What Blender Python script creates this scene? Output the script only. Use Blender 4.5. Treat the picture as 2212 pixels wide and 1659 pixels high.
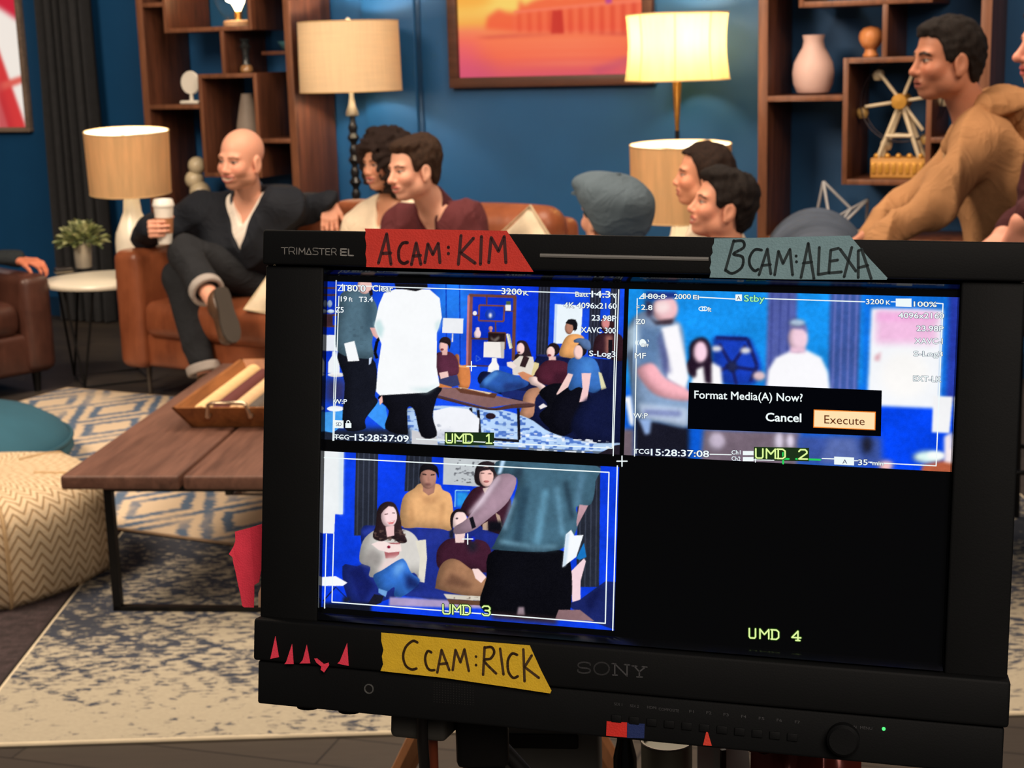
import bpy, bmesh, math, random
import numpy as np
from mathutils import Vector, Matrix
random.seed(7); np.random.seed(7)
for o in list(bpy.data.objects): bpy.data.objects.remove(o, do_unlink=True)
scene = bpy.context.scene
COLL = scene.collection
PI = math.pi
# ------------------------------------------------------------------ camera
F = 3320.0; CX, CY = 1106.0, 829.5; PITCH = math.radians(12.0); ROLL = 0.028; EYE = 1.55
fw = np.array([0, math.cos(PITCH), -math.sin(PITCH)]); _r0 = np.array([1., 0, 0]); _u0 = np.cross(_r0, fw)
camR = math.cos(ROLL)*_r0 - math.sin(ROLL)*_u0
camU = np.cross(camR, fw)
C0 = np.array([0, 0, EYE])
def ray(px, py): return fw + (px-CX)/F*camR - (py-CY)/F*camU
def at(px, py, y):
    d = ray(px, py); return C0 + d*(y/d[1])
def atz(px, py, z):
    d = ray(px, py); return C0 + d*((z-EYE)/d[2])
cd = bpy.data.cameras.new('camera'); cam = bpy.data.objects.new('camera', cd); COLL.objects.link(cam)
cd.sensor_width = 36.0; cd.sensor_fit = 'HORIZONTAL'; cd.lens = 36.0*F/2212.0; cd.clip_start = 0.05; cd.clip_end = 100
m = Matrix.Identity(4)
for i in range(3):
    m[i][0] = camR[i]; m[i][1] = camU[i]; m[i][2] = -fw[i]; m[i][3] = C0[i]
cam.matrix_world = m
cd.dof.use_dof = True; cd.dof.focus_distance = 0.90; cd.dof.aperture_fstop = 26.0
scene.camera = cam
# ------------------------------------------------------------------ view, world, studio lights, added monitor fill
vs = scene.view_settings
vs.view_transform = 'Standard'; vs.look = 'None'; vs.exposure = 0.0; vs.gamma = 1.0; vs.use_curve_mapping = False
w = bpy.data.worlds.new('world'); scene.world = w; w.use_nodes = True
w.node_tree.nodes['Background'].inputs[0].default_value = (0.9, 0.85, 0.8, 1); w.node_tree.nodes['Background'].inputs[1].default_value = 0.035
def area(name, loc, target, size, power, col, sy=None):
    l = bpy.data.lights.new(name, 'AREA'); l.energy = power; l.color = col; l.size = size
    if sy: l.shape = 'RECTANGLE'; l.size_y = sy
    o = bpy.data.objects.new(name, l); COLL.objects.link(o); o.location = loc
    d = Vector(target)-Vector(loc); o.rotation_euler = d.to_track_quat('-Z', 'Y').to_euler()
    return o
WARM = (1.0, 0.80, 0.61)
area('studio_key_light', (-3.2, 3.6, 3.9), (-0.6, 6.6, 0.8), 1.6, 215, WARM)
area('studio_overhead_light', (0.2, 5.4, 4.3), (0.0, 6.2, 0.0), 2.4, 165, (1.0, 0.82, 0.64))
area('studio_side_light', (2.4, 2.8, 3.6), (1.2, 6.4, 1.0), 1.2, 70, (1.0, 0.76, 0.56))
area('monitor_fill_light', (0.6, -1.6, 3.2), (0.0, 0.9, 1.3), 1.6, 80, (1.0, 0.86, 0.74))  # unseen fill added behind the camera to brighten the monitor front
# ------------------------------------------------------------------ materials
def lin(c):
    c = np.asarray(c, float)[..., :3]/255.0
    return np.where(c <= 0.04045, c/12.92, ((c+0.055)/1.055)**2.4)
def rgba(c): return (*[float(v) for v in lin(c)], 1.0)
MATS = {}
class NT:
    def __init__(s, name):
        s.m = bpy.data.materials.new(name); s.m.use_nodes = True; s.t = s.m.node_tree; s.t.nodes.clear()
        s.out = s.t.nodes.new('ShaderNodeOutputMaterial')
    def n(s, typ, **kw):
        nd = s.t.nodes.new(typ)
        for k, v in kw.items():
            if k.startswith('i_'):
                nd.inputs[k[2:].replace('_', ' ')].default_value = v
            else: setattr(nd, k, v)
        return nd
    def l(s, a, b): s.t.links.new(a, b)
    def math(s, op, a, b=None, c=None):
        nd = s.t.nodes.new('ShaderNodeMath'); nd.operation = op
        for i, v in enumerate((a, b, c)):
            if v is None: continue
            if isinstance(v, (int, float)): nd.inputs[i].default_value = v
            else: s.l(v, nd.inputs[i])
        return nd.outputs[0]
    def mix(s, f, a, b):
        nd = s.t.nodes.new('ShaderNodeMix'); nd.data_type = 'RGBA'
        for sock, v in ((nd.inputs[0], f), (nd.inputs[6], a), (nd.inputs[7], b)):
            if isinstance(v, (int, float)): sock.default_value = v
            elif isinstance(v, tuple): sock.default_value = v
            else: s.l(v, sock)
        return nd.outputs[2]
    def ramp(s, f, stops, interp='LINEAR'):
        nd = s.t.nodes.new('ShaderNodeValToRGB'); nd.color_ramp.interpolation = interp
        e = nd.color_ramp.elements
        while len(e) < len(stops): e.new(0.5)
        for el, (p, c) in zip(e, stops): el.position = p; el.color = c
        s.l(f, nd.inputs[0]); return nd.outputs[0]
    def noise(s, vec, scale, detail=3, rough=0.5, dist=0.0):
        nd = s.t.nodes.new('ShaderNodeTexNoise'); nd.inputs['Scale'].default_value = scale
        nd.inputs['Detail'].default_value = detail; nd.inputs['Roughness'].default_value = rough; nd.inputs['Distortion'].default_value = dist
        if vec is not None: s.l(vec, nd.inputs['Vector'])
        return nd.outputs['Fac']
    def obj(s, scale=(1, 1, 1), rot=(0, 0, 0)):
        tc = s.t.nodes.new('ShaderNodeTexCoord'); mp = s.t.nodes.new('ShaderNodeMapping')
        mp.inputs['Scale'].default_value = scale; mp.inputs['Rotation'].default_value = rot
        s.l(tc.outputs['Object'], mp.inputs['Vector']); return mp.outputs['Vector']
    def principled(s, col, rough=0.6, metal=0.0, spec=0.5, bump=None, bstr=0.3, bdist=0.01, **kw):
        p = s.t.nodes.new('ShaderNodeBsdfPrincipled')
        if isinstance(col, tuple): p.inputs['Base Color'].default_value = col
        else: s.l(col, p.inputs['Base Color'])
        if isinstance(rough, (int, float)): p.inputs['Roughness'].default_value = rough
        else: s.l(rough, p.inputs['Roughness'])
        p.inputs['Metallic'].default_value = metal; p.inputs['Specular IOR Level'].default_value = spec
        for k, v in kw.items(): p.inputs[k].default_value = v
        if bump is not None:
            b = s.t.nodes.new('ShaderNodeBump'); b.inputs['Strength'].default_value = bstr; b.inputs['Distance'].default_value = bdist
            s.l(bump, b.inputs['Height']); s.l(b.outputs[0], p.inputs['Normal'])
        s.l(p.outputs[0], s.out.inputs[0]); return p
def mat(name, col, rough=0.6, metal=0.0, var=0.12, scale=8.0, bump=0.0, bscale=60.0, stretch=(1, 1, 1), spec=0.5, **kw):
    if name in MATS: return MATS[name]
    t = NT(name); v = t.obj(stretch); f = t.noise(v, scale, 4)
    c = lin(col); lo = (*[float(x) for x in c*(1-var)], 1); hi = (*[float(min(1, x)) for x in c*(1+var)], 1)
    colr = t.ramp(f, [(0.3, lo), (0.7, hi)])
    b = t.noise(v, bscale, 3) if bump > 0 else None
    t.principled(colr, rough, metal, spec, b, bump, **kw)
    MATS[name] = t.m; return t.m
def emis(name, col, strength=1.0):
    if name in MATS: return MATS[name]
    t = NT(name); e = t.n('ShaderNodeEmission'); e.inputs[0].default_value = rgba(col); e.inputs[1].default_value = strength
    t.l(e.outputs[0], t.out.inputs[0]); MATS[name] = t.m; return t.m
def vcol_emis(name, strength=1.0, gloss=0.0):
    t = NT(name); a = t.n('ShaderNodeAttribute', attribute_name='Col'); e = t.n('ShaderNodeEmission'); e.inputs[1].default_value = strength
    t.l(a.outputs['Color'], e.inputs[0]); t.l(e.outputs[0], t.out.inputs[0]); return t.m
def vcol_mat(name, rough=0.55, spec=0.4, bump=0.0, bscale=120, sss=0.0, noise=0.0):
    t = NT(name); a = t.n('ShaderNodeAttribute', attribute_name='Col'); v = t.obj()
    b = t.noise(v, bscale, 3) if bump > 0 else None
    p = t.principled(a.outputs['Color'], rough, 0, spec, b, bump)
    if sss: p.inputs['Subsurface Weight'].default_value = sss; p.inputs['Subsurface Radius'].default_value = (1, .35, .2); p.inputs['Subsurface Scale'].default_value = 0.012
    return t.m
def wood(name, dark, light, axis=0, rough=0.45, scale=1.0, bump=0.15):
    if name in MATS: return MATS[name]
    t = NT(name); sc = [14.0*scale]*3; sc[axis] = 1.1*scale
    v = t.obj(tuple(sc)); f1 = t.noise(v, 1.6, 6, 0.6, 0.6); f2 = t.noise(v, 9.0, 4, 0.6)
    f = t.math('ADD', t.math('MULTIPLY', f1, 0.7), t.math('MULTIPLY', f2, 0.3))
    col = t.ramp(f, [(0.32, rgba(dark)), (0.62, rgba(light))])
    t.principled(col, rough, 0, 0.4, f2, bump, 0.003); MATS[name] = t.m; return t.m
# ------------------------------------------------------------------ mesh helpers
class MB:
    def __init__(s): s.v = []; s.f = []
    def add(s, vs, fs):
        o = len(s.v); s.v += [tuple(map(float, p)) for p in vs]; s.f += [tuple(i+o for i in f) for f in fs]; return s
    def box(s, c, d, rz=0.0):
        x, y, z = [k/2 for k in d]; P = [(-x,-y,-z),(x,-y,-z),(x,y,-z),(-x,y,-z),(-x,-y,z),(x,-y,z),(x,y,z),(-x,y,z)]
        ca, sa = math.cos(rz), math.sin(rz)
        return s.add([(c[0]+p[0]*ca-p[1]*sa, c[1]+p[0]*sa+p[1]*ca, c[2]+p[2]) for p in P],
                     [(3,2,1,0),(4,5,6,7),(0,1,5,4),(1,2,6,5),(2,3,7,6),(3,0,4,7)])
    def rbox(s, c, d, r=0.02, k=3, n=1, puff=0.0, fn=None):
        """rounded box: k steps over each rounded edge, n steps on the flat, puff bulges the large faces"""
        h = [q/2 for q in d]; r = min(r, *[q*0.999 for q in h])
        def samples(hh):
            a = [-hh + r*(1-math.cos(PI/2*i/k)) for i in range(k+1)]
            mid = list(np.linspace(-hh+r, hh-r, n+1))[1:-1] if hh > r*1.001 else []
            out = a + mid + [-q for q in reversed(a)]
            u = []
            for q in out:
                if not u or q-u[-1] > 1e-7: u.append(q)
            return u
        S = [samples(q) for q in h]; verts = []; idx = {}; faces = []
        def vert(p):
            key = tuple(round(q, 6) for q in p)
            if key in idx: return idx[key]
            q = [max(-(h[i]-r), min(h[i]-r, p[i])) for i in range(3)]; dv = [p[i]-q[i] for i in range(3)]
            L = math.sqrt(sum(t*t for t in dv)) or 1; o = [q[i]+dv[i]/L*r for i in range(3)]
            if puff:
                w = [math.cos(PI/2*o[i]/h[i]) if abs(o[i]) < h[i] else 0 for i in range(3)]
                for i in range(3):
                    a, b = [j for j in range(3) if j != i]
                    o[i] += puff*math.copysign(1, o[i])*(abs(o[i])/h[i])*max(0, w[a]*w[b])**0.7
            if fn: o = fn(o)
            idx[key] = len(verts); verts.append((c[0]+o[0], c[1]+o[1], c[2]+o[2])); return idx[key]
        for ax in range(3):
            a, b = [(1,2),(2,0),(0,1)][ax]
            for sg in (-1, 1):
                for i in range(len(S[a])-1):
                    for j in range(len(S[b])-1):
                        q = []
                        for (ii, jj) in ((i,j),(i+1,j),(i+1,j+1),(i,j+1)):
                            p = [0,0,0]; p[ax] = sg*h[ax]; p[a] = S[a][ii]; p[b] = S[b][jj]; q.append(vert(p))
                        faces.append(tuple(q) if sg > 0 else tuple(reversed(q)))
        return s.add(verts, faces)
    def tube(s, path, r, seg=10, closed=False, caps=True):
        P = [np.array(p, float) for p in path]; n = len(P); rs = r if hasattr(r, '__len__') else [r]*n
        T = []
        for i in range(n):
            a = P[(i-1) % n] if (i > 0 or closed) else P[i]; b = P[(i+1) % n] if (i < n-1 or closed) else P[i]
            t = b-a; T.append(t/(np.linalg.norm(t) or 1))
        up = np.array([0,0,1.]) if abs(T[0][2]) < 0.9 else np.array([1.,0,0])
        u = np.cross(T[0], up); u /= np.linalg.norm(u); vs = []
        for i in range(n):
            u = u - T[i]*(u@T[i]); u /= (np.linalg.norm(u) or 1); w_ = np.cross(T[i], u)
            for k in range(seg):
                a = 2*PI*k/seg; vs.append(P[i]+rs[i]*(math.cos(a)*u+math.sin(a)*w_))
        fs = []
        for i in range(n if closed else n-1):
            j = (i+1) % n
            for k in range(seg):
                k2 = (k+1) % seg; fs.append((i*seg+k, i*seg+k2, j*seg+k2, j*seg+k))
        if caps and not closed:
            fs.append(tuple(reversed(range(seg)))); fs.append(tuple((n-1)*seg+k for k in range(seg)))
        return s.add(vs, fs)
    def lathe(s, prof, seg=32, c=(0,0,0), sx=1.0, sy=1.0):
        vs = []; fs = []; n = len(prof)
        for (r, z) in prof:
            for k in range(seg):
                a = 2*PI*k/seg; vs.append((c[0]+r*sx*math.cos(a), c[1]+r*sy*math.sin(a), c[2]+z))
        for i in range(n-1):
            for k in range(seg):
                k2 = (k+1) % seg; fs.append((i*seg+k, i*seg+k2, (i+1)*seg+k2, (i+1)*seg+k))
        ring = tuple(prof[0]) == tuple(prof[-1])
        if prof[0][0] > 1e-6 and not ring: fs.append(tuple(reversed(range(seg))))
        if prof[-1][0] > 1e-6 and not ring: fs.append(tuple((n-1)*seg+k for k in range(seg)))
        return s.add(vs, fs)
    def prism(s, poly, z0, z1):
        n = len(poly); vs = [(x, y, z0) for x, y in poly]+[(x, y, z1) for x, y in poly]
        fs = [tuple(reversed(range(n))), tuple(range(n, 2*n))]+[(i, (i+1) % n, n+(i+1) % n, n+i) for i in range(n)]
        return s.add(vs, fs)
    def sphere(s, c, r, seg=20, rings=12):
        rr = r if hasattr(r, '__len__') else (r, r, r)
        vs = [(c[0], c[1], c[2]-rr[2])]; fs = []
        for i in range(1, rings):
            t = -PI/2+PI*i/rings
            for k in range(seg):
                a = 2*PI*k/seg; vs.append((c[0]+rr[0]*math.cos(t)*math.cos(a), c[1]+rr[1]*math.cos(t)*math.sin(a), c[2]+rr[2]*math.sin(t)))
        vs.append((c[0], c[1], c[2]+rr[2])); L = len(vs)-1
        for k in range(seg):
            k2 = (k+1) % seg; fs.append((0, 1+k2, 1+k)); fs.append((L, 1+(rings-2)*seg+k, 1+(rings-2)*seg+k2))
            for i in range(rings-2): fs.append((1+i*seg+k, 1+i*seg+k2, 1+(i+1)*seg+k2, 1+(i+1)*seg+k))
        return s.add(vs, fs)
    def xf(s, M):
        s.v = [tuple(M @ Vector(p)) for p in s.v]; return s
    def build(s, name, mt, parent=None, smooth=True, angle=40, label=None):
        me = bpy.data.meshes.new(name); me.from_pydata(s.v, [], s.f); me.update()
        return link(name, me, mt, parent, smooth, angle, label)
def link(name, me, mt, parent=None, smooth=True, angle=40, label=None):
    if mt is not None: me.materials.append(mt)
    if smooth:
        me.polygons.foreach_set('use_smooth', [True]*len(me.polygons))
        if angle < 180: me.set_sharp_from_angle(angle=math.radians(angle))
    o = bpy.data.objects.new(name, me); COLL.objects.link(o)
    if parent is not None: o.parent = parent
    if label: o['label'] = label
    return o
def np_mesh(name, V, Fq, mt, parent=None, smooth=True, col=None, angle=180, label=None):
    """V (n,3), Fq (m,4) or (m,3) numpy -> mesh object"""
    me = bpy.data.meshes.new(name); V = np.asarray(V, np.float32); Fq = np.asarray(Fq, np.int32); k = Fq.shape[1]
    me.vertices.add(len(V)); me.vertices.foreach_set('co', V.ravel())
    me.loops.add(Fq.size); me.loops.foreach_set('vertex_index', Fq.ravel())
    me.polygons.add(len(Fq)); me.polygons.foreach_set('loop_start', np.arange(0, Fq.size, k, dtype=np.int32))
    me.update(calc_edges=True)
    if col is not None:
        a = me.color_attributes.new('Col', 'FLOAT_COLOR', 'POINT'); c = np.ones((len(V), 4), np.float32); c[:, :3] = col
        a.data.foreach_set('color', c.ravel())
    return link(name, me, mt, parent, smooth, angle, label)
def tag(o, label, cat, group=None):
    o['label'] = label; o['category'] = cat
    if group: o['group'] = group
    return o
def thing(name, label, cat, loc=(0,0,0), rz=0.0, group=None):
    o = bpy.data.objects.new(name, None); COLL.objects.link(o); o.empty_display_size = 0.1
    o.location = loc; o.rotation_euler = (0, 0, rz); return tag(o, label, cat, group)
def struct(o): o['kind'] = 'structure'; return o
def copy_tree(o, parent=None):
    c = o.copy(); COLL.objects.link(c); c.parent = parent
    for ch in list(o.children): copy_tree(ch, c)
    return c
def smooth_path(P, k=4):
    P = [np.asarray(p, float) for p in P]; out = []
    for i in range(len(P)-1):
        a = P[max(i-1, 0)]; b = P[i]; c = P[i+1]; d = P[min(i+2, len(P)-1)]
        for j in range(k):
            t = j/k; out.append(tuple(.5*(2*b+(c-a)*t+(2*a-5*b+4*c-d)*t*t+(3*b-a-3*c+d)*t**3)))
    return out+[tuple(P[-1])]
# ------------------------------------------------------------------ flat prints: polygons painted on a fine grid of vertices
def box_blur(a, r):
    if r < 1: return a
    for ax in (0, 1):
        k = 2*r+1; pad = [(0, 0), (0, 0)]; pad[ax] = (r+1, r)
        c = np.cumsum(np.pad(a, pad, mode='edge'), axis=ax)
        a = (np.take(c, range(k, c.shape[ax]), ax)-np.take(c, range(0, c.shape[ax]-k), ax))/k
    return a
class Raster:
    soft = False
    def __init__(s, w, h, tf=None, bg=(0, 0, 0)):
        s.w, s.h = w, h; s.img = np.zeros((h, w, 3)); s.img[:] = bg; s.tf = tf or (lambda x, y: (x, y))
    def mask(s, pts, blur=0):
        P = np.array([s.tf(x, y) for x, y in pts], float); m = np.zeros((s.h, s.w))
        x0, y0 = np.floor(P.min(0)).astype(int)-2; x1, y1 = np.ceil(P.max(0)).astype(int)+3
        x0 = max(0, x0); y0 = max(0, y0); x1 = min(s.w, x1); y1 = min(s.h, y1)
        if x1 <= x0 or y1 <= y0: return m
        acc = np.zeros((y1-y0, x1-x0))
        for ox in (.17, .5, .83):
            for oy in (.17, .5, .83):
                X, Y = np.meshgrid(np.arange(x0, x1)+ox, np.arange(y0, y1)+oy); ins = np.zeros(X.shape, bool)
                for i in range(len(P)):
                    ax, ay = P[i]; bx, by = P[(i+1) % len(P)]
                    if ay == by: continue
                    ins ^= ((ay > Y) != (by > Y)) & (X < (bx-ax)*(Y-ay)/(by-ay)+ax)
                acc += ins
        m[y0:y1, x0:x1] = acc/9
        if blur: m = box_blur(box_blur(m, blur), blur)
        return m
    def poly(s, col, pts, blur=0, alpha=1.0):
        if s.soft and len(pts) >= 7 and min(col) < 215:
            if len(pts) < 20: pts = smooth_path([pts[-1]]+list(pts)+[pts[0], pts[1]], 4)[4:-4]
            m = s.mask(pts, blur); P = np.array([s.tf(x, y) for x, y in pts]); k = int(np.clip(.13*min(np.ptp(P[:, 0]), np.ptp(P[:, 1])), 1, 9)); b = box_blur(box_blur(m, k), k)
            rim = np.clip(1-b, 0, 1); sh = np.roll(np.roll(b, k, 1), -k//2, 0)-b; c = np.array(col, float)*np.clip(1.04-.34*rim+.45*sh, .5, 1.2)[..., None]
            m = (m*alpha)[..., None]; s.img = s.img*(1-m)+np.clip(c, 0, 255)*m; return s
        m = (s.mask(pts, blur)*alpha)[..., None]; s.img = s.img*(1-m)+np.array(col, float)*m; return s
    def rect(s, col, x0, y0, x1, y1, blur=0, alpha=1.0): return s.poly(col, [(x0, y0), (x1, y0), (x1, y1), (x0, y1)], blur, alpha)
    def ell(s, col, cx, cy, rx, ry, blur=0, alpha=1.0, n=28):
        return s.poly(col, [(cx+rx*math.cos(2*PI*i/n), cy+ry*math.sin(2*PI*i/n)) for i in range(n)], blur, alpha)
    def line(s, col, pts, wd, blur=0, alpha=1.0):
        for (ax, ay), (bx, by) in zip(pts[:-1], pts[1:]):
            L = math.hypot(bx-ax, by-ay) or 1; nx, ny = -(by-ay)/L*wd/2, (bx-ax)/L*wd/2
            s.poly(col, [(ax+nx, ay+ny), (bx+nx, by+ny), (bx-nx, by-ny), (ax-nx, ay-ny)], blur, alpha)
        return s
    def speckle(s, col, pts, amount, size=1, alpha=1.0, seed=1, blur=0):
        rng = np.random.RandomState(seed); hh, ww = s.h//size+2, s.w//(size*2)+2
        n = np.kron(rng.rand(hh, ww), np.ones((size, size*2)))[:s.h, :s.w]; n = box_blur(n, 1)
        m = (s.mask(pts, blur)*np.clip((n-(1-amount))*6, 0, 1)*alpha)[..., None]; s.img = s.img*(1-m)+np.array(col, float)*m; return s
    def mesh(s, name, mt, parent, place):
        """place(u,v) arrays in 0..1 (v down) -> (n,3) points"""
        u, v = np.meshgrid(np.linspace(0, 1, s.w), np.linspace(0, 1, s.h)); V = place(u.ravel(), v.ravel())
        i = np.arange(s.w*s.h).reshape(s.h, s.w)
        Fq = np.stack([i[1:, :-1], i[1:, 1:], i[:-1, 1:], i[:-1, :-1]], -1).reshape(-1, 4)
        return np_mesh(name, V, Fq, mt, parent, False, lin(s.img.reshape(-1, 3)))
# ================================================================== THE SETTING
WRZ = math.radians(-27.0); W0 = np.array([1.33, 7.66]); WX = np.array([math.cos(WRZ), math.sin(WRZ)]); WY = np.array([-WX[1], WX[0]])
def wl(x, y, z=0.0):      # wall frame -> world (x along the wall, y behind it)
    p = W0+WX*x+WY*y; return (p[0], p[1], z)
# floor
def floor_mat():
    t = NT('dark_floor_boards'); v = t.obj((1, 1, 1), (0, 0, 0.3))
    br = t.n('ShaderNodeTexBrick'); t.l(v, br.inputs['Vector']); br.inputs['Scale'].default_value = 1.0
    br.inputs['Brick Width'].default_value = 1.4; br.inputs['Row Height'].default_value = 0.14; br.inputs['Mortar Size'].default_value = 0.003
    br.inputs['Color1'].default_value = rgba((74, 66, 58)); br.inputs['Color2'].default_value = rgba((60, 54, 50)); br.inputs['Mortar'].default_value = rgba((30, 26, 24))
    f = t.noise(t.obj((3, 30, 3), (0, 0, 0.3)), 3, 5); c = t.mix(t.math('MULTIPLY', f, 0.6), br.outputs['Color'], rgba((46, 40, 36)))
    t.principled(c, 0.5, 0, 0.35, f, 0.1, 0.002); return t.m
struct(MB().box((0, 6, -0.05), (18, 17, 0.1)).build('floor', floor_mat(), None, False))
wallm = mat('deep_blue_wall_paint', (15, 76, 124), 0.55, var=0.06, scale=3, bump=0.05, bscale=200)
wall = struct(MB().box((0, 0.06, 1.7), (16, 0.12, 3.4)).build('wall_back', wallm, None, False)); wall.location = wl(0, 0); wall.rotation_euler[2] = WRZ
pil = MB().rbox((-2.18, -0.012, 1.7), (0.33, 0.03, 3.4), 0.006, 2).build('panel', wallm, wall); pil['label'] = 'raised vertical wall panel'
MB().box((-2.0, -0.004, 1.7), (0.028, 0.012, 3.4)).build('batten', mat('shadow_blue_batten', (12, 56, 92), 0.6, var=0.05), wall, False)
bb = struct(MB().box((0, -0.012, 0.06), (16, 0.024, 0.12)).build('baseboard_back', mat('dark_blue_baseboard', (12, 52, 86), 0.5), None, False)); bb.location = wl(0, 0); bb.rotation_euler[2] = WRZ
# ------------------------------------------------------------------ curtain
def make_curtain():
    t = thing('curtain', 'tall dark charcoal pleated curtain hanging beside the red and white picture', 'curtain', wl(-4.40, -0.13), WRZ)
    nx, nz = 121, 12; w_ = 0.44; V = []; Fq = []
    for side in (0, 1):
        for i in range(nx):
            x = -w_/2+w_*i/(nx-1); y = 0.038*math.sin(i/(nx-1)*2*PI*6.5)+0.012*math.sin(i/(nx-1)*2*PI*15+1)
            for j in range(nz):
                z = 0.01+3.2*j/(nz-1); V.append((x*(1+0.05*math.sin(j*0.7)*(1-j/nz)), y*(1.15-0.25*j/nz)+side*0.006, z))
    n1 = nx*nz
    for i in range(nx-1):
        for j in range(nz-1):
            a = i*nz+j; Fq.append((a, a+nz, a+nz+1, a+1)); b = a+n1; Fq.append((b, b+1, b+nz+1, b+nz))
    np_mesh('drape', V, Fq, mat('charcoal_curtain_cloth', (37, 38, 41), 0.9, var=0.15, scale=30, bump=0.1), t)
    MB().tube([(-0.30, 0, 3.22), (0.30, 0, 3.22)], 0.014).build('rod', mat('black_rod', (20, 20, 20), 0.4, 0.6), t)
make_curtain()
# ------------------------------------------------------------------ pictures (prints glow by emission in their own material)
def picture(name, label, x0, x1, z0, z1, fwid, fcol, raster, depth=0.045, glow=0.8):
    t = thing(name, label, 'picture', wl(0, 0), WRZ)
    fm = wood(name+'_frame_wood', [int(k*0.75) for k in fcol], fcol, 0)
    for nm, c, d in (('frame_bottom', ((x0+x1)/2, -depth/2, z0+fwid/2), (x1-x0, depth, fwid)), ('frame_top', ((x0+x1)/2, -depth/2, z1-fwid/2), (x1-x0, depth, fwid)),
                     ('frame_side', (x0+fwid/2, -depth/2, (z0+z1)/2), (fwid, depth, z1-z0-2*fwid)), ('frame_side', (x1-fwid/2, -depth/2, (z0+z1)/2), (fwid, depth, z1-z0-2*fwid))):
        MB().rbox(c, d, 0.004, 2).build(nm, fm, t)
    a0, a1, b0, b1 = x0+fwid, x1-fwid, z0+fwid, z1-fwid
    MB().box(((a0+a1)/2, -0.008, (b0+b1)/2), (a1-a0, 0.016, b1-b0)).build('backing', mat('picture_backing', (120, 110, 100)), t, False)
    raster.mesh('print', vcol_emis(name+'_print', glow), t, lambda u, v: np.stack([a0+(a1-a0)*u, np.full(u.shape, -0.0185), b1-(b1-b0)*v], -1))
def pier_print():
    w_, h_ = 260, 200; r = Raster(w_, h_)
    Y, X = np.mgrid[0:h_, 0:w_]; y = Y/h_
    stops = [0, .30, .52, .62, .68, .74, .86, 1.0]; cols = np.array([(250, 190, 120), (252, 206, 100), (253, 214, 110), (250, 176, 84), (250, 140, 92), (252, 124, 84), (248, 112, 82), (222, 92, 108)], float)
    for k in range(3): r.img[..., k] = np.interp(y, stops, cols[:, k])
    r.rect((236, 96, 120), -20, 150, 28, 220, 14, .7); r.rect((205, 84, 120), -20, 175, 50, 220, 12, .5); r.rect((226, 120, 130), 225, 40, 280, 110, 14, .7)
    r.ell((255, 226, 140), 130, 40, 90, 40, 14, .7); r.ell((252, 170, 70), 12, 92, 40, 16, 8, .8)
    # treeline, deck and piles of the pier (the crop of 430 px of the photograph = 260 here)
    def P(px, py): return ((px-993)/ (1395-993)*w_, (py+75)/(165+75)*h_)
    pts = [(1055, 85), (1060, 66), (1085, 54), (1105, 60), (1128, 62), (1133, 38), (1142, 50), (1165, 42), (1200, 36), (1222, 40), (1232, 28), (1245, 40), (1275, 34), (1300, 26), (1330, 32), (1345, 24), (1400, 30), (1400, 100), (1360, 97), (1150, 93), (1060, 86)]
    r.poly((246, 96, 66), [P(*p) for p in pts], 3, .85)
    r.poly((252, 128, 96), [P(*p) for p in [(1120, 58), (1400, 46), (1400, 53), (1120, 62)]], 1)
    for i in range(26):
        px = 1118+i*11; a = 62-(px-1118)*0.035; b = 86+(px-1118)*0.045; wd = 4+0.02*(px-1118)
        r.poly((214, 62, 54) if i % 2 else (250, 120, 92), [P(px, a), P(px+wd, a), P(px+wd, b+6), P(px, b+6)], 2, .5)
    r.poly((206, 60, 50), [P(*p) for p in [(1203, 60), (1225, 60), (1228, 97), (1200, 97)]], 1, .9)
    r.poly((200, 70, 70), [P(*p) for p in [(1030, 98), (1100, 96), (1400, 100), (1400, 106), (1260, 98), (1060, 101)]], 2, .6)
    r.poly((180, 70, 160), [P(*p) for p in [(1315, 44), (1330, 40), (1330, 52), (1318, 53)]], 1, .8)
    r.poly((205, 88, 110), [P(*p) for p in [(1280, 155), (1400, 128), (1400, 140), (1300, 165)]], 3, .7)
    for i, yy in enumerate((108, 118, 130, 144)): r.poly((255, 150, 110), [P(1000+30*i, yy), P(1250, yy-2), P(1380, yy+3), P(1250, yy+4)], 3, .5)
    return r
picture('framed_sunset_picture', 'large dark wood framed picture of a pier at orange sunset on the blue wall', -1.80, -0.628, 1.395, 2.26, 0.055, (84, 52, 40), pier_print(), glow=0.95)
def red_print():
    r = Raster(120, 150, bg=(246, 236, 226))
    r.rect((222, 96, 110), -5, -5, 130, 38, 5); r.poly((206, 42, 62), [(40, 28), (125, 38), (125, 66), (100, 52), (60, 40)], 2); r.poly((236, 120, 128), [(0, 0), (130, 0), (130, 26), (0, 18)], 3)
    r.poly((214, 60, 60), [(70, 56), (84, 54), (118, 152), (98, 152)], 1); r.poly((224, 96, 84), [(60, 120), (125, 106), (125, 111), (60, 128)], 1)
    r.poly((190, 50, 56), [(84, 110), (92, 108), (104, 152), (84, 152)], 3, .8); r.poly((238, 190, 160), [(60, 60), (72, 60), (88, 120), (70, 130)], 5, .6)
    return r
picture('framed_red_picture', 'pale framed picture with red and white abstract shapes beside the curtain', -5.8, -4.83, 1.172, 2.36, 0.03, (150, 128, 112), red_print(), glow=0.95)
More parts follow.
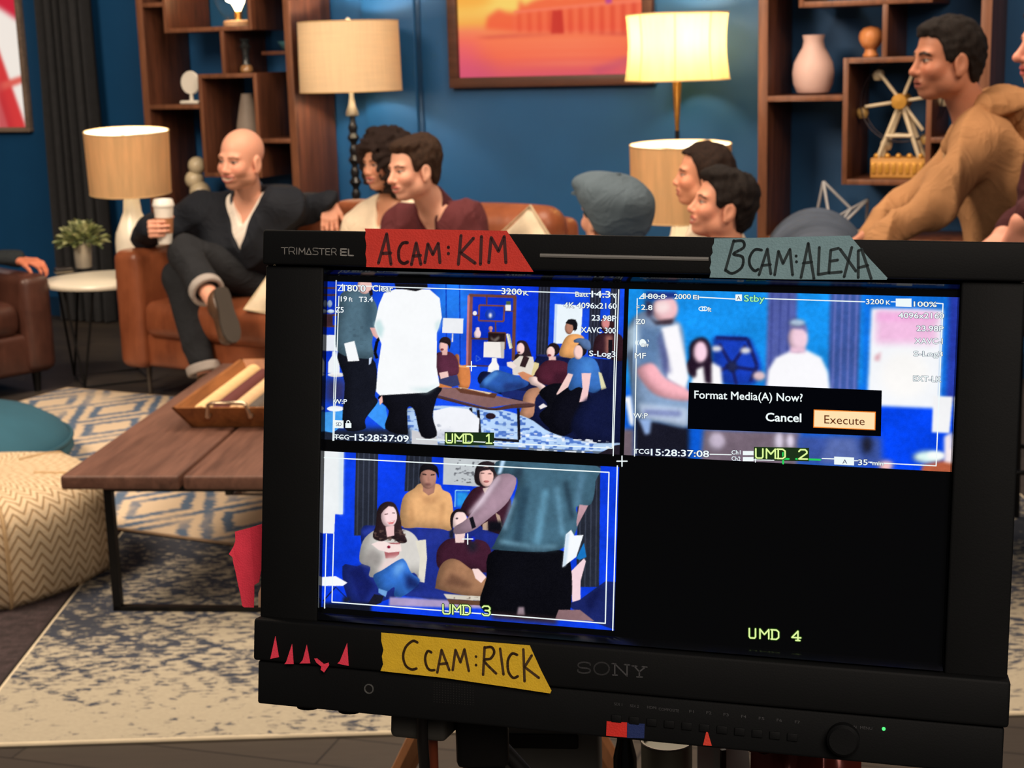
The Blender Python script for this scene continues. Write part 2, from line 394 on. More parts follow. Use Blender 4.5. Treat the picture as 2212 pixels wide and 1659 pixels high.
# ------------------------------------------------------------------ shelving units
SH_D = 0.40
lit_edge_wood = wood('walnut_lit_edge', (92, 57, 40), (132, 85, 60), 2, 0.4)  # paler walnut: light on the front edges put into the colour
walnut = wood('walnut_shelf_wood', (50, 29, 21), (104, 61, 42), 2, 0.42)
def make_shelf(label):
    t = thing('shelving_unit', label, 'bookshelf', (0, 0, 0), WRZ, 'walnut shelving units')
    Wd, Ht, th = 1.045, 2.42, 0.045
    def pan(nm, x0, x1, z0, z1, y0=-SH_D, y1=-0.012):
        o = MB().rbox(((x0+x1)/2, (y0+y1)/2, (z0+z1)/2), (x1-x0, y1-y0, z1-z0), 0.003, 1).build(nm, walnut, t)
        e = MB().rbox(((x0+x1)/2, y0-0.002, (z0+z1)/2), (x1-x0, 0.004, z1-z0), 0.0015, 1).build('lit_edge_strip', lit_edge_wood, o)  # thin strip added to carry the lit edge colour
    pan('side_panel', 0, th, 0, Ht); pan('side_panel', Wd-th, Wd, 0, Ht)
    pan('top_panel', th, Wd-th, Ht-0.04, Ht); pan('bottom_panel', th, Wd-th, 0.06, 0.10)
    s_ = 0.024
    def frame(x0, x1, z0, z1):
        pan('box_side', x0, x0+s_, z0, z1); pan('box_side', x1-s_, x1, z0, z1); pan('box_top', x0+s_, x1-s_, z1-s_, z1); pan('box_bottom', x0+s_, x1-s_, z0, z0+s_)
    frame(0.19, 0.79, 1.735, 2.14); frame(0.40, 0.80, 0.935, 1.505)
    pan('divider', 0.40, 0.424, 2.14, Ht-0.04); pan('divider', 0.572, 0.596, 1.505, 1.735)
    pan('shelf', th, 0.19, 1.88, 1.904); pan('shelf', 0.79, Wd-th, 1.98, 2.004)
    pan('shelf', th, 0.40, 1.315, 1.34); pan('shelf', 0.80, Wd-th, 1.125, 1.149); pan('shelf', th, Wd-th, 0.66, 0.69)
    pan('divider', 0.55, 0.574, 0.10, 0.66)
    return t
sh_r = make_shelf('walnut shelving unit holding the ferris wheel and the pink vase'); sh_r.location = wl(0.042, 0)
sh_l = copy_tree(sh_r); sh_l.location = wl(-3.602, 0); sh_l['label'] = 'walnut shelving unit behind the bald man with the glowing globe lamp'
def on_shelf(unit, x, y, z): return wl((0.042 if unit == 'r' else -3.602)+x, y, z)
# ------------------------------------------------------------------ things on the shelves
def lathe_thing(name, label, cat, loc, prof, mt, group=None, seg=28):
    t = thing(name, label, cat, loc, WRZ, group); MB().lathe(prof, seg).build('body', mt, t); return t
pinkc = mat('blush_ceramic', (206, 170, 160), 0.5, var=0.05)
lathe_thing('vase', 'blush pink ribbed ceramic vase on the shelf beside the ferris wheel', 'vase', on_shelf('r', 0.215, -0.24, 1.341),
            [(0.052, 0), (0.075, 0.01), (0.092, 0.05), (0.097, 0.10), (0.090, 0.145), (0.070, 0.185), (0.052, 0.215), (0.046, 0.245), (0.052, 0.272), (0.044, 0.272), (0.038, 0.24), (0.03, 0.20)], pinkc)
lathe_thing('wooden_finial', 'turned honey wooden ball ornament on top of the shelf box', 'ornament', on_shelf('r', 0.49, -0.27, 1.506),
            [(0.034, 0), (0.036, 0.008), (0.028, 0.02), (0.026, 0.035), (0.040, 0.05), (0.052, 0.072), (0.055, 0.09), (0.050, 0.112), (0.034, 0.130), (0.0, 0.138)], wood('honey_wood', (176, 104, 56), (214, 140, 84), 2, 0.4))
white_c = mat('white_glazed_ceramic', (232, 226, 214), 0.35, var=0.04)
lathe_thing('small_vase', 'small white rounded vase on the upper left shelf, cut by the top edge', 'vase', on_shelf('l', 0.13, -0.22, 1.905),
            [(0.03, 0), (0.052, 0.02), (0.06, 0.06), (0.05, 0.10), (0.025, 0.13), (0.028, 0.15), (0.02, 0.15)], white_c)
# round white disc ornament on a foot
t = thing('disc_ornament', 'white round disc ornament on a small flat stand', 'ornament', on_shelf('l', 0.315, -0.36, 1.341), WRZ)
MB().rbox((0, 0, 0.010), (0.13, 0.06, 0.02), 0.008, 2).build('stand', white_c, t)
MB().lathe([(0.012, 0.02), (0.010, 0.05), (0.014, 0.06)], 12).build('stem', white_c, t)
MB().lathe([(0.0, -0.008), (0.062, -0.008), (0.066, 0), (0.062, 0.008), (0.0, 0.008)], 28).xf(Matrix.Translation((0, 0, 0.118)) @ Matrix.Rotation(PI/2, 4, 'X')).build('disc', white_c, t)
# dark bottle with amber base
t = thing('dark_bottle', 'slim dark glass candlestick bottle with an amber foot on the shelf box', 'bottle', on_shelf('l', 0.64, -0.27, 1.506), WRZ)
MB().lathe([(0.03, 0), (0.036, 0.008), (0.034, 0.03), (0.024, 0.042)], 20).build('foot', mat('amber_glass', (150, 110, 70), 0.15, var=0.1), t)
MB().lathe([(0.024, 0.042), (0.018, 0.06), (0.016, 0.10), (0.022, 0.13), (0.034, 0.14), (0.024, 0.15), (0.02, 0.165), (0.032, 0.175), (0.026, 0.185), (0.0, 0.187)], 20).build('neck', mat('smoked_glass', (44, 48, 50), 0.12, var=0.1), t)
lathe_thing('tall_vase', 'tall faceted grey vase inside the shelf box behind the bald man', 'vase', on_shelf('l', 0.58, -0.2, 0.96),
            [(0.07, 0), (0.085, 0.03), (0.088, 0.12), (0.07, 0.26), (0.05, 0.36), (0.038, 0.41), (0.034, 0.43), (0.028, 0.42)], mat('grey_stoneware', (150, 136, 124), 0.6), seg=9)
t = thing('book', 'tall slim pale green book standing at the shelf side', 'book', on_shelf('l', 0.965, -0.22, 1.150), WRZ)
MB().rbox((0, 0, 0.17), (0.03, 0.22, 0.34), 0.004, 1).build('cover', mat('pale_green_cover', (150, 164, 132), 0.6), t)
MB().box((0, -0.002, 0.17), (0.022, 0.221, 0.33)).build('pages', mat('cream_paper', (226, 218, 196), 0.8), t, False)
lathe_thing('teal_bowl', 'small teal bowl under the shelf top, behind the floor lamp shade', 'bowl', on_shelf('l', 0.90, -0.2, 1.62),
            [(0.03, 0), (0.05, 0.01), (0.075, 0.05), (0.07, 0.05), (0.045, 0.015)], mat('teal_glaze', (70, 120, 130), 0.4))
MB().rbox((0.90, -0.2, 1.608), (0.19, 0.3, 0.02), 0.003, 1).build('shelf', walnut, sh_l)
# ivory stacked-ball ornament
t = thing('ball_ornament', 'ivory glossy ornament of three stacked balls behind the cup', 'ornament', on_shelf('l', 0.27, -0.30, 0.691), WRZ)
ivory = mat('pearl_ivory', (206, 190, 158), 0.2, var=0.08)
MB().lathe([(0.05, 0), (0.055, 0.012), (0.02, 0.03), (0.018, 0.10)], 20).build('stand', mat('dark_walnut_base', (60, 36, 26)), t)
for i, (x, z, r) in enumerate(((0.012, 0.15, 0.062), (-0.022, 0.22, 0.056), (0.002, 0.300, 0.052))): MB().sphere((x, 0, z), r).build('ball', ivory, t)
# white wire geometric ornament (right unit, low shelf)
t = thing('wire_ornament', 'white wire geometric ornament beside the ribbed blue sofa back', 'ornament', on_shelf('r', 0.33, -0.2, 0.691), WRZ)
wm = mat('white_metal_wire', (200, 200, 202), 0.35, 0.2)
A = [(-0.13, 0.05, 0), (0.12, 0.07, 0), (0.0, -0.09, 0), (-0.07, 0.0, 0.24), (0.15, -0.03, 0.16), (0.06, 0.02, 0.11)]
for a, b in ((0, 3), (3, 5), (5, 0), (5, 4), (4, 1), (2, 3), (2, 5), (0, 2), (2, 1), (0, 1), (2, 4)):
    MB().tube([A[a], A[b]], 0.007, 8).build('rod', wm, t)
# globe lamps in the upper boxes
def globe_lamp(unit, label, lit=True):
    t = thing('globe_lamp', label, 'lamp', on_shelf(unit, 0.57, -0.22, 1.760), WRZ, 'globe lamps in the shelf boxes')
    MB().lathe([(0.082, 0), (0.086, 0.006), (0.086, 0.026), (0.078, 0.032), (0.03, 0.034)], 32).build('base', wood('pale_lamp_wood', (190, 150, 110), (226, 190, 150), 0), t)
    MB().lathe([(0.02, 0.03), (0.02, 0.085), (0.016, 0.09)], 20).build('socket', mat('brass', (196, 142, 70), 0.25, 0.9), t)
    g = NT('clear_globe_glass_'+unit); p = g.principled((1, 1, 1, 1), 0.02, 0, 0.5); p.inputs['Transmission Weight'].default_value = 1.0; p.inputs['IOR'].default_value = 1.12
    MB().lathe([(0.055, 0.034), (0.095, 0.07), (0.125, 0.13), (0.13, 0.17), (0.118, 0.22), (0.085, 0.265), (0.04, 0.285), (0.0, 0.288)], 32).build('globe', g.m, t)
    MB().lathe([(0.013, 0.085), (0.016, 0.10), (0.034, 0.135), (0.036, 0.15), (0.028, 0.172), (0.0, 0.184)], 20).build('bulb', emis('globe_bulb_glow', (255, 226, 170), 9.0), t)
    l = bpy.data.lights.new('bulb_light', 'POINT'); l.energy = 3.2; l.color = (1, .62, .30); l.shadow_soft_size = 0.03
    lo = bpy.data.objects.new('bulb_light', l); COLL.objects.link(lo); lo.parent = t; lo.location = (0, -0.06, 0.16)
    return t
globe_lamp('l', 'glowing clear globe lamp on a pale round base, left shelving unit')
globe_lamp('r', 'glowing clear globe lamp in the right shelving unit above the frame')
# ------------------------------------------------------------------ ferris wheel
def ferris():
    t = thing('ferris_wheel', 'gold and cream model ferris wheel with round cabins in the shelf box', 'model', on_shelf('r', 0.635, -0.24, 0.960), WRZ)
    gold = mat('gold_paint', (206, 150, 62), 0.35, 0.3); cream = mat('cream_enamel', (214, 196, 164), 0.4); dk = mat('dark_rim_wire', (46, 40, 48), 0.4, 0.5)
    MB().rbox((0, 0, 0.045), (0.25, 0.15, 0.09), 0.004, 1).build('base', wood('carved_gold_wood', (168, 112, 48), (216, 160, 82), 0), t)
    for i in range(8): MB().rbox((-0.109+i*0.031, -0.077, 0.045), (0.02, 0.008, 0.05), 0.003, 1).build('carving', gold, t)
    for i in range(5): MB().sphere((-0.10+i*0.05, -0.06, 0.098), 0.014, 10, 6).build('finial', gold, t)
    hub = (0, -0.01, 0.345)
    for y in (-0.06, 0.05):
        for sx in (-1, 1): MB().tube([(sx*0.095, y, 0.09), (0, y*0.7, 0.345)], 0.010, 8).build('support', cream, t)
        MB().tube([(-0.06, y, 0.19), (0.06, y, 0.19)], 0.008, 8).build('cross_bar', cream, t)
    MB().lathe([(0.0, -0.075), (0.034, -0.072), (0.036, 0.05), (0.0, 0.055)], 20).xf(Matrix.Translation(hub) @ Matrix.Rotation(-PI/2, 4, 'X')).build('hub', gold, t)
    R_ = 0.185
    for y in (-0.035, 0.03):
        MB().tube([(R_*math.cos(a), y, 0.345+R_*math.sin(a)) for a in np.linspace(0, 2*PI, 40, endpoint=False)], 0.003, 6, True).build('rim', dk, t)
    for i in range(6):
        a = math.radians(8+60*i); MB().tube([(0.03*math.cos(a), -0.035, 0.345+0.03*math.sin(a)), (0.165*math.cos(a), -0.035, 0.345+0.165*math.sin(a))], 0.008, 8).build('spoke', cream, t)
        cx, cz = R_*math.cos(a), 0.345+R_*math.sin(a)
        cb = MB().lathe([(0.0, -0.052), (0.018, -0.05), (0.026, -0.035), (0.028, -0.02), (0.022, -0.006), (0, 0)], 16, (cx, -0.005, cz)).build('cabin', [mat('cabin_cream', (206, 188, 156), 0.4), mat('cabin_gold', (186, 150, 90), 0.4)][i % 2], t)
ferris()
# ================================================================== FURNITURE
SRZ = math.radians(-32.0); S0 = np.array([-1.87, 7.20]); SX = np.array([math.cos(SRZ), math.sin(SRZ)]); SY = np.array([-SX[1], SX[0]])
def sl(x, y, z=0.0):
    p = S0+SX*x+SY*y; return np.array([p[0], p[1], z])
def leather(name, dark, light, rough=0.38):
    if name in MATS: return MATS[name]
    t = NT(name); v = t.obj(); f = t.noise(v, 4.5, 5, 0.6); g = t.noise(v, 55, 4, 0.6); k = t.noise(t.obj((9, 9, 2)), 2.0, 3, 0.5, 1.2)
    c = t.ramp(t.math('ADD', t.math('MULTIPLY', f, .75), t.math('MULTIPLY', k, .25)), [(0.32, rgba(dark)), (0.66, rgba(light))])
    t.principled(c, rough, 0, 0.45, t.math('ADD', t.math('MULTIPLY', g, .25), k), 0.25, 0.006); MATS[name] = t.m; return t.m
tan = leather('tan_leather', (112, 58, 35), (154, 88, 56))
blackm = mat('black_steel', (26, 25, 25), 0.45, 0.5, var=0.1)
steel = mat('brushed_steel', (120, 112, 104), 0.3, 0.9)
# ------------------------------------------------------------------ tan leather sofa
def tan_sofa():
    t = thing('leather_sofa', 'long tan leather sofa with boxy arms along the blue wall', 'sofa', tuple(sl(0, 0)), SRZ)
    Ln, D = 2.22, 0.88; aw = 0.165
    MB().rbox((Ln/2, D/2+0.01, 0.245), (Ln-0.1, D-0.06, 0.17), 0.03, 3).build('base', tan, t)
    for x in (aw/2, Ln-aw/2): MB().rbox((x, D/2, 0.435), (aw, D, 0.56), 0.045, 4, 3, 0.006).build('arm', tan, t)
    n = 2; w_ = (Ln-2*aw)/n
    for i in range(n): MB().rbox((aw+w_*(i+0.5), 0.325, 0.395), (w_-0.006, 0.64, 0.17), 0.05, 4, 8, 0.012).build('seat_cushion', tan, t)
    MB().rbox((Ln/2, D-0.075, 0.52), (Ln-2*aw, 0.13, 0.66), 0.05, 4).build('back_frame', tan, t)
    n = 3; w_ = (Ln-2*aw)/n
    for i in range(n):
        MB().rbox((aw+w_*(i+0.5), 0.69, 0.685), (w_-0.008, 0.2, 0.44), 0.085, 5, 6, 0.012).build('back_cushion', tan, t)
    for x in (0.10, Ln-0.10):
        for y in (0.09, D-0.1): MB().tube([(x, y, 0.17), (x+0.012, y-0.01, 0.0)], [0.013, 0.009], 8).build('leg', steel, t)
tan_sofa()
# ------------------------------------------------------------------ lamps
def shade_mat(name, col, weave=True, trans=0.5, tcol=None):
    t = NT(name); v = t.obj()
    if weave:
        a = t.noise(t.obj((4, 4, 220)), 1, 3); b = t.noise(t.obj((150, 150, 3)), 1, 3); f = t.math('ADD', t.math('MULTIPLY', a, .5), t.math('MULTIPLY', b, .5))
    else: f = t.noise(t.obj((40, 40, 3)), 1, 4)
    c = lin(col); cc = t.ramp(f, [(0.38, (*[float(x) for x in c*0.93], 1)), (0.62, (*[float(min(1, x)) for x in c*1.06], 1))])
    d = t.n('ShaderNodeBsdfDiffuse'); tr = t.n('ShaderNodeBsdfTranslucent'); mx = t.n('ShaderNodeMixShader'); mx.inputs[0].default_value = trans
    t.l(cc, d.inputs[0]); t.l(cc, tr.inputs[0]); t.l(d.outputs[0], mx.inputs[1]); t.l(tr.outputs[0], mx.inputs[2]); t.l(mx.outputs[0], t.out.inputs[0]); return t.m
def bulb(t, z, power, col=(1, .90, .74), r=0.035):
    MB().lathe([(0.013, z-0.07), (0.016, z-0.05), (r*0.95, z-0.01), (r, z+0.005), (r*0.8, z+0.03), (0, z+0.042)], 16).build('bulb', emis('warm_bulb_glow', (255, 214, 150), 6.0), t)
    l = bpy.data.lights.new('bulb_light', 'POINT'); l.energy = power; l.color = col; l.shadow_soft_size = 0.05
    o = bpy.data.objects.new('bulb_light', l); COLL.objects.link(o); o.parent = t; o.location = (0, 0, z+0.075)
def drum(t, r0, r1, z0, z1, mt, trim, seg=48, th=0.003, tilt=(0, 0)):
    zc = (z0+z1)/2; before = set(t.children); X = Matrix.Translation((0, 0, zc)) @ Matrix.Rotation(tilt[0], 4, 'X') @ Matrix.Rotation(tilt[1], 4, 'Y') @ Matrix.Translation((0, 0, -zc))
    MB().lathe([(r0, z0), (r1, z1), (r1-th*.5, z1), (r0-th*.5, z0), (r0, z0)], seg).build('shade', mt, t, True, 60)
    MB().lathe([(r0-th*.7, z0), (r1-th*.7, z1), (r1-th, z1), (r0-th, z0), (r0-th*.7, z0)], seg).build('shade_lining', shade_mat('white_shade_lining', (244, 236, 220), False, 0.35), t, True, 60)
    for r, z in ((r0, z0), (r1, z1)): MB().tube([((r-th/2)*math.cos(a), (r-th/2)*math.sin(a), z) for a in np.linspace(0, 2*PI, seg, endpoint=False)], 0.0035, 6, True).build('shade_ring', trim, t)
    for k in range(3):
        a = 2*PI*k/3+0.4; MB().tube([(0, 0, z1-0.02), ((r1-th)*math.cos(a), (r1-th)*math.sin(a), z1-0.01)], 0.0025, 6).build('spider_arm', steel, t)
    if tilt != (0, 0):
        for c in t.children:
            if c not in before: c.data.transform(X)
trim = mat('shade_trim', (206, 170, 120), 0.7)
def table_lamp(label, loc, zt, zb, r0, r1, sm, power, tilt=(0, 0)):
    """loc = lamp foot; zb, zt = world heights of the shade bottom and top"""
    t = thing('table_lamp', label, 'lamp', loc, 0, 'white bottle table lamps'); h = zb-loc[2]
    MB().lathe([(0.075, 0), (0.088, 0.006), (0.094, 0.03), (0.094, h*0.42), (0.088, h*0.52), (0.066, h*0.64), (0.045, h*0.76), (0.039, h*0.90), (0.040, h*0.97), (0.028, h*1.0), (0.012, h*1.01)], 32).build('base', mat('white_lamp_ceramic', (228, 220, 204), 0.25, var=0.03), t)
    MB().lathe([(0.010, h), (0.010, h+0.09), (0.018, h+0.09), (0.018, h+0.12)], 14).build('socket', mat('brass', (196, 142, 70), 0.25, 0.9), t)
    drum(t, r0, r1, h-0.01, zt-loc[2], sm, trim, tilt=tilt)
    bulb(t, h+0.17, power); return t
def side_table(label, loc, r, legdir=0.0):
    t = thing('side_table', label, 'table', (loc[0], loc[1], 0), legdir, 'round white side tables'); z = loc[2]
    MB().lathe([(r-0.02, z-0.028), (r-0.004, z-0.024), (r, z-0.012), (r-0.004, z-0.002), (r-0.012, z), (0, z)], 48).build('table_top', mat('white_lacquer', (236, 226, 206), 0.3, var=0.03), t)
    k = r*0.78
    for i in range(4):
        a = PI/4+i*PI/2; b = a+0.9; top = z-0.03
        MB().tube([(k*math.cos(a-.25), k*math.sin(a-.25), top), (k*0.98*math.cos(a+.12), k*0.98*math.sin(a+.12), 0.012)], 0.006, 8).build('leg', blackm, t)
        MB().tube([(k*math.cos(a+.5), k*math.sin(a+.5), top), (k*0.98*math.cos(a+.12), k*0.98*math.sin(a+.12), 0.012)], 0.006, 8).build('leg', blackm, t)
    MB().tube([(k*0.98*math.cos(a), k*0.98*math.sin(a), 0.012) for a in np.linspace(0, 2*PI, 4, endpoint=False)+PI/4+.12], 0.006, 8, True).build('floor_ring', blackm, t)
    MB().lathe([(k*1.03, z-0.035), (k*1.03, z-0.028), (k*0.95, z-0.028), (k*0.95, z-0.035), (k*1.03, z-0.035)], 40).build('top_ring', blackm, t)
LT = at(183, 600, 7.62); TB1 = (-2.03, 7.66, 0.525)
side_table('round white side table with black wire legs holding the potted plant', TB1, 0.30, 0.3)
lp = at(283, 420, 7.64); zt = at(281, 283, 7.64)[2]; zb = at(285, 412, 7.64)[2]
drum_warm = shade_mat('warm_drum_shade', (222, 182, 134), False, 0.24)
table_lamp('white bottle-shaped table lamp with warm drum shade beside the curtain', (lp[0], lp[1], 0.525), zt, zb, 0.198, 0.205, drum_warm, 12, (0.065, 0.02))
lp2 = at(1470, 400, 6.74); TB2 = (lp2[0]+0.04, lp2[1]+0.04, 0.525)
side_table('round white side table at the right end of the tan sofa', TB2, 0.24, 0.1)
table_lamp('white table lamp with warm drum shade behind the long-haired woman', (lp2[0], lp2[1], 0.525), at(1467, 312, 6.74)[2], at(1467, 468, 6.74)[2], 0.216, 0.221, drum_warm, 12, (0.03, 0))
# floor lamp with linen drum and turned black column
pa = at(755, 120, 8.32)
t = thing('floor_lamp', 'floor lamp with pale linen drum shade and turned black column behind the sofa', 'lamp', (pa[0], pa[1], 0))
zt = at(755, 47, 8.32)[2]; zb = at(757, 197, 8.32)[2]
prof = [(0.14, 0), (0.14, 0.02), (0.03, 0.035)]; z = 0.06
while z < zb-0.16:
    prof += [(0.016, z), (0.034, z+0.03), (0.020, z+0.055), (0.026, z+0.085), (0.018, z+0.105)]; z += 0.118
prof += [(0.016, z), (0.012, zb-0.09)]
MB().lathe(prof, 20).build('column', mat('glossy_black_turned_wood', (24, 24, 26), 0.22, var=0.1), t)
MB().lathe([(0.034, zb-0.13), (0.036, zb-0.115), (0.020, zb-0.075), (0.012, zb-0.03), (0.01, zb+0.06)], 18).build('cap', mat('silver_cap', (150, 140, 124), 0.3, 0.6), t)
MB().lathe([(0.0, zt+0.0), (0.012, zt+0.006), (0.012, zt+0.016), (0, zt+0.024)], 12).build('finial', mat('cream_finial', (230, 214, 184), 0.4), t)
drum(t, 0.272, 0.266, zb, zt, shade_mat('linen_drum_shade', (240, 214, 176), True, 0.20), trim)
MB().tube([(0, 0, zb+0.06), (0, 0, zt)], 0.004, 6).build('harp', steel, t)
bulb(t, zb+0.13, 24)
# floor lamp with bell-sided shade on a tapered brass stem
pb = at(1462, 120, 7.52)
t = thing('floor_lamp', 'brightly lit floor lamp with scooped panelled cream shade and brass stem', 'lamp', (pb[0], pb[1], 0), 0.25)
zt = at(1460, 30, 7.52)[2]; zb = at(1462, 173, 7.52)[2]; hh = zt-zb
def bell(rr):
    seg = 64; rows = 9; V = []; Fq = []
    for j in range(rows):
        f = j/(rows-1); R_ = rr*(1.0-0.055*math.sin(PI*f)-0.03*f)
        for k in range(seg):
            a = 2*PI*k/seg; c, s = math.cos(a), math.sin(a); q = (abs(c)**5+abs(s)**5)**(-1/5)   # rounded square, cut corners
            oc = min(q, 1.16); V.append((R_*oc*c, R_*oc*s, zb+hh*f))
    for j in range(rows-1):
        for k in range(seg): Fq.append((j*seg+k, j*seg+(k+1) % seg, (j+1)*seg+(k+1) % seg, (j+1)*seg+k))
    return V, Fq
V, Fq = bell(0.222); np_mesh('shade', V, Fq, shade_mat('cream_panel_shade', (250, 224, 160), False, 0.55), t, True, angle=60)
for f0, kk in ((0, 1.0), (1, 0.97)):
    seg = 64; pts = []
    for k in range(seg):
        a = 2*PI*k/seg; c, s = math.cos(a), math.sin(a); q = min((abs(c)**5+abs(s)**5)**(-1/5), 1.16); pts.append((0.222*kk*q*c, 0.222*kk*q*s, zb+hh*f0))
    MB().tube(pts, 0.004, 6, True).build('shade_ring', trim, t)
for k in range(8):
    a = PI/8+k*PI/4; c, s = math.cos(a), math.sin(a); q = min((abs(c)**5+abs(s)**5)**(-1/5), 1.16)
    MB().tube([(0.223*(1.0-0.055*math.sin(PI*f)-0.03*f)*q*c, 0.223*(1.0-0.055*math.sin(PI*f)-0.03*f)*q*s, zb+hh*f) for f in np.linspace(0, 1, 7)], 0.0022, 5).build('rib', mat('shade_rib', (220, 176, 100), 0.7), t)
MB().lathe([(0.022, zb-0.005), (0.020, zb-0.05), (0.010, zb-0.22), (0.009, zb-0.26)], 18).build('brass_stem', mat('aged_brass', (190, 138, 66), 0.3, 0.7), t)
MB().lathe([(0.15, 0), (0.15, 0.02), (0.02, 0.03), (0.011, 0.05), (0.011, zb-0.24)], 20).build('pole', mat('dark_pole', (40, 38, 40), 0.35, 0.5), t)
MB().tube([(0, 0, zb-0.01), (0, 0, zt)], 0.005, 6).build('harp', steel, t)
bulb(t, zb+0.15, 17, (1, .80, .50))
# ------------------------------------------------------------------ potted plant and small things on the side table
pp = atz(182, 578, 0.526)
t = thing('potted_plant', 'small leafy green plant in a shiny silver pot on the side table', 'plant', (pp[0], pp[1], 0.526))
MB().lathe([(0.040, 0), (0.043, 0.004), (0.050, 0.125), (0.047, 0.125), (0.043, 0.10), (0, 0.10)], 28).build('pot', mat('silver_pot', (214, 204, 186), 0.35, 0.35), t)
rng = np.random.RandomState(3); lv = MB().add([(0, 0, 0), (0.010, 0.010, 0.004), (0.015, 0.026, 0.005), (0.008, 0.042, 0.002), (0, 0.048, 0), (-0.008, 0.042, 0.002), (-0.015, 0.026, 0.005), (-0.010, 0.010, 0.004), (0, 0.025, -0.003)], [(i, (i+1) % 8, 8) for i in range(8)])
me = bpy.data.meshes.new('leaf'); me.from_pydata(lv.v, [], lv.f); greens = [mat('leaf_green', (164, 174, 116), 0.6), mat('leaf_pale', (204, 208, 156), 0.6), mat('leaf_dark', (112, 126, 84), 0.6)]
lms = []
for g in greens:
    c = me.copy(); c.materials.append(g); lms.append(c)
for i in range(290):
    a = rng.uniform(0, 2*PI); el = rng.uniform(-0.15, 1.35); rr = rng.uniform(0.045, 0.088)
    o = bpy.data.objects.new('leaf', lms[rng.randint(3)]); COLL.objects.link(o); o.parent = t
    o.location = (rr*math.cos(el)*math.cos(a)*1.15, rr*math.cos(el)*math.sin(a)*1.15, 0.135+rr*math.sin(el)*0.95)
    o.rotation_euler = (el*0.8+rng.uniform(-.5, .5), rng.uniform(-.5, .5), a-PI/2+rng.uniform(-.4, .4)); k = rng.uniform(.8, 1.2); o.scale = (k, k, k)
for i in range(12):
    a = rng.uniform(0, 2*PI); MB().tube([(0, 0, 0.10), (0.03*math.cos(a), 0.03*math.sin(a), 0.14), (0.07*math.cos(a), 0.07*math.sin(a), 0.17+0.03*rng.rand())], 0.002, 5).build('stem', greens[2], t)
bx_ = atz(138, 588, 0.526)
t = thing('small_box', 'flat dark box lying on the side table left of the plant', 'box', (bx_[0], bx_[1], 0.526), 0.4)
MB().rbox((0, 0, 0.012), (0.09, 0.06, 0.024), 0.004, 2).build('lid', mat('dark_box', (40, 34, 30), 0.4), t); MB().rbox((0, 0, 0.002), (0.094, 0.064, 0.004), 0.002, 1).build('tray', mat('pale_box_rim', (170, 156, 130), 0.5), t)
# ------------------------------------------------------------------ dark leather armchair (left edge)
dkl = leather('dark_brown_leather', (50, 29, 24), (86, 53, 43), 0.35)
cn = atz(128, 800, 0.10); ARZ = math.radians(47)
AX = np.array([math.cos(ARZ), math.sin(ARZ)]); AY = np.array([-AX[1], AX[0]])
def armchair():
    # local x: along the front edge (towards the far arm), y: into the seat; the visible arm is the one at +x
    Wd, D = 1.20, 0.84; o = cn[:2]-AX*Wd
    t = thing('leather_armchair', 'dark brown leather armchair at the left edge with a hand on its arm', 'armchair', (o[0], o[1], 0), ARZ)
    MB().rbox((Wd/2, D/2, 0.20), (Wd-0.03, D-0.04, 0.20), 0.03, 3).build('base', dkl, t)
    for x in (0.08, Wd-0.08): MB().rbox((x, D/2, 0.345), (0.16, D, 0.47), 0.04, 4, 3, 0.008).build('arm', dkl, t)
    MB().rbox((Wd/2, 0.33, 0.375), (Wd-0.33, 0.62, 0.17), 0.06, 4, 6, 0.02).build('seat_cushion', dkl, t)
    MB().rbox((Wd/2, D-0.10, 0.55), (Wd-0.30, 0.20, 0.62), 0.06, 4, 4, 0.02).build('backrest', dkl, t)
    for x in (0.08, Wd-0.08):
        for y in (0.08, D-0.08): MB().lathe([(0.016, 0), (0.024, 0.11)], 12, (x, y, 0)).build('leg', blackm, t)
    return t
armchair_o = armchair()
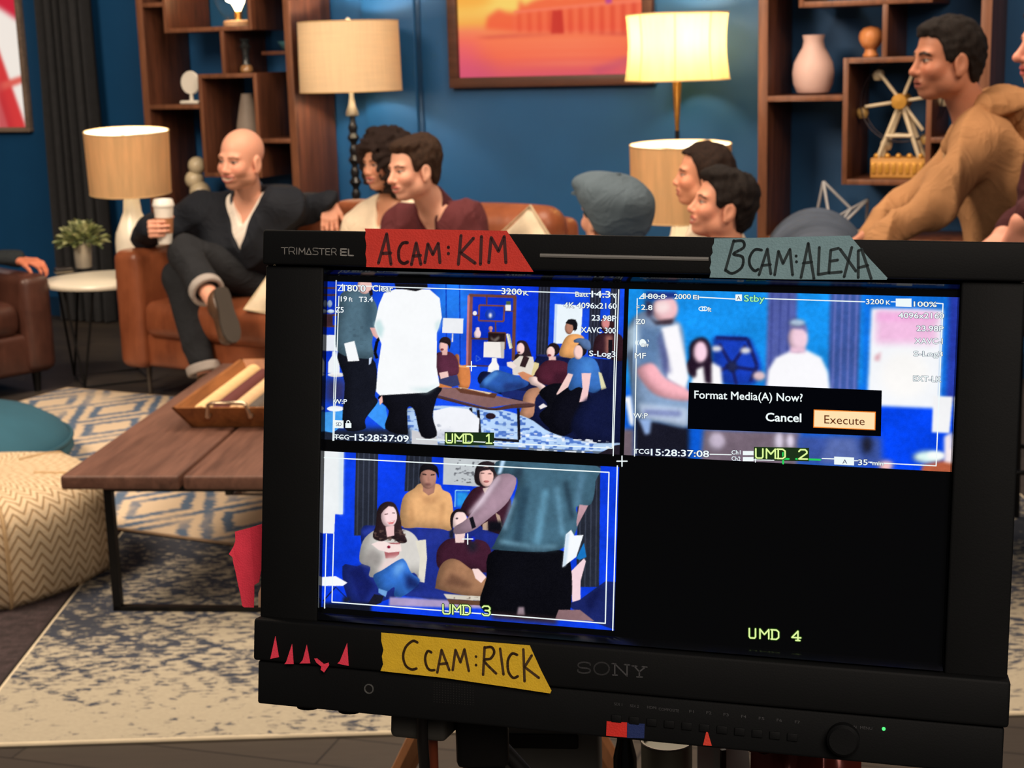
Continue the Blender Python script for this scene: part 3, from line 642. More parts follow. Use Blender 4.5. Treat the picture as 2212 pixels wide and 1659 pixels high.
# ------------------------------------------------------------------ navy channel-tufted sofa (behind the monitor, facing left)
NRZ = math.radians(80.0); N0 = np.array([0.84, 4.17])   # local x runs from near end to far end; local y = towards the sitters' backs is -y
NX = np.array([math.cos(NRZ), math.sin(NRZ)]); NY = np.array([-NX[1], NX[0]])
def nl(x, y, z=0.0):
    p = N0+NX*x+NY*y; return np.array([p[0], p[1], z])
navy = mat('navy_velvet', (64, 74, 90), 0.85, var=0.15, scale=12, bump=0.1, bscale=150)
def navy_sofa():
    t = thing('tufted_sofa', 'navy blue channel-tufted sofa with rounded back under the beige hoodie', 'sofa', tuple(nl(0, 0)), NRZ)
    Ln = 1.72
    MB().rbox((Ln/2, 0.36, 0.25), (Ln, 0.72, 0.18), 0.05, 4).build('base', navy, t)
    for i in range(3): MB().rbox((Ln*(i+0.5)/3, 0.44, 0.40), (Ln/3-0.006, 0.62, 0.15), 0.05, 4, 4, 0.015).build('seat_cushion', navy, t)
    n = 11; MB().rbox((Ln/2, -0.035, 0.56), (Ln-0.02, 0.26, 0.56), 0.12, 6).build('back_core', navy, t)
    for i in range(n):   # upright padded channels of the back, rounded over the top
        x = Ln*(i+0.5)/n; pth = [(x, 0.13, 0.30), (x, 0.13, 0.56), (x, 0.11, 0.72), (x, 0.065, 0.83), (x, 0.0, 0.885), (x, -0.07, 0.885), (x, -0.135, 0.83), (x, -0.18, 0.72), (x, -0.20, 0.56), (x, -0.20, 0.30)]
        q = smooth_path(pth, 5); MB().tube(q, Ln/n*0.475, 18).build('back_channel', navy, t)
    for x in (-0.08, Ln+0.08): MB().rbox((x, 0.32, 0.42), (0.16, 0.80, 0.46), 0.07, 4, 3, 0.01).build('arm', navy, t)
    for x in (0.06, Ln-0.06):
        for y in (0.06, 0.66): MB().tube([(x, y, 0.18), (x, y, 0.0)], [0.018, 0.011], 10).build('leg', wood('pale_leg_wood', (150, 106, 66), (190, 144, 98), 2), t)
navy_sofa()
# ------------------------------------------------------------------ coffee table
TRZ = math.radians(-6.0); T0 = np.array([-1.284, 4.195]); TX = np.array([math.cos(TRZ), math.sin(TRZ)]); TY = np.array([-TX[1], TX[0]])
def tl(x, y, z=0.0):
    p = T0+TX*x+TY*y; return np.array([p[0], p[1], z])
def coffee_table():
    t = thing('coffee_table', 'long low coffee table of two wide walnut planks on a black frame', 'table', tuple(tl(0, 0)), TRZ)
    Lg, pw, gap, zt, th = 1.62, 0.345, 0.012, 0.43, 0.042
    wm = wood('coffee_table_walnut', (78, 52, 43), (122, 86, 72), 1, 0.5, 0.8)
    for i in range(2): MB().rbox((pw*(i+0.5)+gap*i, Lg/2, zt-th/2), (pw, Lg, th), 0.009, 3).build('plank', wm, t)
    w_ = 2*pw+gap
    for y in (0.06, Lg-0.40):
        for x in (0.117, w_-0.117): MB().box((x, y, (zt-th)/2), (0.024, 0.024, zt-th)).build('leg', blackm, t, False)
        MB().box((w_/2, y, 0.012), (w_-0.21, 0.024, 0.024)).build('foot_bar', blackm, t, False)
        MB().box((w_/2, y, zt-th-0.009), (w_-0.21, 0.024, 0.018)).build('top_bar', blackm, t, False)
    for x in (0.117, w_-0.117): MB().box((x, (Lg-0.34)/2, zt-th-0.009), (0.02, Lg-0.46, 0.018)).build('side_rail', blackm, t, False)
coffee_table()
# tray
TRW, TRL, TRH = 0.375, 0.80, 0.072
tf = atz(370, 882, 0.43+TRH); tr_rz = TRZ
t_o = tf[:2]+TX*0.0
def tray():
    t = thing('serving_tray', 'wooden serving tray with flared sides and metal handles on the coffee table', 'tray', (t_o[0], t_o[1], 0.4305), TRZ)
    tw = wood('tray_wood', (112, 66, 34), (168, 108, 60), 1, 0.45); s_ = 0.045; th = 0.012
    MB().box((TRW/2, TRL/2, 0.006), (TRW-2*s_, TRL-2*s_, 0.012)).build('bottom', wood('tray_floor_wood', (150, 98, 52), (206, 150, 90), 1), t, False)
    def side(a, b, c, d):   # outer bottom a,b ; outer top c,d
        ctr = np.array([TRW/2, TRL/2]); o = []
        for p in (a, b, c, d):
            q = np.array(p[:2]); v = ctr-q; ax = 0 if abs(a[0]-b[0]) < 1e-6 else 1; e = [0, 0]; e[ax] = math.copysign(th, v[ax]); o.append((q[0]+e[0], q[1]+e[1], p[2]))
        vs = [a, b, c, d]+o; MB().add(vs, [(0, 1, 2, 3), (7, 6, 5, 4), (0, 4, 5, 1), (1, 5, 6, 2), (2, 6, 7, 3), (3, 7, 4, 0)]).build('side', tw, t, False)
    B = [(s_, s_, 0), (TRW-s_, s_, 0), (TRW-s_, TRL-s_, 0), (s_, TRL-s_, 0)]; T = [(0, 0, TRH), (TRW, 0, TRH), (TRW, TRL, TRH), (0, TRL, TRH)]
    for i in range(4):
        j = (i+1) % 4; side(B[i], B[j], T[j], T[i])
    for y, sg in ((0.0, -1), (TRL, 1)):
        hx = TRW/2; pts = [(hx-0.068, y-sg*0.018, 0.045), (hx-0.068, y+sg*0.018, 0.052), (hx-0.060, y+sg*0.028, 0.088), (hx-0.05, y+sg*0.03, 0.094), (hx+0.05, y+sg*0.03, 0.094), (hx+0.060, y+sg*0.028, 0.088), (hx+0.068, y+sg*0.018, 0.052), (hx+0.068, y-sg*0.018, 0.045)]
        h = MB().tube(pts, 0.0065, 8).build('handle', mat('nickel_handle', (196, 176, 150), 0.25, 0.9), t)
        for sx in (-1, 1): MB().sphere((hx+sx*0.068, y+sg*0.012, 0.048), 0.009, 10, 6).build('rivet', mat('nickel_handle', (196, 176, 150), 0.25, 0.9), h)
tray()
rollc = [((232, 196, 140), 'cream'), ((96, 44, 42), 'dark maroon'), ((222, 184, 140), 'ribbed beige'), ((84, 76, 70), 'charcoal grey'), ((236, 200, 140), 'pale yellow')]
for i, (c, nm) in enumerate(rollc):
    r_ = 0.0275; x = t_o+TX*(0.072+i*0.0575); o = x+TY*0.065
    t = thing('rolled_cloth', nm+' rolled cloth lying lengthwise in the serving tray', 'rolled cloth', (o[0], o[1], 0.4305+0.0135+r_), TRZ, 'rolls in the serving tray')
    L_ = 0.66 if i != 1 else 0.58; prof = [(0.0, 0), (r_*0.8, 0.002), (r_, 0.012)]+[(r_*(1-0.03*(k % 2) if i == 2 else 1.0), 0.02+(L_-0.04)*k/40) for k in range(41)]+[(r_, L_-0.012), (r_*0.8, L_-0.002), (0, L_)]
    MB().lathe(prof, 20).xf(Matrix.Rotation(-PI/2, 4, 'X')).build('roll', mat('roll_'+nm.replace(' ', '_'), c, 0.75, var=0.08, scale=25, bump=0.15, bscale=200), t)
    MB().tube([(0.0215*math.cos(a)*(a/14.0), 0.0, 0.0215*math.sin(a)*(a/14.0)) for a in np.linspace(2, 14, 40)], 0.0015, 5).build('spiral_edge', mat('roll_edge_'+nm.replace(' ', '_'), [int(k*0.7) for k in c], 0.8), t)
# ------------------------------------------------------------------ chevron pouf and teal pouf
def chev_mat():
    t = NT('chevron_knit'); uv = t.n('ShaderNodeUVMap'); sp = t.n('ShaderNodeSeparateXYZ'); t.l(uv.outputs[0], sp.inputs[0]); u, v = sp.outputs[0], sp.outputs[1]
    z = t.math('PINGPONG', u, 0.034); s = t.math('FRACT', t.math('DIVIDE', t.math('SUBTRACT', v, t.math('MULTIPLY', z, 1.25)), 0.034))
    st = t.math('PINGPONG', s, 0.5); m = t.ramp(st, [(0.08, (0, 0, 0, 1)), (0.20, (1, 1, 1, 1))]); n = t.noise(t.obj(), 160, 3)
    c = t.mix(m, rgba((172, 142, 106)), rgba((226, 204, 170))); c = t.mix(t.math('MULTIPLY', n, .25), c, rgba((150, 120, 90)))
    t.principled(c, 0.9, 0, 0.2, t.math('ADD', m, t.math('MULTIPLY', n, .5)), 0.6, 0.006); return t.m
def pouf(name, label, loc, rz, R_, H_, mt, fl=8, sq=0.10, prof=None):
    prof = prof or [(0.80, 0.0), (0.93, 0.03), (0.985, 0.12), (1.0, 0.35), (1.0, 0.55), (0.985, 0.72), (0.94, 0.86), (0.85, 0.945), (0.70, 0.98), (0.45, 0.995), (0.2, 1.0), (0.0, 1.0)]
    seg = 96; V = []; UV = []; s_ = 0; last = None
    for (r, z) in prof:
        if last: s_ += math.hypot((r-last[0])*R_, (z-last[1])*H_)
        last = (r, z)
        for k in range(seg+1):
            a = 2*PI*k/seg; f = abs(((a/(2*PI)*fl) % 1)-0.5)*2; q = 1+sq*0.35*(f**2-0.4) if r > 0.3 else 1
            V.append((r*R_*q*math.cos(a), r*R_*q*math.sin(a), z*H_)); UV.append((a*R_, s_))
    Fq = [(i*(seg+1)+k, i*(seg+1)+k+1, (i+1)*(seg+1)+k+1, (i+1)*(seg+1)+k) for i in range(len(prof)-1) for k in range(seg)]
    t = thing(name, label, 'pouf', loc, rz); o = np_mesh('cover', V, Fq, mt, t)
    ul = o.data.uv_layers.new(name='UVMap'); li = np.zeros(len(o.data.loops), np.int32); o.data.loops.foreach_get('vertex_index', li)
    ul.data.foreach_set('uv', np.array(UV, np.float32)[li].ravel())
    MB().lathe([(0, 0), (R_*0.8, 0.0), (R_*0.8, 0.004), (0, 0.004)], 40).build('underside', mat('pouf_underside', (90, 76, 60)), t)
    return t, prof
pt, prof = pouf('knitted_pouf', 'cream and tan chevron knitted pouf beside the coffee table', (-1.685, 4.62, 0), 0.0, 0.415, 0.33, chev_mat(), 6, 0.16)
for k in range(6):
    a = 2*PI*(k)/6
    MB().tube([(r*0.415*1.036*math.cos(a), r*0.415*1.036*math.sin(a), z*0.33) for r, z in prof[1:-2]], 0.006, 6).build('seam', mat('pouf_seam', (186, 156, 116), 0.9), pt)
teal = mat('teal_velour', (44, 94, 114), 0.85, var=0.08, scale=5, bump=0.1, bscale=90)
tp, prof2 = pouf('floor_cushion', 'large round teal floor cushion behind the chevron pouf', (-2.30, 5.82, 0), 0.2, 0.56, 0.285, teal, 4, 0.06,
              [(0.75, 0.0), (0.93, 0.10), (1.0, 0.32), (0.99, 0.46), (0.93, 0.62), (0.80, 0.78), (0.60, 0.90), (0.35, 0.975), (0.12, 1.0), (0.0, 1.0)])
MB().tube([(1.0*0.56*math.cos(a), 1.0*0.56*math.sin(a), 0.13) for a in np.linspace(0, 2*PI, 64, endpoint=False)], 0.008, 6, True).build('piping', mat('teal_piping', (40, 84, 100), 0.8), tp)
# ------------------------------------------------------------------ rugs and carpets
def rug_front_mat():
    t = NT('distressed_cream_rug'); v = t.obj(); vs_ = t.obj((2.2, 5.5, 1))
    big = t.noise(t.obj((1, 1.2, 1)), 1.6, 2, .5); fine = t.noise(vs_, 11, 6, .68, .5); fine2 = t.noise(vs_, 34, 4, .6)
    # faded rows of motifs
    sp = t.n('ShaderNodeSeparateXYZ'); t.l(v, sp.inputs[0]); x, y = sp.outputs[0], sp.outputs[1]
    px = t.math('PINGPONG', x, 0.085); py = t.math('PINGPONG', t.math('ADD', y, 0.1), 0.075); mot = t.math('SUBTRACT', t.math('ADD', px, py), 0.085)
    motm = t.ramp(t.math('ABSOLUTE', mot), [(0.006, (1, 1, 1, 1)), (0.03, (0, 0, 0, 1))])
    grad = t.n('ShaderNodeMapRange'); t.l(y, grad.inputs[0]); grad.inputs[1].default_value = 0.10; grad.inputs[2].default_value = 1.0; grad.inputs[3].default_value = -0.055; grad.inputs[4].default_value = 0.10
    s = t.math('ADD', t.math('ADD', fine, t.math('MULTIPLY', t.math('SUBTRACT', big, .5), .55)), t.math('ADD', grad.outputs[0], t.math('MULTIPLY', motm, .07)))
    m = t.ramp(s, [(0.53, (0, 0, 0, 1)), (0.60, (1, 1, 1, 1))]); cream = t.mix(fine2, rgba((190, 181, 160)), rgba((158, 149, 132)))
    ink = t.mix(big, rgba((40, 56, 84)), rgba((80, 80, 82))); c = t.mix(m, cream, ink)
    t.principled(c, 0.95, 0, 0.1, fine2, 0.4, 0.004); return t.m
def rug_back_mat():
    t = NT('blue_trellis_rug'); v = t.obj(); sp = t.n('ShaderNodeSeparateXYZ'); t.l(v, sp.inputs[0]); x, y = sp.outputs[0], sp.outputs[1]
    wob = t.noise(v, 3.0, 3, .5); x2 = t.math('ADD', x, t.math('MULTIPLY', wob, .06)); y2 = t.math('ADD', y, t.math('MULTIPLY', wob, .05))
    px = t.math('PINGPONG', x2, 0.20); py = t.math('PINGPONG', y2, 0.30); d = t.math('ADD', px, t.math('MULTIPLY', py, .667))
    l1 = t.math('ABSOLUTE', t.math('SUBTRACT', d, 0.20)); l2 = t.math('ABSOLUTE', t.math('SUBTRACT', d, 0.11)); l3 = t.math('ABSOLUTE', t.math('SUBTRACT', d, 0.29))
    mm = t.math('MINIMUM', t.math('MINIMUM', l1, l2), l3); n = t.noise(t.obj((2, 6, 1)), 9, 4, .6)
    m = t.ramp(t.math('ADD', mm, t.math('MULTIPLY', t.math('SUBTRACT', n, .5), .07)), [(0.016, (1, 1, 1, 1)), (0.030, (0, 0, 0, 1))])
    m = t.math('MULTIPLY', m, t.ramp(t.noise(v, 2.3, 3, .6), [(0.36, (.25, .25, .25, 1)), (0.5, (1, 1, 1, 1))]))
    c = t.mix(m, rgba((222, 200, 172)), rgba((96, 116, 142))); t.principled(c, 0.95, 0, 0.1, n, 0.4, 0.004); return t.m
def rug(name, label, loc, rz, sx, sy, mt, edge, z=0.0, th=0.009):
    t = thing(name, label, 'rug', (loc[0], loc[1], z+0.001), rz)
    MB().rbox((sx/2, sy/2, th/2), (sx, sy, th), 0.004, 2).build('pile', mt, t)
    for i, (a, b) in enumerate((((0, 0), (sx, 0)), ((0, sy), (sx, sy)), ((0, 0), (0, sy)), ((sx, 0), (sx, sy)))):
        MB().tube([(a[0], a[1], th/2), (b[0], b[1], th/2)], th*0.62, 6).build('binding', edge, t)
cream_b = mat('cream_rug_binding', (222, 208, 180), 0.9)
rug('woven_rug', 'blue and cream trellis rug under the far end of the coffee table', (-2.97, 5.81), math.radians(-26), 3.2, 1.78, rug_back_mat(), mat('tan_rug_binding', (150, 124, 98), 0.9), 0.0115)
rug('distressed_rug', 'faded cream rug with worn blue pattern in front of the coffee table', (-1.325, 3.355), math.radians(0.4), 3.1, 2.1, rug_front_mat(), cream_b, 0.0)
rug('shag_rug', 'dark plum brown shaggy rug under the chevron pouf', (-3.3, 3.44), math.radians(0.4), 1.96, 1.60, mat('plum_shag', (58, 46, 48), 0.95, var=0.5, scale=40, bump=0.8, bscale=140), mat('plum_binding', (46, 36, 38), 0.9))
# ------------------------------------------------------------------ pillows on the tan sofa
def pillow(label, c, rot, s=0.40, mt=None):
    t = thing('throw_pillow', label, 'pillow', c); t.rotation_euler = rot
    n = 14; V = []; Fq = []
    for sg in (1, -1):
        for i in range(n+1):
            for j in range(n+1):
                u, v = -1+2*i/n, -1+2*j/n; e = (max(0, (1-u**2)*(1-v**2)))**0.45; pin = 1-0.07*(1-abs(u*v))*0.0-0.06*(1-u*u)*abs(v)**3-0.06*(1-v*v)*abs(u)**3
                V.append((u*s/2*pin, sg*0.07*e, v*s/2*pin))
    N = (n+1)**2
    for i in range(n):
        for j in range(n):
            a = i*(n+1)+j; Fq.append((a, a+n+1, a+n+2, a+1)); b = a+N; Fq.append((b, b+1, b+n+2, b+n+1))
    np_mesh('cover', V, Fq, mt or mat('cream_pillow', (226, 210, 182), 0.9, var=0.12, scale=14, bump=0.1), t)
    MB().tube([(-s/2, 0, -s/2), (s/2, 0, -s/2), (s/2, 0, s/2), (-s/2, 0, s/2)], 0.005, 6, True).build('piping', mat('cream_piping', (206, 188, 156), 0.9), t)
pq = at(1140, 560, 6.45); pillow('cream throw pillow with its corner up at the right end of the tan sofa', tuple(pq), (0.15, math.radians(54), SRZ), 0.33)
pq = at(650, 640, 6.82); pillow('cream throw pillow on the tan sofa right of the bald man', (pq[0], pq[1], 0.575), (-0.95, math.radians(6), SRZ+0.1), 0.38)
# ================================================================== PEOPLE
def nrm(v): v = np.asarray(v, float); return v/(np.linalg.norm(v) or 1)
def smin(a, b, k): h = np.clip(.5+.5*(b-a)/k, 0, 1); return b+(a-b)*h-k*h*(1-h)
def smax(a, b, k): return -smin(-a, -b, k)
def cone(p, a, b, ra, rb):
    a = np.asarray(a, float); ba = np.asarray(b, float)-a; pa = p-a; h = np.clip(pa@ba/max(ba@ba, 1e-9), 0, 1)
    return np.linalg.norm(pa-h[:, None]*ba, axis=1)-(ra+(rb-ra)*h)
def ellip(p, c, r, R=None):
    q = p-np.asarray(c, float)
    if R is not None: q = q@R
    r = np.asarray(r, float); k0 = np.linalg.norm(q/r, axis=1); k1 = np.linalg.norm(q/(r*r), axis=1); return k0*(k0-1)/np.maximum(k1, 1e-9)
def wob(p, s, seed=0):
    r = np.random.RandomState(seed); o = np.zeros(len(p))
    for i in range(5):
        d = nrm(r.normal(size=3)); o += np.sin(p@d*s*(0.7+0.35*i)+r.uniform(0, 6)+1.6*np.sin(p@nrm(r.normal(size=3))*s*0.5))/(1+0.5*i)
    return o/2.3
def folds(p, s, seed=0):
    r = np.random.RandomState(seed+50); o = 0
    for i in range(2):
        d = nrm(r.normal(size=3)); o = o+(1-np.abs(np.sin(p@d*s*(1+.45*i)+2.4*wob(p, s*.38, seed+i+3))))**2-.3
    return o
def surf(fn, lo, hi, h, B=8):
    lo = np.asarray(lo, float); hi = np.asarray(hi, float); nb = np.ceil((hi-lo)/h/B).astype(int); n = nb*B
    g = np.stack(np.meshgrid(*[np.arange(k) for k in nb], indexing='ij'), -1).reshape(-1, 3)
    dc = fn(lo+h*(g*B+(B-1)/2)); act = np.abs(dc) < h*B*0.9*1.4+0.006
    val = np.ones(n, np.float32); vb = val.reshape(nb[0], B, nb[1], B, nb[2], B)
    sg = np.where(dc < 0, -1.0, 1.0).reshape(nb); vb[:] = sg[:, None, :, None, :, None]
    off = np.stack(np.meshgrid(*[np.arange(B)]*3, indexing='ij'), -1).reshape(-1, 3); ga = g[act]
    for s in range(0, len(ga), 400):
        nodes = (ga[s:s+400, None]*B+off[None]).reshape(-1, 3); val[nodes[:, 0], nodes[:, 1], nodes[:, 2]] = fn(lo+h*nodes)
    ins = val < 0; c = ins[:-1, :-1, :-1].astype(np.int8).copy()*0
    for dx in (0, 1):
        for dy in (0, 1):
            for dz in (0, 1): c += ins[dx:n[0]-1+dx, dy:n[1]-1+dy, dz:n[2]-1+dz]
    cells = np.argwhere((c > 0) & (c < 8)); idx = np.full(c.shape, -1, np.int32); idx[tuple(cells.T)] = np.arange(len(cells))
    acc = np.zeros((len(cells), 3)); cnt = np.zeros(len(cells)); cor = [(x, y, z) for x in (0, 1) for y in (0, 1) for z in (0, 1)]
    for a in cor:
        for ax in range(3):
            if a[ax]: continue
            b = list(a); b[ax] = 1; ca = cells+np.array(a); cb = cells+np.array(b); va = val[tuple(ca.T)]; vb_ = val[tuple(cb.T)]; m = (va < 0) != (vb_ < 0)
            t = np.where(m, va/np.where(va == vb_, 1, va-vb_), 0); pt = np.repeat(np.array(a, float)[None], len(cells), 0); pt[:, ax] = t; acc += pt*m[:, None]; cnt += m
    V = lo+h*(cells+acc/np.maximum(cnt, 1)[:, None]); Fs = []
    for ax in range(3):
        a1, a2 = [(1, 2), (2, 0), (0, 1)][ax]; s0 = [slice(0, k-1) for k in n]; s1 = list(s0); s0[ax] = slice(0, n[ax]-1); s1[ax] = slice(1, n[ax])
        e = np.argwhere(ins[tuple(s0)] != ins[tuple(s1)]); e = e[(e[:, a1] > 0) & (e[:, a2] > 0)]
        if not len(e): continue
        d1 = np.zeros(3, int); d1[a1] = 1; d2 = np.zeros(3, int); d2[a2] = 1
        q = np.stack([idx[tuple((e-d1-d2).T)], idx[tuple((e-d2).T)], idx[tuple(e.T)], idx[tuple((e-d1).T)]], 1); fl = ins[tuple(e.T)]
        q = np.where(fl[:, None], q, q[:, ::-1]); Fs.append(q[(q >= 0).all(1)])
    return V, (np.concatenate(Fs) if Fs else np.zeros((0, 4), int))
def bounds(pts, pad): P = np.array(pts); return P.min(0)-pad, P.max(0)+pad
# ---- head in its own frame: x forward, y left, z up; eyes at z=0
class Head:
    def __init__(s, H, f, up=(0, 0, 1), sc=1.0, nose=1.0, jaw=1.0, smile=0.0, fat=1.0):
        s.H = np.asarray(H, float); f = nrm(f); l = nrm(np.cross(up, f)); u = np.cross(f, l); s.M = np.stack([f, l, u], 1); s.sc = sc; s.nose = nose; s.jaw = jaw; s.smile = smile; s.fat = fat
    def loc(s, p): return ((p-s.H)@s.M)/s.sc
    def w(s, q): return s.H+s.M@(np.asarray(q, float)*s.sc)
    def cran(s, q, t=0.0): return ellip(q, (-.012, 0, .036), (.098+t, .077+t, .086+t))
    def sdf(s, p):
        q = s.loc(p); d = s.cran(q); ya = np.abs(q[:, 1]); qa = q.copy(); qa[:, 1] = ya; j = s.jaw; w_ = s.fat
        d = smin(d, ellip(q, (.020, 0, -.030), (.074, .060*w_, .082)), .025)
        d = smin(d, ellip(q, (.060, 0, -.094), (.028, .026*j, .020)), .022)
        d = smin(d, ellip(qa, (.004, .046*w_, -.066), (.030, .020, .026*j)), .03)
        d = smin(d, ellip(qa, (.076, .022, .020), (.016, .028, .010)), .018)
        d = smin(d, ellip(qa, (.062, .036*w_, -.028), (.028, .026, .024+.004*s.smile)), .018)
        d = smax(d, -ellip(qa, (.098, .031, .001), (.016, .017, .010)), .014)
        d = smin(d, ellip(qa, (.0765, .0310, .000), (.0125, .0135, .0105)), .004)
        d = smin(d, cone(q, (.086, 0, .010), (.101*s.nose+.002, 0, -.030), .0072, .0115), .014)
        d = smin(d, ellip(q, (.1035*s.nose, 0, -.033), (.0115, .0110, .0098)), .008)
        d = smin(d, ellip(qa, (.094, .012, -.037), (.011, .0075, .0075)), .007)
        d = smax(d, -ellip(qa, (.101, .008, -.046), (.008, .004, .004)), .004)
        wm = .024+.010*s.smile; lift = .010*s.smile
        d = smin(d, ellip(q, (.080, 0, -.064), (.018, .030, .020)), .015)
        zc = -.066+lift*(ya/wm)**2
        q2 = q.copy(); q2[:, 2] -= zc; q2b = q2
        d = smin(d, ellip(q2b, (.0905-.10*0, 0, .005), (.0095, wm, .0052)), .006)
        d = smin(d, ellip(q2b, (.0885, 0, -.008), (.0095, wm*.88, .0062)), .006)
        d = smax(d, -ellip(q2b, (.103, 0, -.0012), (.016, wm*.92, .0018+.0075*s.smile)), .003)
        ear = ellip(qa, (-.008, .079, -.014), (.021, .0085, .033)); ear = smax(ear, -ellip(qa, (-.004, .090, -.010), (.012, .008, .020)), .006)
        ear = smin(ear, ellip(qa, (-.002, .078, -.042), (.009, .006, .010)), .008); d = smin(d, ear, .008)
        return d*s.sc
    def colour(s, V, skin, lip, brow, iris=(40, 28, 22), stubble=0.0, browt=1.0):
        q = s.loc(V); c = np.repeat(lin(skin)[None], len(V), 0); x, y, z = q.T; ya = np.abs(y)
        def mixc(m, col): nonlocal c; m = np.clip(m, 0, 1)[:, None]; c = c*(1-m)+lin(col)*m
        red = np.exp(-(((ya-.042)/.02)**2+((z+.028)/.02)**2))*(x > .03)+.8*np.exp(-((y/.014)**2+((z+.034)/.014)**2))*(x > .09)
        mixc(red*.30, (min(255, skin[0]+8), int(skin[1]*.74), int(skin[2]*.70)))
        if stubble: mixc(stubble*np.clip((-.038-z)/.02, 0, 1)*np.clip((x-.005)/.03, 0, 1)*np.clip((.006+np.abs(z+.066))/.02, .3, 1), brow)
        wm = .024+.010*s.smile; zc = -.066+.010*s.smile*(ya/wm)**2; zz = z-zc
        e = (ya/(wm*1.02))**2+(zz/(.0125+.004*s.smile))**2; mixc(np.clip((1.15-e)/.3, 0, 1)*(x > .072), lip)
        if s.smile > .3:
            e = (ya/(wm*.86))**2+((zz+.001)/(.0028+.0042*s.smile))**2; mixc(np.clip((1.1-e)/.2, 0, 1)*(x > .07), (206, 180, 160))
        else:
            e = (ya/(wm*.95))**2+((zz+.001)/.0024)**2; mixc(np.clip((1.2-e)/.4, 0, 1)*(x > .07)*.8, (90, 40, 36))
        e = ((ya-.0315)/.0135)**2+((z-.0002)/.0044)**2; mixc(np.clip((1.2-e)/.3, 0, 1)*(x > .055), (186, 168, 154))
        e = ((ya-.0320)/.0068)**2+((z-.0004)/.0050)**2; mixc(np.clip((1.2-e)/.3, 0, 1)*(x > .055), iris)
        e = ((ya-.0315)/.0175)**2; mixc(np.clip(1.2-np.abs(z-(.0056-.004*e))/.0026, 0, 1)*(e < 1)*(x > .05), (46, 28, 24))
        arch = .0195+.004*np.clip((ya-.014)/.02, 0, 1)-.006*np.clip((ya-.036)/.014, 0, 1); mixc(np.clip(1.5-np.abs(z-arch)/(.0034*browt), 0, 1)*((ya > .012) & (ya < .051))*(x > .045), brow)
        return c
SKIN = vcol_mat('skin', 0.5, 0.35, 0.03, 220, 0.08)
def hand_prims(W, d, n, side=1, sc=1.0, curl=(25, 30, 20), spread=0.10, thumb=(0.7, 0.6, 0.35), tcurl=25):
    """W wrist, d finger direction, n palm direction; returns list of (a,b,ra,rb)"""
    d = nrm(d); n = nrm(np.asarray(n)-d*(np.asarray(n)@d)); t = np.cross(d, n)*side; P = []; W = np.asarray(W, float); o = [.030, .010, -.011, -.030]; L = [.95, 1.05, 1.0, .8]
    for i in range(4):
        k = W+sc*(d*(.088-.006*abs(i-1.3))+t*o[i]); P.append((W+t*o[i]*.55*sc+d*.01*sc, k, .0135*sc, .0108*sc))
        dd = nrm(d+t*spread*(1.5-i)*.5); p = k; ang = 0
        for sgm, (ln, r0, r1) in enumerate(((.043, .0098, .0088), (.027, .0086, .0078), (.021, .0076, .0062))):
            ang += math.radians(curl[sgm]); v = dd*math.cos(ang)+n*math.sin(ang); q = p+v*ln*L[i]*sc; P.append((p, q, r0*sc, r1*sc)); p = q
    b = W+sc*(d*.022+t*.026); v = nrm(t*thumb[0]+d*thumb[1]+n*thumb[2]); q = b+v*.042*sc; P.append((b, q, .0135*sc, .0108*sc))
    v2 = nrm(v+n*math.sin(math.radians(tcurl))+d*.25); r = q+v2*.030*sc; P.append((q, r, .0105*sc, .0090*sc)); v3 = nrm(v2+n*math.sin(math.radians(tcurl))*.8); P.append((r, r+v3*.024*sc, .0090*sc, .0072*sc))
    return P
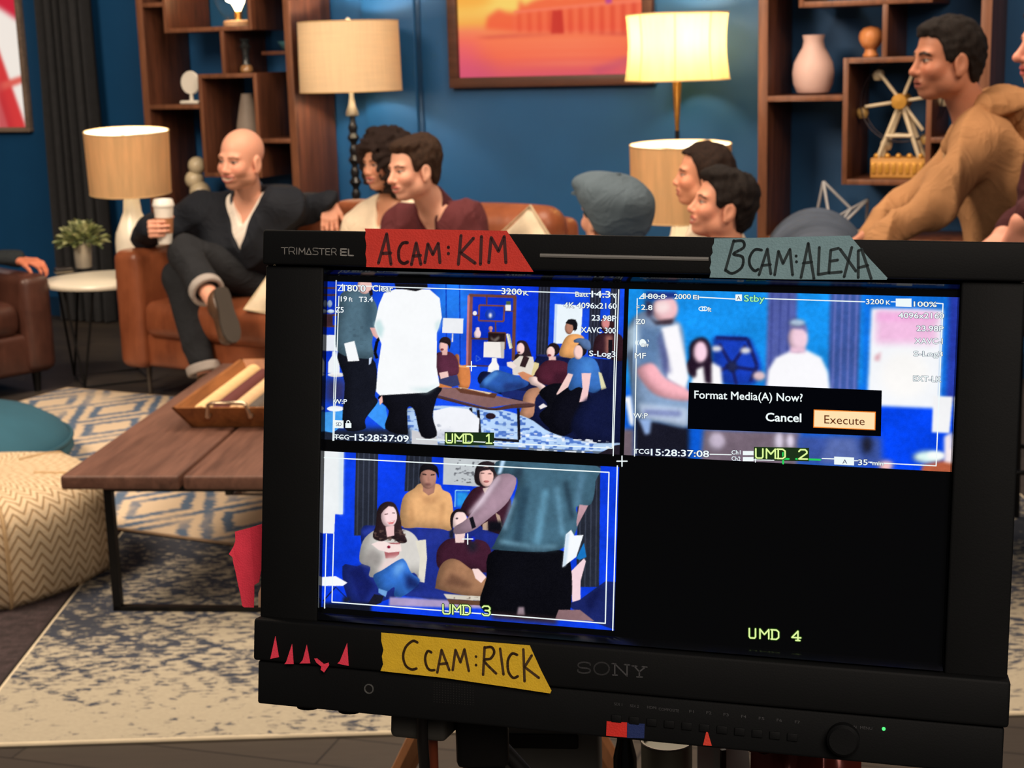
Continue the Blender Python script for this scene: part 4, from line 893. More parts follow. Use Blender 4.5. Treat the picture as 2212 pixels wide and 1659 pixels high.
class Person:
    def __init__(s, label, group, head, sp, skin, lip, brow, build=1.0, hands=(), top=None, bottom=None, shoes=None, **kw):
        s.h = head; s.sp = {k: np.asarray(v, float) for k, v in sp.items()}; s.b = build; s.skin = skin; J = s.sp
        s.lat = nrm(J['Sl']-J['Sr']); s.up = nrm(J['N']-J['P']); s.fwd = nrm(np.cross(s.lat, s.up)); s.hands = hands
        s.seed = kw.get('seed', 1); s.neckbase = J['N']; hd = head
        # ---- skin
        nk0 = hd.w((-.022, 0, -.055)); s.nk = (nk0, J['N'], .052*kw.get('neck', 1.0), .060*kw.get('neck', 1.0))
        def skin_fn(p):
            d = smin(s.h.sdf(p), cone(p, *s.nk), .02); d = smin(d, s.torso(p, -.006), .03); return d
        def skin_low(p):
            d = s.torso(p, -.006)
            for a in ('l', 'r'):
                if a in kw.get('no_arm', ''): continue
                d = smin(d, s.arm(p, a, -.003), .02)
                d = smin(d, s.leg(p, a, -.012), .02)
            d = smin(d, cone(p, *s.nk), .02); return d
        lo, hi = bounds([hd.w((x, y, z)) for x in (-.125, .135) for y in (-.105, .105) for z in (-.135, .14)]+[J['N']-s.up*.10+s.lat*.08*q for q in (-1, 1)]+[J['N']-s.up*.10+s.fwd*.10], .012)
        Vh, Fh = surf(skin_fn, lo, hi, .0030); Ch = hd.colour(Vh, skin, lip, brow, stubble=kw.get('stubble', 0), browt=kw.get('browt', 1.0))
        pts = [J[k] for k in J if k not in ('N',)]; lo2, hi2 = bounds(pts, .15); hi2[2] = min(hi2[2], 9)
        Vb, Fb = surf(skin_low, lo2, hi2, .013); Cb = np.repeat(lin(skin)[None], len(Vb), 0)
        VV, FF, CC = [Vh, Vb], [Fh, Fb+len(Vh)], [Ch, Cb]; n = len(Vh)+len(Vb)
        done = [q['arm'] for q in hands]; hands = list(hands)
        for a in 'lr':
            if a not in done:
                dv = nrm(J['W'+a]-J['E'+a]); hands.append(dict(arm=a, pose=dict(W=J['W'+a], d=nrm(dv+np.array([0, 0, -.15])), n=np.array([.0, .01, -1.0]), side=-1 if a == 'l' else 1, curl=(22, 28, 18)), h=.0055))
        for hs in hands:
            pr = hand_prims(**hs['pose']); a = hs['arm']; W = J['W'+a]; E = J['E'+a]
            def hf(p):
                d = None
                for i, c in enumerate(pr):
                    e = cone(p, *c); d = e if d is None else smin(d, e, .010 if i in (0, 4, 8, 12, 16) else .005)
                return smin(d, cone(p, W+(E-W)*.45, W, .036, .027), .02)
            lo, hi = bounds([c[0] for c in pr]+[c[1] for c in pr]+[W+(E-W)*.40], .03); V, Fc = surf(hf, lo, hi, hs.get('h', .0035))
            cc = np.repeat(lin(skin)[None], len(V), 0); VV.append(V); FF.append(Fc+n); CC.append(cc); n += len(V)
        s.o = np_mesh('person', np.concatenate(VV), np.concatenate(FF), SKIN, None, True, np.concatenate(CC)); tag(s.o, label, 'person', group)
    def torso(s, p, off):
        J = s.sp; b = s.b; l = s.lat; u = s.up; f = s.fwd
        d = smin(cone(p, J['P']+l*.075*b, J['C']+l*.075*b, .112*b+off, .108*b+off), cone(p, J['P']-l*.075*b, J['C']-l*.075*b, .112*b+off, .108*b+off), .05)
        d = smin(d, cone(p, J['Sl']-l*.03-u*.02, J['Sr']+l*.03-u*.02, .066*b+off, .066*b+off), .06)
        d = smin(d, smin(cone(p, J['C']+l*.07*b, J['Sl']-l*.05, .10*b+off, .066*b+off), cone(p, J['C']-l*.07*b, J['Sr']+l*.05, .10*b+off, .066*b+off), .04), .05)
        nb = J['N']-u*.015
        return smin(d, smin(cone(p, nb, J['Sl'], .050+off, .052*b+off), cone(p, nb, J['Sr'], .050+off, .052*b+off), .03), .04)
    def arm(s, p, a, off, cut=1.0):
        J = s.sp; S, E, W = J['S'+a], J['E'+a], J['W'+a]; b = s.b; We = E+(W-E)*cut
        return smin(cone(p, S, E, .060*b+off, .046*b+off), cone(p, E, We, .045*b+off, (.045+(.030-.045)*cut)*b+off), .02)
    def leg(s, p, a, off, cut=1.0):
        J = s.sp; Hh, K, A = J['H'+a], J['K'+a], J['A'+a]; b = s.b; Ae = K+(A-K)*cut
        return smin(smin(cone(p, Hh, K, .092*b+off, .064*b+off), cone(p, K, Ae, .062*b+off, (.062+(.044-.062)*cut)*b+off), .02), ellip(p, Hh-s.up*.01, (.105*b+off,)*3), .05)
    def cloth(s, name, fn, pts, pad, mt, h=.008, amp=.004, freq=26, label=None, fold=0.0, fs=15):
        lo, hi = bounds(pts, pad); sd = s.seed+len(name)
        V, Fq = surf((lambda p: fn(p)+amp*wob(p, freq, sd)-fold*folds(p, fs, sd)) if fold else (lambda p: fn(p)+amp*wob(p, freq, sd)), lo, hi, h); return np_mesh(name, V, Fq, mt, s.o, label=label)
    def top(s, name, mt, off=.014, sleeve=.93, collar_r=.064, vneck=None, hem=.02, amp=.005, freq=24, h=.0075, extra=None, fn2=None, fold=.013, fs=14):
        J = s.sp; u = s.up
        def fn(p):
            d = s.torso(p, off)
            if sleeve > 0:
                for a in ('l', 'r'): d = smin(d, s.arm(p, a, off*.62, sleeve), .03)
            if extra is not None: d = smin(d, extra(p), .02)
            d = smax(d, -((p-J['P'])@u+hem+.0), .01)                                    # hem
            nk = cone(p, J['N']-u*.03, s.nk[0]+u*.05, collar_r, collar_r+.01); d = smax(d, -nk, .006)
            if vneck:
                r = p-J['N']; v = -(r@u); l = np.abs(r@s.lat); fw_ = r@s.fwd; wv = (l-vneck[0]*(1-v/vneck[1]))*.8; d = smax(d, -np.maximum(wv, -fw_-.0), .006)
            if fn2 is not None: d = fn2(p, d)
            return d
        pts = [J['P'], J['C'], J['N']]+[J[k+a] for k in 'SE' for a in 'lr']+[J['E'+a]+(J['W'+a]-J['E'+a])*sleeve for a in 'lr']
        return s.cloth(name, fn, pts, .17, mt, h, amp, freq, None, fold, fs)
    def trousers(s, mt, off=.008, cut=(.9, .9), amp=.005, freq=22, h=.009, name='trousers'):
        J = s.sp; u = s.up
        def fn(p):
            d = None; k = cone(p, J['Hl'], J['Hr'], .108*s.b+off, .108*s.b+off); k = smin(k, cone(p, J['P'], J['P']+u*.06, .13*s.b+off, .12*s.b+off), .04); k = smax(k, (p-J['P'])@u-.10, .01)
            for a, c in zip('lr', cut):
                e = s.leg(p, a, off, c); d = e if d is None else smin(d, e, .03)
            return smin(d, k, .03)
        pts = [J['P']]+[J[k+a] for k in 'HK' for a in 'lr']+[J['K'+a]+(J['A'+a]-J['K'+a])*c for a, c in zip('lr', cut)]
        return s.cloth(name, fn, pts, .16, mt, h, amp, freq, None, .008, 14)
    def shoe(s, a, mt, sole, low=.05):
        J = s.sp; A, T = J['A'+a], J['T'+a]; d = nrm(T-A); sh = nrm(J['K'+a]-A); dn = nrm(-sh-d*((-sh)@d)); heel = A+dn*.045-d*.035; toe = T+dn*.02
        lt = np.cross(d, dn)
        def fn(p):
            e = smin(cone(p, A+dn*.028-d*.02, toe-d*.03, .040, .036), cone(p, A, A+dn*.03, .044, .046), .03); e = smin(e, cone(p, heel, heel+d*.06, .034, .036), .03)
            e = smax(e, ((p-A)@dn)-.075, .006); return smax(e, ((p-A)@sh)-low, .006)
        o = s.cloth('shoe', fn, [A, T, heel], .09, mt, .005, .001)
        c = A+dn*.076
        P = []
        for t_, w_ in ((-.055, .020), (-.045, .030), (-.02, .035), (.05, .034), (.11, .042), (.15, .040), (.18, .030), (.195, .012)): P.append((t_*np.linalg.norm(T-A)/.17, w_))
        out = [c+d*x+lt*w for x, w in P]+[c+d*x-lt*w for x, w in reversed(P)]; n = len(out); vs_ = [tuple(q) for q in out]+[tuple(q+dn*.016) for q in out]
        cen = sum(out)/n; fsd = [tuple(range(n)), tuple(reversed(range(n, 2*n)))]+[(i, n+i, n+(i+1) % n, (i+1) % n) for i in range(n)]
        MB().add(vs_, fsd).build('sole', sole, o, False)
        return o
    def hair(s, mt, thick=.009, line=None, extra=None, amp=.0035, freq=150, h=.0032, lo=None, hi=None, cutfn=None, name='hair', cranfn=None):
        hd = s.h; xs, zs = zip(*(line or [(-.13, -.075), (-.09, -.075), (-.055, -.06), (-.035, -.01), (.012, .004), (.022, -.012), (.040, -.006), (.048, .045), (.066, .066), (.09, .078), (.13, .08)]))
        def fn(p):
            q = hd.loc(p); d = hd.cran(q, thick) if cranfn is None else cranfn(q)
            d = smin(d, ellip(q, (-.045, 0, -.02), (.058+thick, .060+thick*.6, .075)), .03)
            d = smax(d, (np.interp(q[:, 0], xs, zs)-q[:, 2])*.8, .008)
            if extra is not None: d = smin(d, extra(q), .015)
            if cutfn is not None: d = smax(d, cutfn(q), .006)
            return (d+amp*wob(q, freq, s.seed))*hd.sc
        lo = lo or (-.16, -.12, -.14); hi = hi or (.14, .12, .17); C = [hd.w((x, y, z)) for x in (lo[0], hi[0]) for y in (lo[1], hi[1]) for z in (lo[2], hi[2])]; a, b = bounds(C, .005)
        V, Fq = surf(fn, a, b, h); return np_mesh(name, V, Fq, mt, s.o)
def hair_mat(name, c1, c2, rough=.7, sc=(30, 30, 6)):
    t = NT(name); v = t.obj(sc); f = t.noise(v, 7, 5, .65, .8); c = t.ramp(f, [(.35, rgba(c1)), (.75, rgba(c2))]); t.principled(c, rough, 0, .2, f, .8, .006); return t.m
def dirxy(a): return np.array([math.cos(math.radians(a)), math.sin(math.radians(a)), 0.0])
def cloth_m(n, c, r=.85, v=.12):
    if n in MATS: return MATS[n]
    t = NT(n); ob = t.obj(); f = t.noise(ob, 10, 4); cc = lin(c); col = t.ramp(f, [(.3, (*[float(x) for x in cc*(1-v)], 1)), (.7, (*[float(min(1, x)) for x in cc*(1+v)], 1))])
    a = t.noise(t.obj((1, 1, 1), (.4, .7, .2)), 6, 3, .5, 1.8); fine = t.noise(ob, 260, 3); cr = t.math('POWER', t.math('SUBTRACT', 1.0, t.math('ABSOLUTE', t.math('MULTIPLY', t.math('SUBTRACT', a, .5), 5.0))), 2.0)
    t.principled(col, r, 0, .25, t.math('ADD', cr, t.math('MULTIPLY', fine, .10)), .32, .010); MATS[n] = t.m; return t.m
# ------------------------------------------------------------------ 1. bald man with coffee cup
H = at(521, 345, 7.02); fB = nrm((-.52, -.86, -.06)); hd = Head(H, fB, (0.06, 0, 1), 1.12, 1.0, 1.05, .85, 1.02)
N = at(538, 432, 7.13); Sr = at(424, 462, 7.24); Sl = at(622, 448, 7.05)
sp = dict(N=N, Sr=Sr, Sl=Sl, C=at(525, 520, 7.15), P=(-1.20, 7.33, .56), Er=at(318, 505, 7.28), Wr=at(330, 497, 7.03), El=at(662, 446, 7.17), Wl=at(713, 434, 7.08),
          Hl=(-1.14, 7.22, .545), Hr=(-1.28, 7.36, .535), Kl=at(398, 548, 6.95), Al=at(470, 665, 6.62), Tl=at(490, 745, 6.54), Kr=at(388, 604, 7.02), Ar=at(446, 822, 6.86), Tr=at(428, 868, 6.70))
cup_top, cup_bot = at(352, 430, 6.93), at(357, 526, 6.93); cax = nrm(cup_top-cup_bot); grip = at(356, 488, 6.93)
toc = nrm(np.array([.97, -.25, 0])); sp['Wr'] = grip+np.array([-.060, .045, -.012]); hw = np.asarray(sp['Wr'])
hr = dict(arm='r', pose=dict(W=hw, d=nrm((.02, -1, .04)), n=nrm((1, 0, .02)), side=1, sc=1.0, curl=(70, 38, 25), spread=.04, thumb=(.25, -.5, .85), tcurl=30))
hl_ = dict(arm='l', pose=dict(W=sp['Wl'], d=nrm((-.05, -.20, -.97)), n=nrm((.1, .97, -.20)), side=1, sc=1.0, curl=(8, 14, 10), spread=.12, thumb=(.5, .8, .1), tcurl=8))
BK = Person('bald smiling man in a dark jacket sitting on the tan sofa holding a cup', 'people on the set', hd, sp, (226, 164, 138), (176, 100, 90), (130, 88, 66), 1.04, (hr, hl_), stubble=.5, seed=4, browt=.9, neck=1.05)
jk = cloth_m('dark_navy_jacket', (25, 29, 37), .8)
BK.top('tee_shirt', cloth_m('white_tee', (236, 226, 214)), .010, 0, .058, (.046, .060), .05, .002, fold=.004)
BK.top('jacket', jk, .028, .93, .066, (.078, .135), .12, .009, 20, fold=.018, fs=12)
def collar(p_, mt, r=.070, h0=-.015, h1=.035, open_=.4, name='collar', th=.0045):
    N_, u = p_.sp['N'], p_.up
    def fn(p):
        a = nrm(p_.nk[0]-N_); f_ = nrm(p_.fwd-a*(p_.fwd@a)); q = p-N_; z = q@a; fwd = q@f_; l = np.abs(q@p_.lat); rad = np.linalg.norm(q-z[:, None]*a, axis=1)
        k = np.abs(rad-(r-.25*(z-.01)))-.006; z2 = z+fwd*.50; k = smax(k, h0-z2, .004); k = smax(k, z2-h1, .004); return smax(k, -np.maximum(l-.012-open_*.03-np.maximum(0, z2)*.5, -fwd+.01), .004)
    return p_.cloth(name, fn, [N_], .15, mt, .0045, .0015)
collar(BK, cloth_m('jacket_collar_cloth', (58, 62, 74)), .080, -.045, .050, .9)
den = cloth_m('dark_denim', (38, 40, 44), .9); BK.trousers(den, .014, (.56, .78))
cuffm = cloth_m('pale_denim_cuff', (168, 160, 154), .9)
for a in 'lr':
    J = BK.sp; K, A = J['K'+a], J['A'+a]; u_ = nrm(A-K); e = K+(A-K)*(.56 if a == 'l' else .78)+u_*.052
    BK.cloth('trouser_cuff', lambda p: smax(smax(cone(p, e-u_*.06, e+u_*.06, .080, .076), np.abs((p-e)@u_)-.021, .006), -cone(p, e-u_*.2, e+u_*.2, .058, .056), .004), [e], .12, cuffm, .005, .001)
shoem = leather('brown_shoe_leather', (66, 46, 34), (104, 76, 56)); solem = mat('dark_shoe_sole', (52, 44, 36), .8)
BK.shoe('l', shoem, solem, .03); BK.shoe('r', shoem, solem, .03)
# cup held in his hand
t = thing('coffee_cup', 'white paper coffee cup with lid and brown sleeve held by the bald man', 'cup', tuple(cup_bot)); t.rotation_euler = Vector(cax).to_track_quat('Z', 'Y').to_euler(); hc = float(np.linalg.norm(cup_top-cup_bot)); paper = mat('white_paper_cup', (236, 230, 220), .6, var=.03)
MB().lathe([(0, 0), (.030, 0), (.031, .003), (.044, hc-.028), (.042, hc-.026), (0, hc-.026)], 32).build('cup', paper, t)
MB().lathe([(.0465, hc-.034), (.0480, hc-.030), (.0480, hc-.020), (.045, hc-.016), (.043, hc-.004), (.040, hc), (.034, hc), (.032, hc-.006), (0, hc-.006)], 32).build('lid', mat('white_lid_plastic', (240, 236, 228), .35, var=.02), t)
MB().lathe([(.0355, .048), (.0365, .048), (.0415, .118), (.0405, .118), (.0355, .048)], 32).build('sleeve', mat('brown_card_sleeve', (166, 112, 74), .85), t)
# ------------------------------------------------------------------ 2. curly-haired woman in cream
H = at(830, 352, 6.80); hd = Head(H, nrm((-.72, -.66, -.06)), (-.05, 0, 1), .97, .95, .92, .6, .95)
hip = sl(1.08, .50, .55); N = at(850, 438, 6.86); lt = nrm((.62, -.70, 0))
sp = dict(N=N, Sr=N-lt*.165-(0, 0, .06), Sl=N+lt*.165-(0, 0, .06), C=N*.5+hip*.5+(0, 0, .05), P=hip, Er=N-lt*.24+(-.08, -.05, -.33), Wr=N+(-.22, -.30, -.42), El=N+lt*.22+(-.10, -.10, -.33), Wl=N+(-.15, -.35, -.42))
def legs(sp, hip, fdir, lt, kl=.44, spread=.10, kz=.52, ank=.10, toe=.16):
    f = nrm(fdir); hip = np.asarray(hip, float)
    for a, sg in (('l', 1), ('r', -1)):
        sp['H'+a] = hip+lt*.085*sg; k = sp['H'+a]+f*kl+lt*(spread-.085)*sg; k[2] = kz; sp['K'+a] = k; sp['A'+a] = np.array([k[0]+f[0]*.04, k[1]+f[1]*.04, ank]); sp['T'+a] = sp['A'+a]+f*toe+np.array([0, 0, -.02])
legs(sp, hip, (-SY[0], -SY[1], 0), nrm((SX[0], SX[1], 0)))
W2 = Person('smiling woman with dark curly hair in a cream top on the tan sofa', 'people on the set', hd, sp, (206, 148, 118), (176, 88, 84), (60, 36, 26), .90, (), seed=11)
W2.top('blouse', cloth_m('cream_blouse', (238, 220, 194)), .014, .95, .062, (.05, .09), .04, .005)
W2.trousers(cloth_m('black_trousers', (30, 30, 34)), .010); W2.shoe('l', solem, solem); W2.shoe('r', solem, solem)
collar(W2, cloth_m('cream_collar', (232, 214, 188)), .072, -.045, .030, .9)
curl = hair_mat('dark_curly_hair', (26, 18, 16), (58, 40, 34), .6, (60, 60, 60))
def curls(q):
    d = ellip(q, (-.030, 0, .035), (.130, .150, .125)); d = smin(d, ellip(q, (-.05, 0, -.06), (.11, .150, .10)), .05)
    return d
def face_cut(q): return -ellip(q, (.125, 0, -.035), (.112, .074, .105))
W2.hair(curl, .03, extra=curls, amp=.020, freq=85, lo=(-.20, -.17, -.19), hi=(.15, .17, .20), cutfn=face_cut, h=.0045)
# ------------------------------------------------------------------ 3. young man in maroon shirt
H = at(893, 366, 6.05); hd = Head(H, nrm((-.80, -.58, -.06)), (-.12, 0, 1), 1.0, 1.06, 1.0, .35, .97)
N = at(938, 452, 6.14); hip = sl(1.66, .50, .55); lt = nrm((.60, -.72, .02))
sp = dict(N=N, Sr=at(862, 487, 6.36), Sl=at(1012, 480, 6.02), C=N*.55+hip*.45+(0, 0, .01), P=hip, Er=at(842, 590, 6.16), Wr=at(850, 650, 5.86), El=at(1045, 585, 5.92), Wl=at(900, 650, 5.74))
legs(sp, hip, (-SY[0]-.1, -SY[1], 0), nrm((SX[0], SX[1], 0)), .46, .14)
Y3 = Person('young man in a maroon shirt with brown side-swept hair on the tan sofa', 'people on the set', hd, sp, (232, 174, 148), (186, 100, 92), (70, 44, 32), .98, (), seed=21, stubble=.12)
Y3.top('shirt', cloth_m('maroon_shirt', (92, 42, 46)), .018, .93, .055, (.045, .08), .04, .007)
collar(Y3, cloth_m('maroon_collar', (80, 36, 42)), .074, -.045, .045, .6)
Y3.trousers(cloth_m('blue_jeans', (48, 58, 78))); Y3.shoe('l', shoem, solem); Y3.shoe('r', shoem, solem)
brn = hair_mat('brown_swept_hair', (34, 23, 17), (78, 54, 38))
def swept(q):
    return smin(ellip(q, (.030, .010, .094), (.062, .066, .032)), ellip(q, (-.055, 0, .055), (.075, .080, .085)), .03)
Y3.hair(brn, .009, [(-.13, -.08), (-.09, -.08), (-.05, -.06), (-.034, -.01), (.008, .004), (.022, -.014), (.038, -.006), (.046, .045), (.060, .074), (.09, .085), (.13, .085)], extra=swept, amp=.003)
# ------------------------------------------------------------------ navy sofa sitters (seen from behind and from the side)
nf = nrm((NY[0], NY[1], 0)); nlat = nrm((-NX[0], -NX[1], 0))   # facing direction and the sitters' left
def sitter(label, H, f, up, sc, nose, jaw, smile, skin, lip, brow, xs, build=.92, lean=.0, seed=1, **kw):
    hd = Head(H, f, up, sc, nose, jaw, smile, kw.pop('fat', .96)); hip = nl(xs, .34, .55)
    N = hd.w((-.045, 0, -.145)); l = nlat
    sp = dict(N=N, Sl=N+l*.165-(0, 0, .065), Sr=N-l*.165-(0, 0, .065), C=N*.5+hip*.5+(0, 0, .04)-nf*.02, P=hip, El=N+l*.22-(0, 0, .32)+nf*.05, Er=N-l*.22-(0, 0, .32)+nf*.05, Wl=N+l*.08-(0, 0, .42)+nf*.26, Wr=N-l*.08-(0, 0, .42)+nf*.26)
    legs(sp, hip, nf, l); return Person(label, 'people on the set', hd, sp, skin, lip, brow, build, (), seed=seed, **kw)
# 4. person in grey flat cap
H = at(1318, 462, 4.72)
P4 = sitter('person in a grey-blue flat cap seen from behind above the monitor', H, nrm((-.58, .81, -.05)), (0, 0, 1), .98, 1, .95, .2, (228, 168, 140), (180, 96, 90), (40, 28, 24), .35, seed=31)
P4.top('shirt', cloth_m('blue_denim_shirt', (70, 100, 140)), .014, .35, .064, None, .04, .005); P4.trousers(cloth_m('black_trousers', (30, 30, 34))); P4.shoe('l', solem, solem); P4.shoe('r', solem, solem)
blk = hair_mat('black_hair', (18, 14, 13), (44, 35, 31))
P4.hair(blk, .011, amp=.003, cutfn=lambda q: q[:, 2]-.03)
def cap_fn(q):
    c, s_ = math.cos(-.26), math.sin(-.26); a = q.copy(); a[:, 0] = q[:, 0]*c-q[:, 2]*s_; a[:, 2] = q[:, 0]*s_+q[:, 2]*c
    d = ellip(a, (-.018, 0, .052), (.130, .112, .078)); d = smin(d, ellip(a, (-.050, 0, .005), (.096, .106, .092)), .03)
    d = smin(d, ellip(a, (.085, 0, .074), (.064, .086, .036)), .03)
    d = smax(d, (np.interp(a[:, 0], [-.14, -.09, -.02, .05, .16], [-.075, -.068, -.01, .028, .040])-a[:, 2])*.85, .008); return d
hd = P4.h; lo, hi = bounds([hd.w((x, y, z)) for x in (-.16, .17) for y in (-.13, .13) for z in (-.10, .16)], .01)
V, Fq = surf(lambda p: (cap_fn(hd.loc(p))+.0018*wob(hd.loc(p), 60, 5))*hd.sc, lo, hi, .004)
capm = cloth_m('slate_wool', (84, 98, 108), .95, .14); cp = np_mesh('flat_cap', V, Fq, capm, P4.o, label='grey-blue wool flat cap')
np_ = []
for a in np.linspace(-1.05, 1.05, 21): np_.append((.085+.056*math.cos(a), .085*math.sin(a)))
pl = np_+[(.10+.03*math.cos(a)-.035, .080*math.sin(a)) for a in np.linspace(1.05, -1.05, 9)]
capq = lambda x, y, z: tuple(hd.w((x*math.cos(-.26)+(z+.010*math.cos(y*15)-max(0, x-.1)*.25)*math.sin(-.26), y, -x*math.sin(-.26)+(z+.010*math.cos(y*15)-max(0, x-.1)*.25)*math.cos(-.26))))
br = MB(); br.v = []; n = len(pl); br.add([capq(x, y, .036) for x, y in pl]+[capq(x, y, .043) for x, y in pl], [tuple(reversed(range(n))), tuple(range(n, 2*n))]+[(i, (i+1) % n, n+(i+1) % n, n+i) for i in range(n)])
br.build('cap_brim', capm, cp)
MB().sphere(tuple(capq(-.018, 0, .119)), .008*1.0, 10, 6).build('cap_button', capm, cp)
# 5. long-haired woman
H = at(1519, 380, 5.72)
P5 = sitter('woman with long dark brown hair in profile in front of the lit table lamp', H, nrm((-.99, .06, .08)), (0, .02, 1), .96, .99, .90, .3, (222, 154, 122), (180, 88, 84), (56, 36, 28), 1.45, seed=41)
P5.top('jacket', cloth_m('cream_jacket', (214, 200, 178)), .018, .95, .064, (.05, .12), .04, .006); P5.trousers(cloth_m('blue_jeans', (48, 58, 78))); P5.shoe('l', solem, solem); P5.shoe('r', solem, solem)
dbr = hair_mat('dark_brown_hair', (24, 16, 13), (60, 40, 30))
def long_h(q):
    ya = np.abs(q[:, 1]); qa = q.copy(); qa[:, 1] = ya
    d = smin(cone(qa, (-.035, .062, .01), (-.040, .088, -.16), .040, .036), cone(q, (-.075, 0, .0), (-.10, 0, -.20), .060, .065), .04)
    return smin(d, cone(qa, (-.040, .088, -.16), (-.005, .092, -.25), .036, .026), .03)
P5.hair(dbr, .016, [(-.13, -.12), (-.05, -.12), (-.02, -.07), (.006, -.05), (.024, .0), (.040, .045), (.060, .072), (.09, .086), (.13, .09)], extra=long_h, amp=.005, freq=75, lo=(-.20, -.15, -.29), hi=(.14, .15, .17))
# 6. short dark hair
H = at(1561, 444, 5.16)
P6 = sitter('laughing person with short dark hair in profile in front of the walnut shelf', H, nrm((-.97, -.10, .22)), (.2, 0, 1), .99, 1.01, .95, .5, (228, 160, 130), (184, 94, 88), (44, 30, 26), .90, seed=51)
P6.top('sweater', cloth_m('maroon_sweater', (80, 38, 44)), .016, .95, .062, None, .04, .006); P6.trousers(cloth_m('tan_trousers', (150, 108, 74))); P6.shoe('l', solem, solem); P6.shoe('r', solem, solem)
P6.hair(blk, .010, [(-.13, -.095), (-.09, -.095), (-.055, -.085), (-.036, -.02), (-.012, .018), (.010, .012), (.024, -.012), (.040, .0), (.048, .04), (.064, .070), (.09, .086), (.13, .09)], extra=lambda q: ellip(q, (.030, 0, .094), (.066, .066, .036)), amp=.0055, freq=120)
# ------------------------------------------------------------------ 7. man in beige hoodie on a tall stool behind the navy sofa
def stool(label, c, h=.74):
    t = thing('bar_stool', label, 'stool', (c[0], c[1], 0), .3, 'bar stools behind the navy sofa')
    MB().lathe([(0, h-.05), (.17, h-.05), (.185, h-.03), (.18, h-.006), (.14, h), (0, h)], 32).build('seat', leather('stool_leather', (60, 44, 36), (84, 62, 50)), t)
    for k in range(4):
        a = PI/4+k*PI/2; MB().tube([(.12*math.cos(a), .12*math.sin(a), h-.05), (.20*math.cos(a), .20*math.sin(a), 0)], .012, 8).build('leg', blackm, t)
    MB().tube([(.172*math.cos(a), .172*math.sin(a), .26) for a in np.linspace(0, 2*PI, 32, endpoint=False)], .008, 6, True).build('foot_ring', blackm, t)
H = at(2046, 128, 4.75); hd = Head(H, nrm((-.985, -.16, -.03)), (0.02, 0, 1), 1.02, 1.03, 1.08, 0, 1.0)
N = at(2102, 252, 4.78); hip = at(2195, 560, 4.72); hip[2] = .86; lt = nrm((.12, -.99, 0))
sp = dict(N=N, Sl=at(2120, 322, 4.62), Sr=at(2100, 310, 4.98), C=at(2158, 395, 4.76), P=hip, El=at(2012, 446, 4.50), Wl=at(1898, 530, 4.44), Er=at(1975, 430, 4.92), Wr=at(1876, 512, 4.80))
legs(sp, hip, (-1, 0, 0), lt, .42, .12, .84, .32)
hh = [dict(arm='l', pose=dict(W=sp['Wl'], d=nrm((-.75, .15, -.62)), n=nrm((.2, .9, -.3)), side=1, curl=(30, 40, 25))), dict(arm='r', pose=dict(W=sp['Wr'], d=nrm((-.75, -.2, -.60)), n=nrm((.2, -.9, -.3)), side=-1, curl=(30, 40, 25)))]
P7 = Person('man with short black hair in a beige hoodie leaning forward at the right', 'people on the set', hd, sp, (188, 126, 98), (150, 84, 72), (28, 20, 18), 1.0, hh, seed=61, stubble=.18, browt=1.5)
hood = cloth_m('beige_hoodie_fleece', (170, 124, 84), .95, .08)
def hood_fn(p):
    q = (p-N); z = q@P7.up; f_ = q@P7.fwd; l = np.abs(q@P7.lat)
    a = cone(p, N-P7.fwd*.075-P7.lat*.06+P7.up*.015, N-P7.fwd*.075+P7.lat*.06+P7.up*.012, .046, .046)
    for sg in (1, -1):
        a = smin(a, cone(p, N-P7.fwd*.05+P7.lat*.07*sg+P7.up*.01, N+P7.fwd*.085+P7.lat*.030*sg-P7.up*.06, .040, .026), .03)
    return smin(a, cone(p, N-P7.fwd*.10-P7.up*.02, N-P7.fwd*.13-P7.up*.10, .07, .05), .05)
P7.top('hoodie', hood, .025, .97, .060, None, .05, .007, 20, fold=.019, fs=11)
P7.cloth('hood', hood_fn, [N], .24, hood, .006, .006, 32, None, .014, 20)
for sg in (1, -1):
    a = N+P7.fwd*.105+P7.lat*.025*sg-P7.up*.07; MB().tube([tuple(a), tuple(a+P7.fwd*.02-P7.up*.06), tuple(a+P7.fwd*.03-P7.up*.14)], .003, 6).build('drawstring', mat('drawstring', (216, 176, 130), .9), P7.o)
P7.trousers(cloth_m('grey_trousers', (72, 70, 72))); P7.shoe('l', solem, solem); P7.shoe('r', solem, solem)
P7.hair(blk, .008, [(-.13, -.085), (-.09, -.085), (-.055, -.07), (-.036, -.01), (.006, .004), (.018, -.016), (.034, -.010), (.046, .045), (.060, .066), (.09, .078), (.13, .08)], extra=lambda q: ellip(q, (.015, 0, .090), (.072, .064, .034)))
stool('bar stool under the man in the beige hoodie', (hip[0], hip[1]), .76)
# ------------------------------------------------------------------ 8. person in maroon cardigan at the right edge
H = at(2287, 96, 4.20); hd = Head(H, nrm((-1, -.05, 0)), (0, 0, 1), 1.0, 1.08, 1.0, .3)
N = hd.w((-.085, 0, -.14)); hip = np.array([N[0]+.14, N[1]+.02, .86]); lt = nrm((.05, -1, 0))
sp = dict(N=N, Sl=N+lt*.18-(0, 0, .07), Sr=N-lt*.18-(0, 0, .07), C=N*.5+hip*.5+(0, 0, .03), P=hip, El=at(2262, 440, 3.98), Wl=at(2212, 476, 3.86), Er=at(2238, 455, 4.42), Wr=at(2172, 505, 4.28))
legs(sp, hip, (-1, 0, 0), lt, .42, .12, .84, .32)
P8 = Person('person in a dark maroon cardigan cut off by the right edge', 'people on the set', hd, sp, (232, 160, 136), (190, 96, 90), (50, 34, 28), .98, (dict(arm='l', pose=dict(W=sp['Wl'], d=nrm((-.15, .25, -.95)), n=nrm((.3, .9, .2)), side=1, curl=(25, 35, 25))),), seed=71)
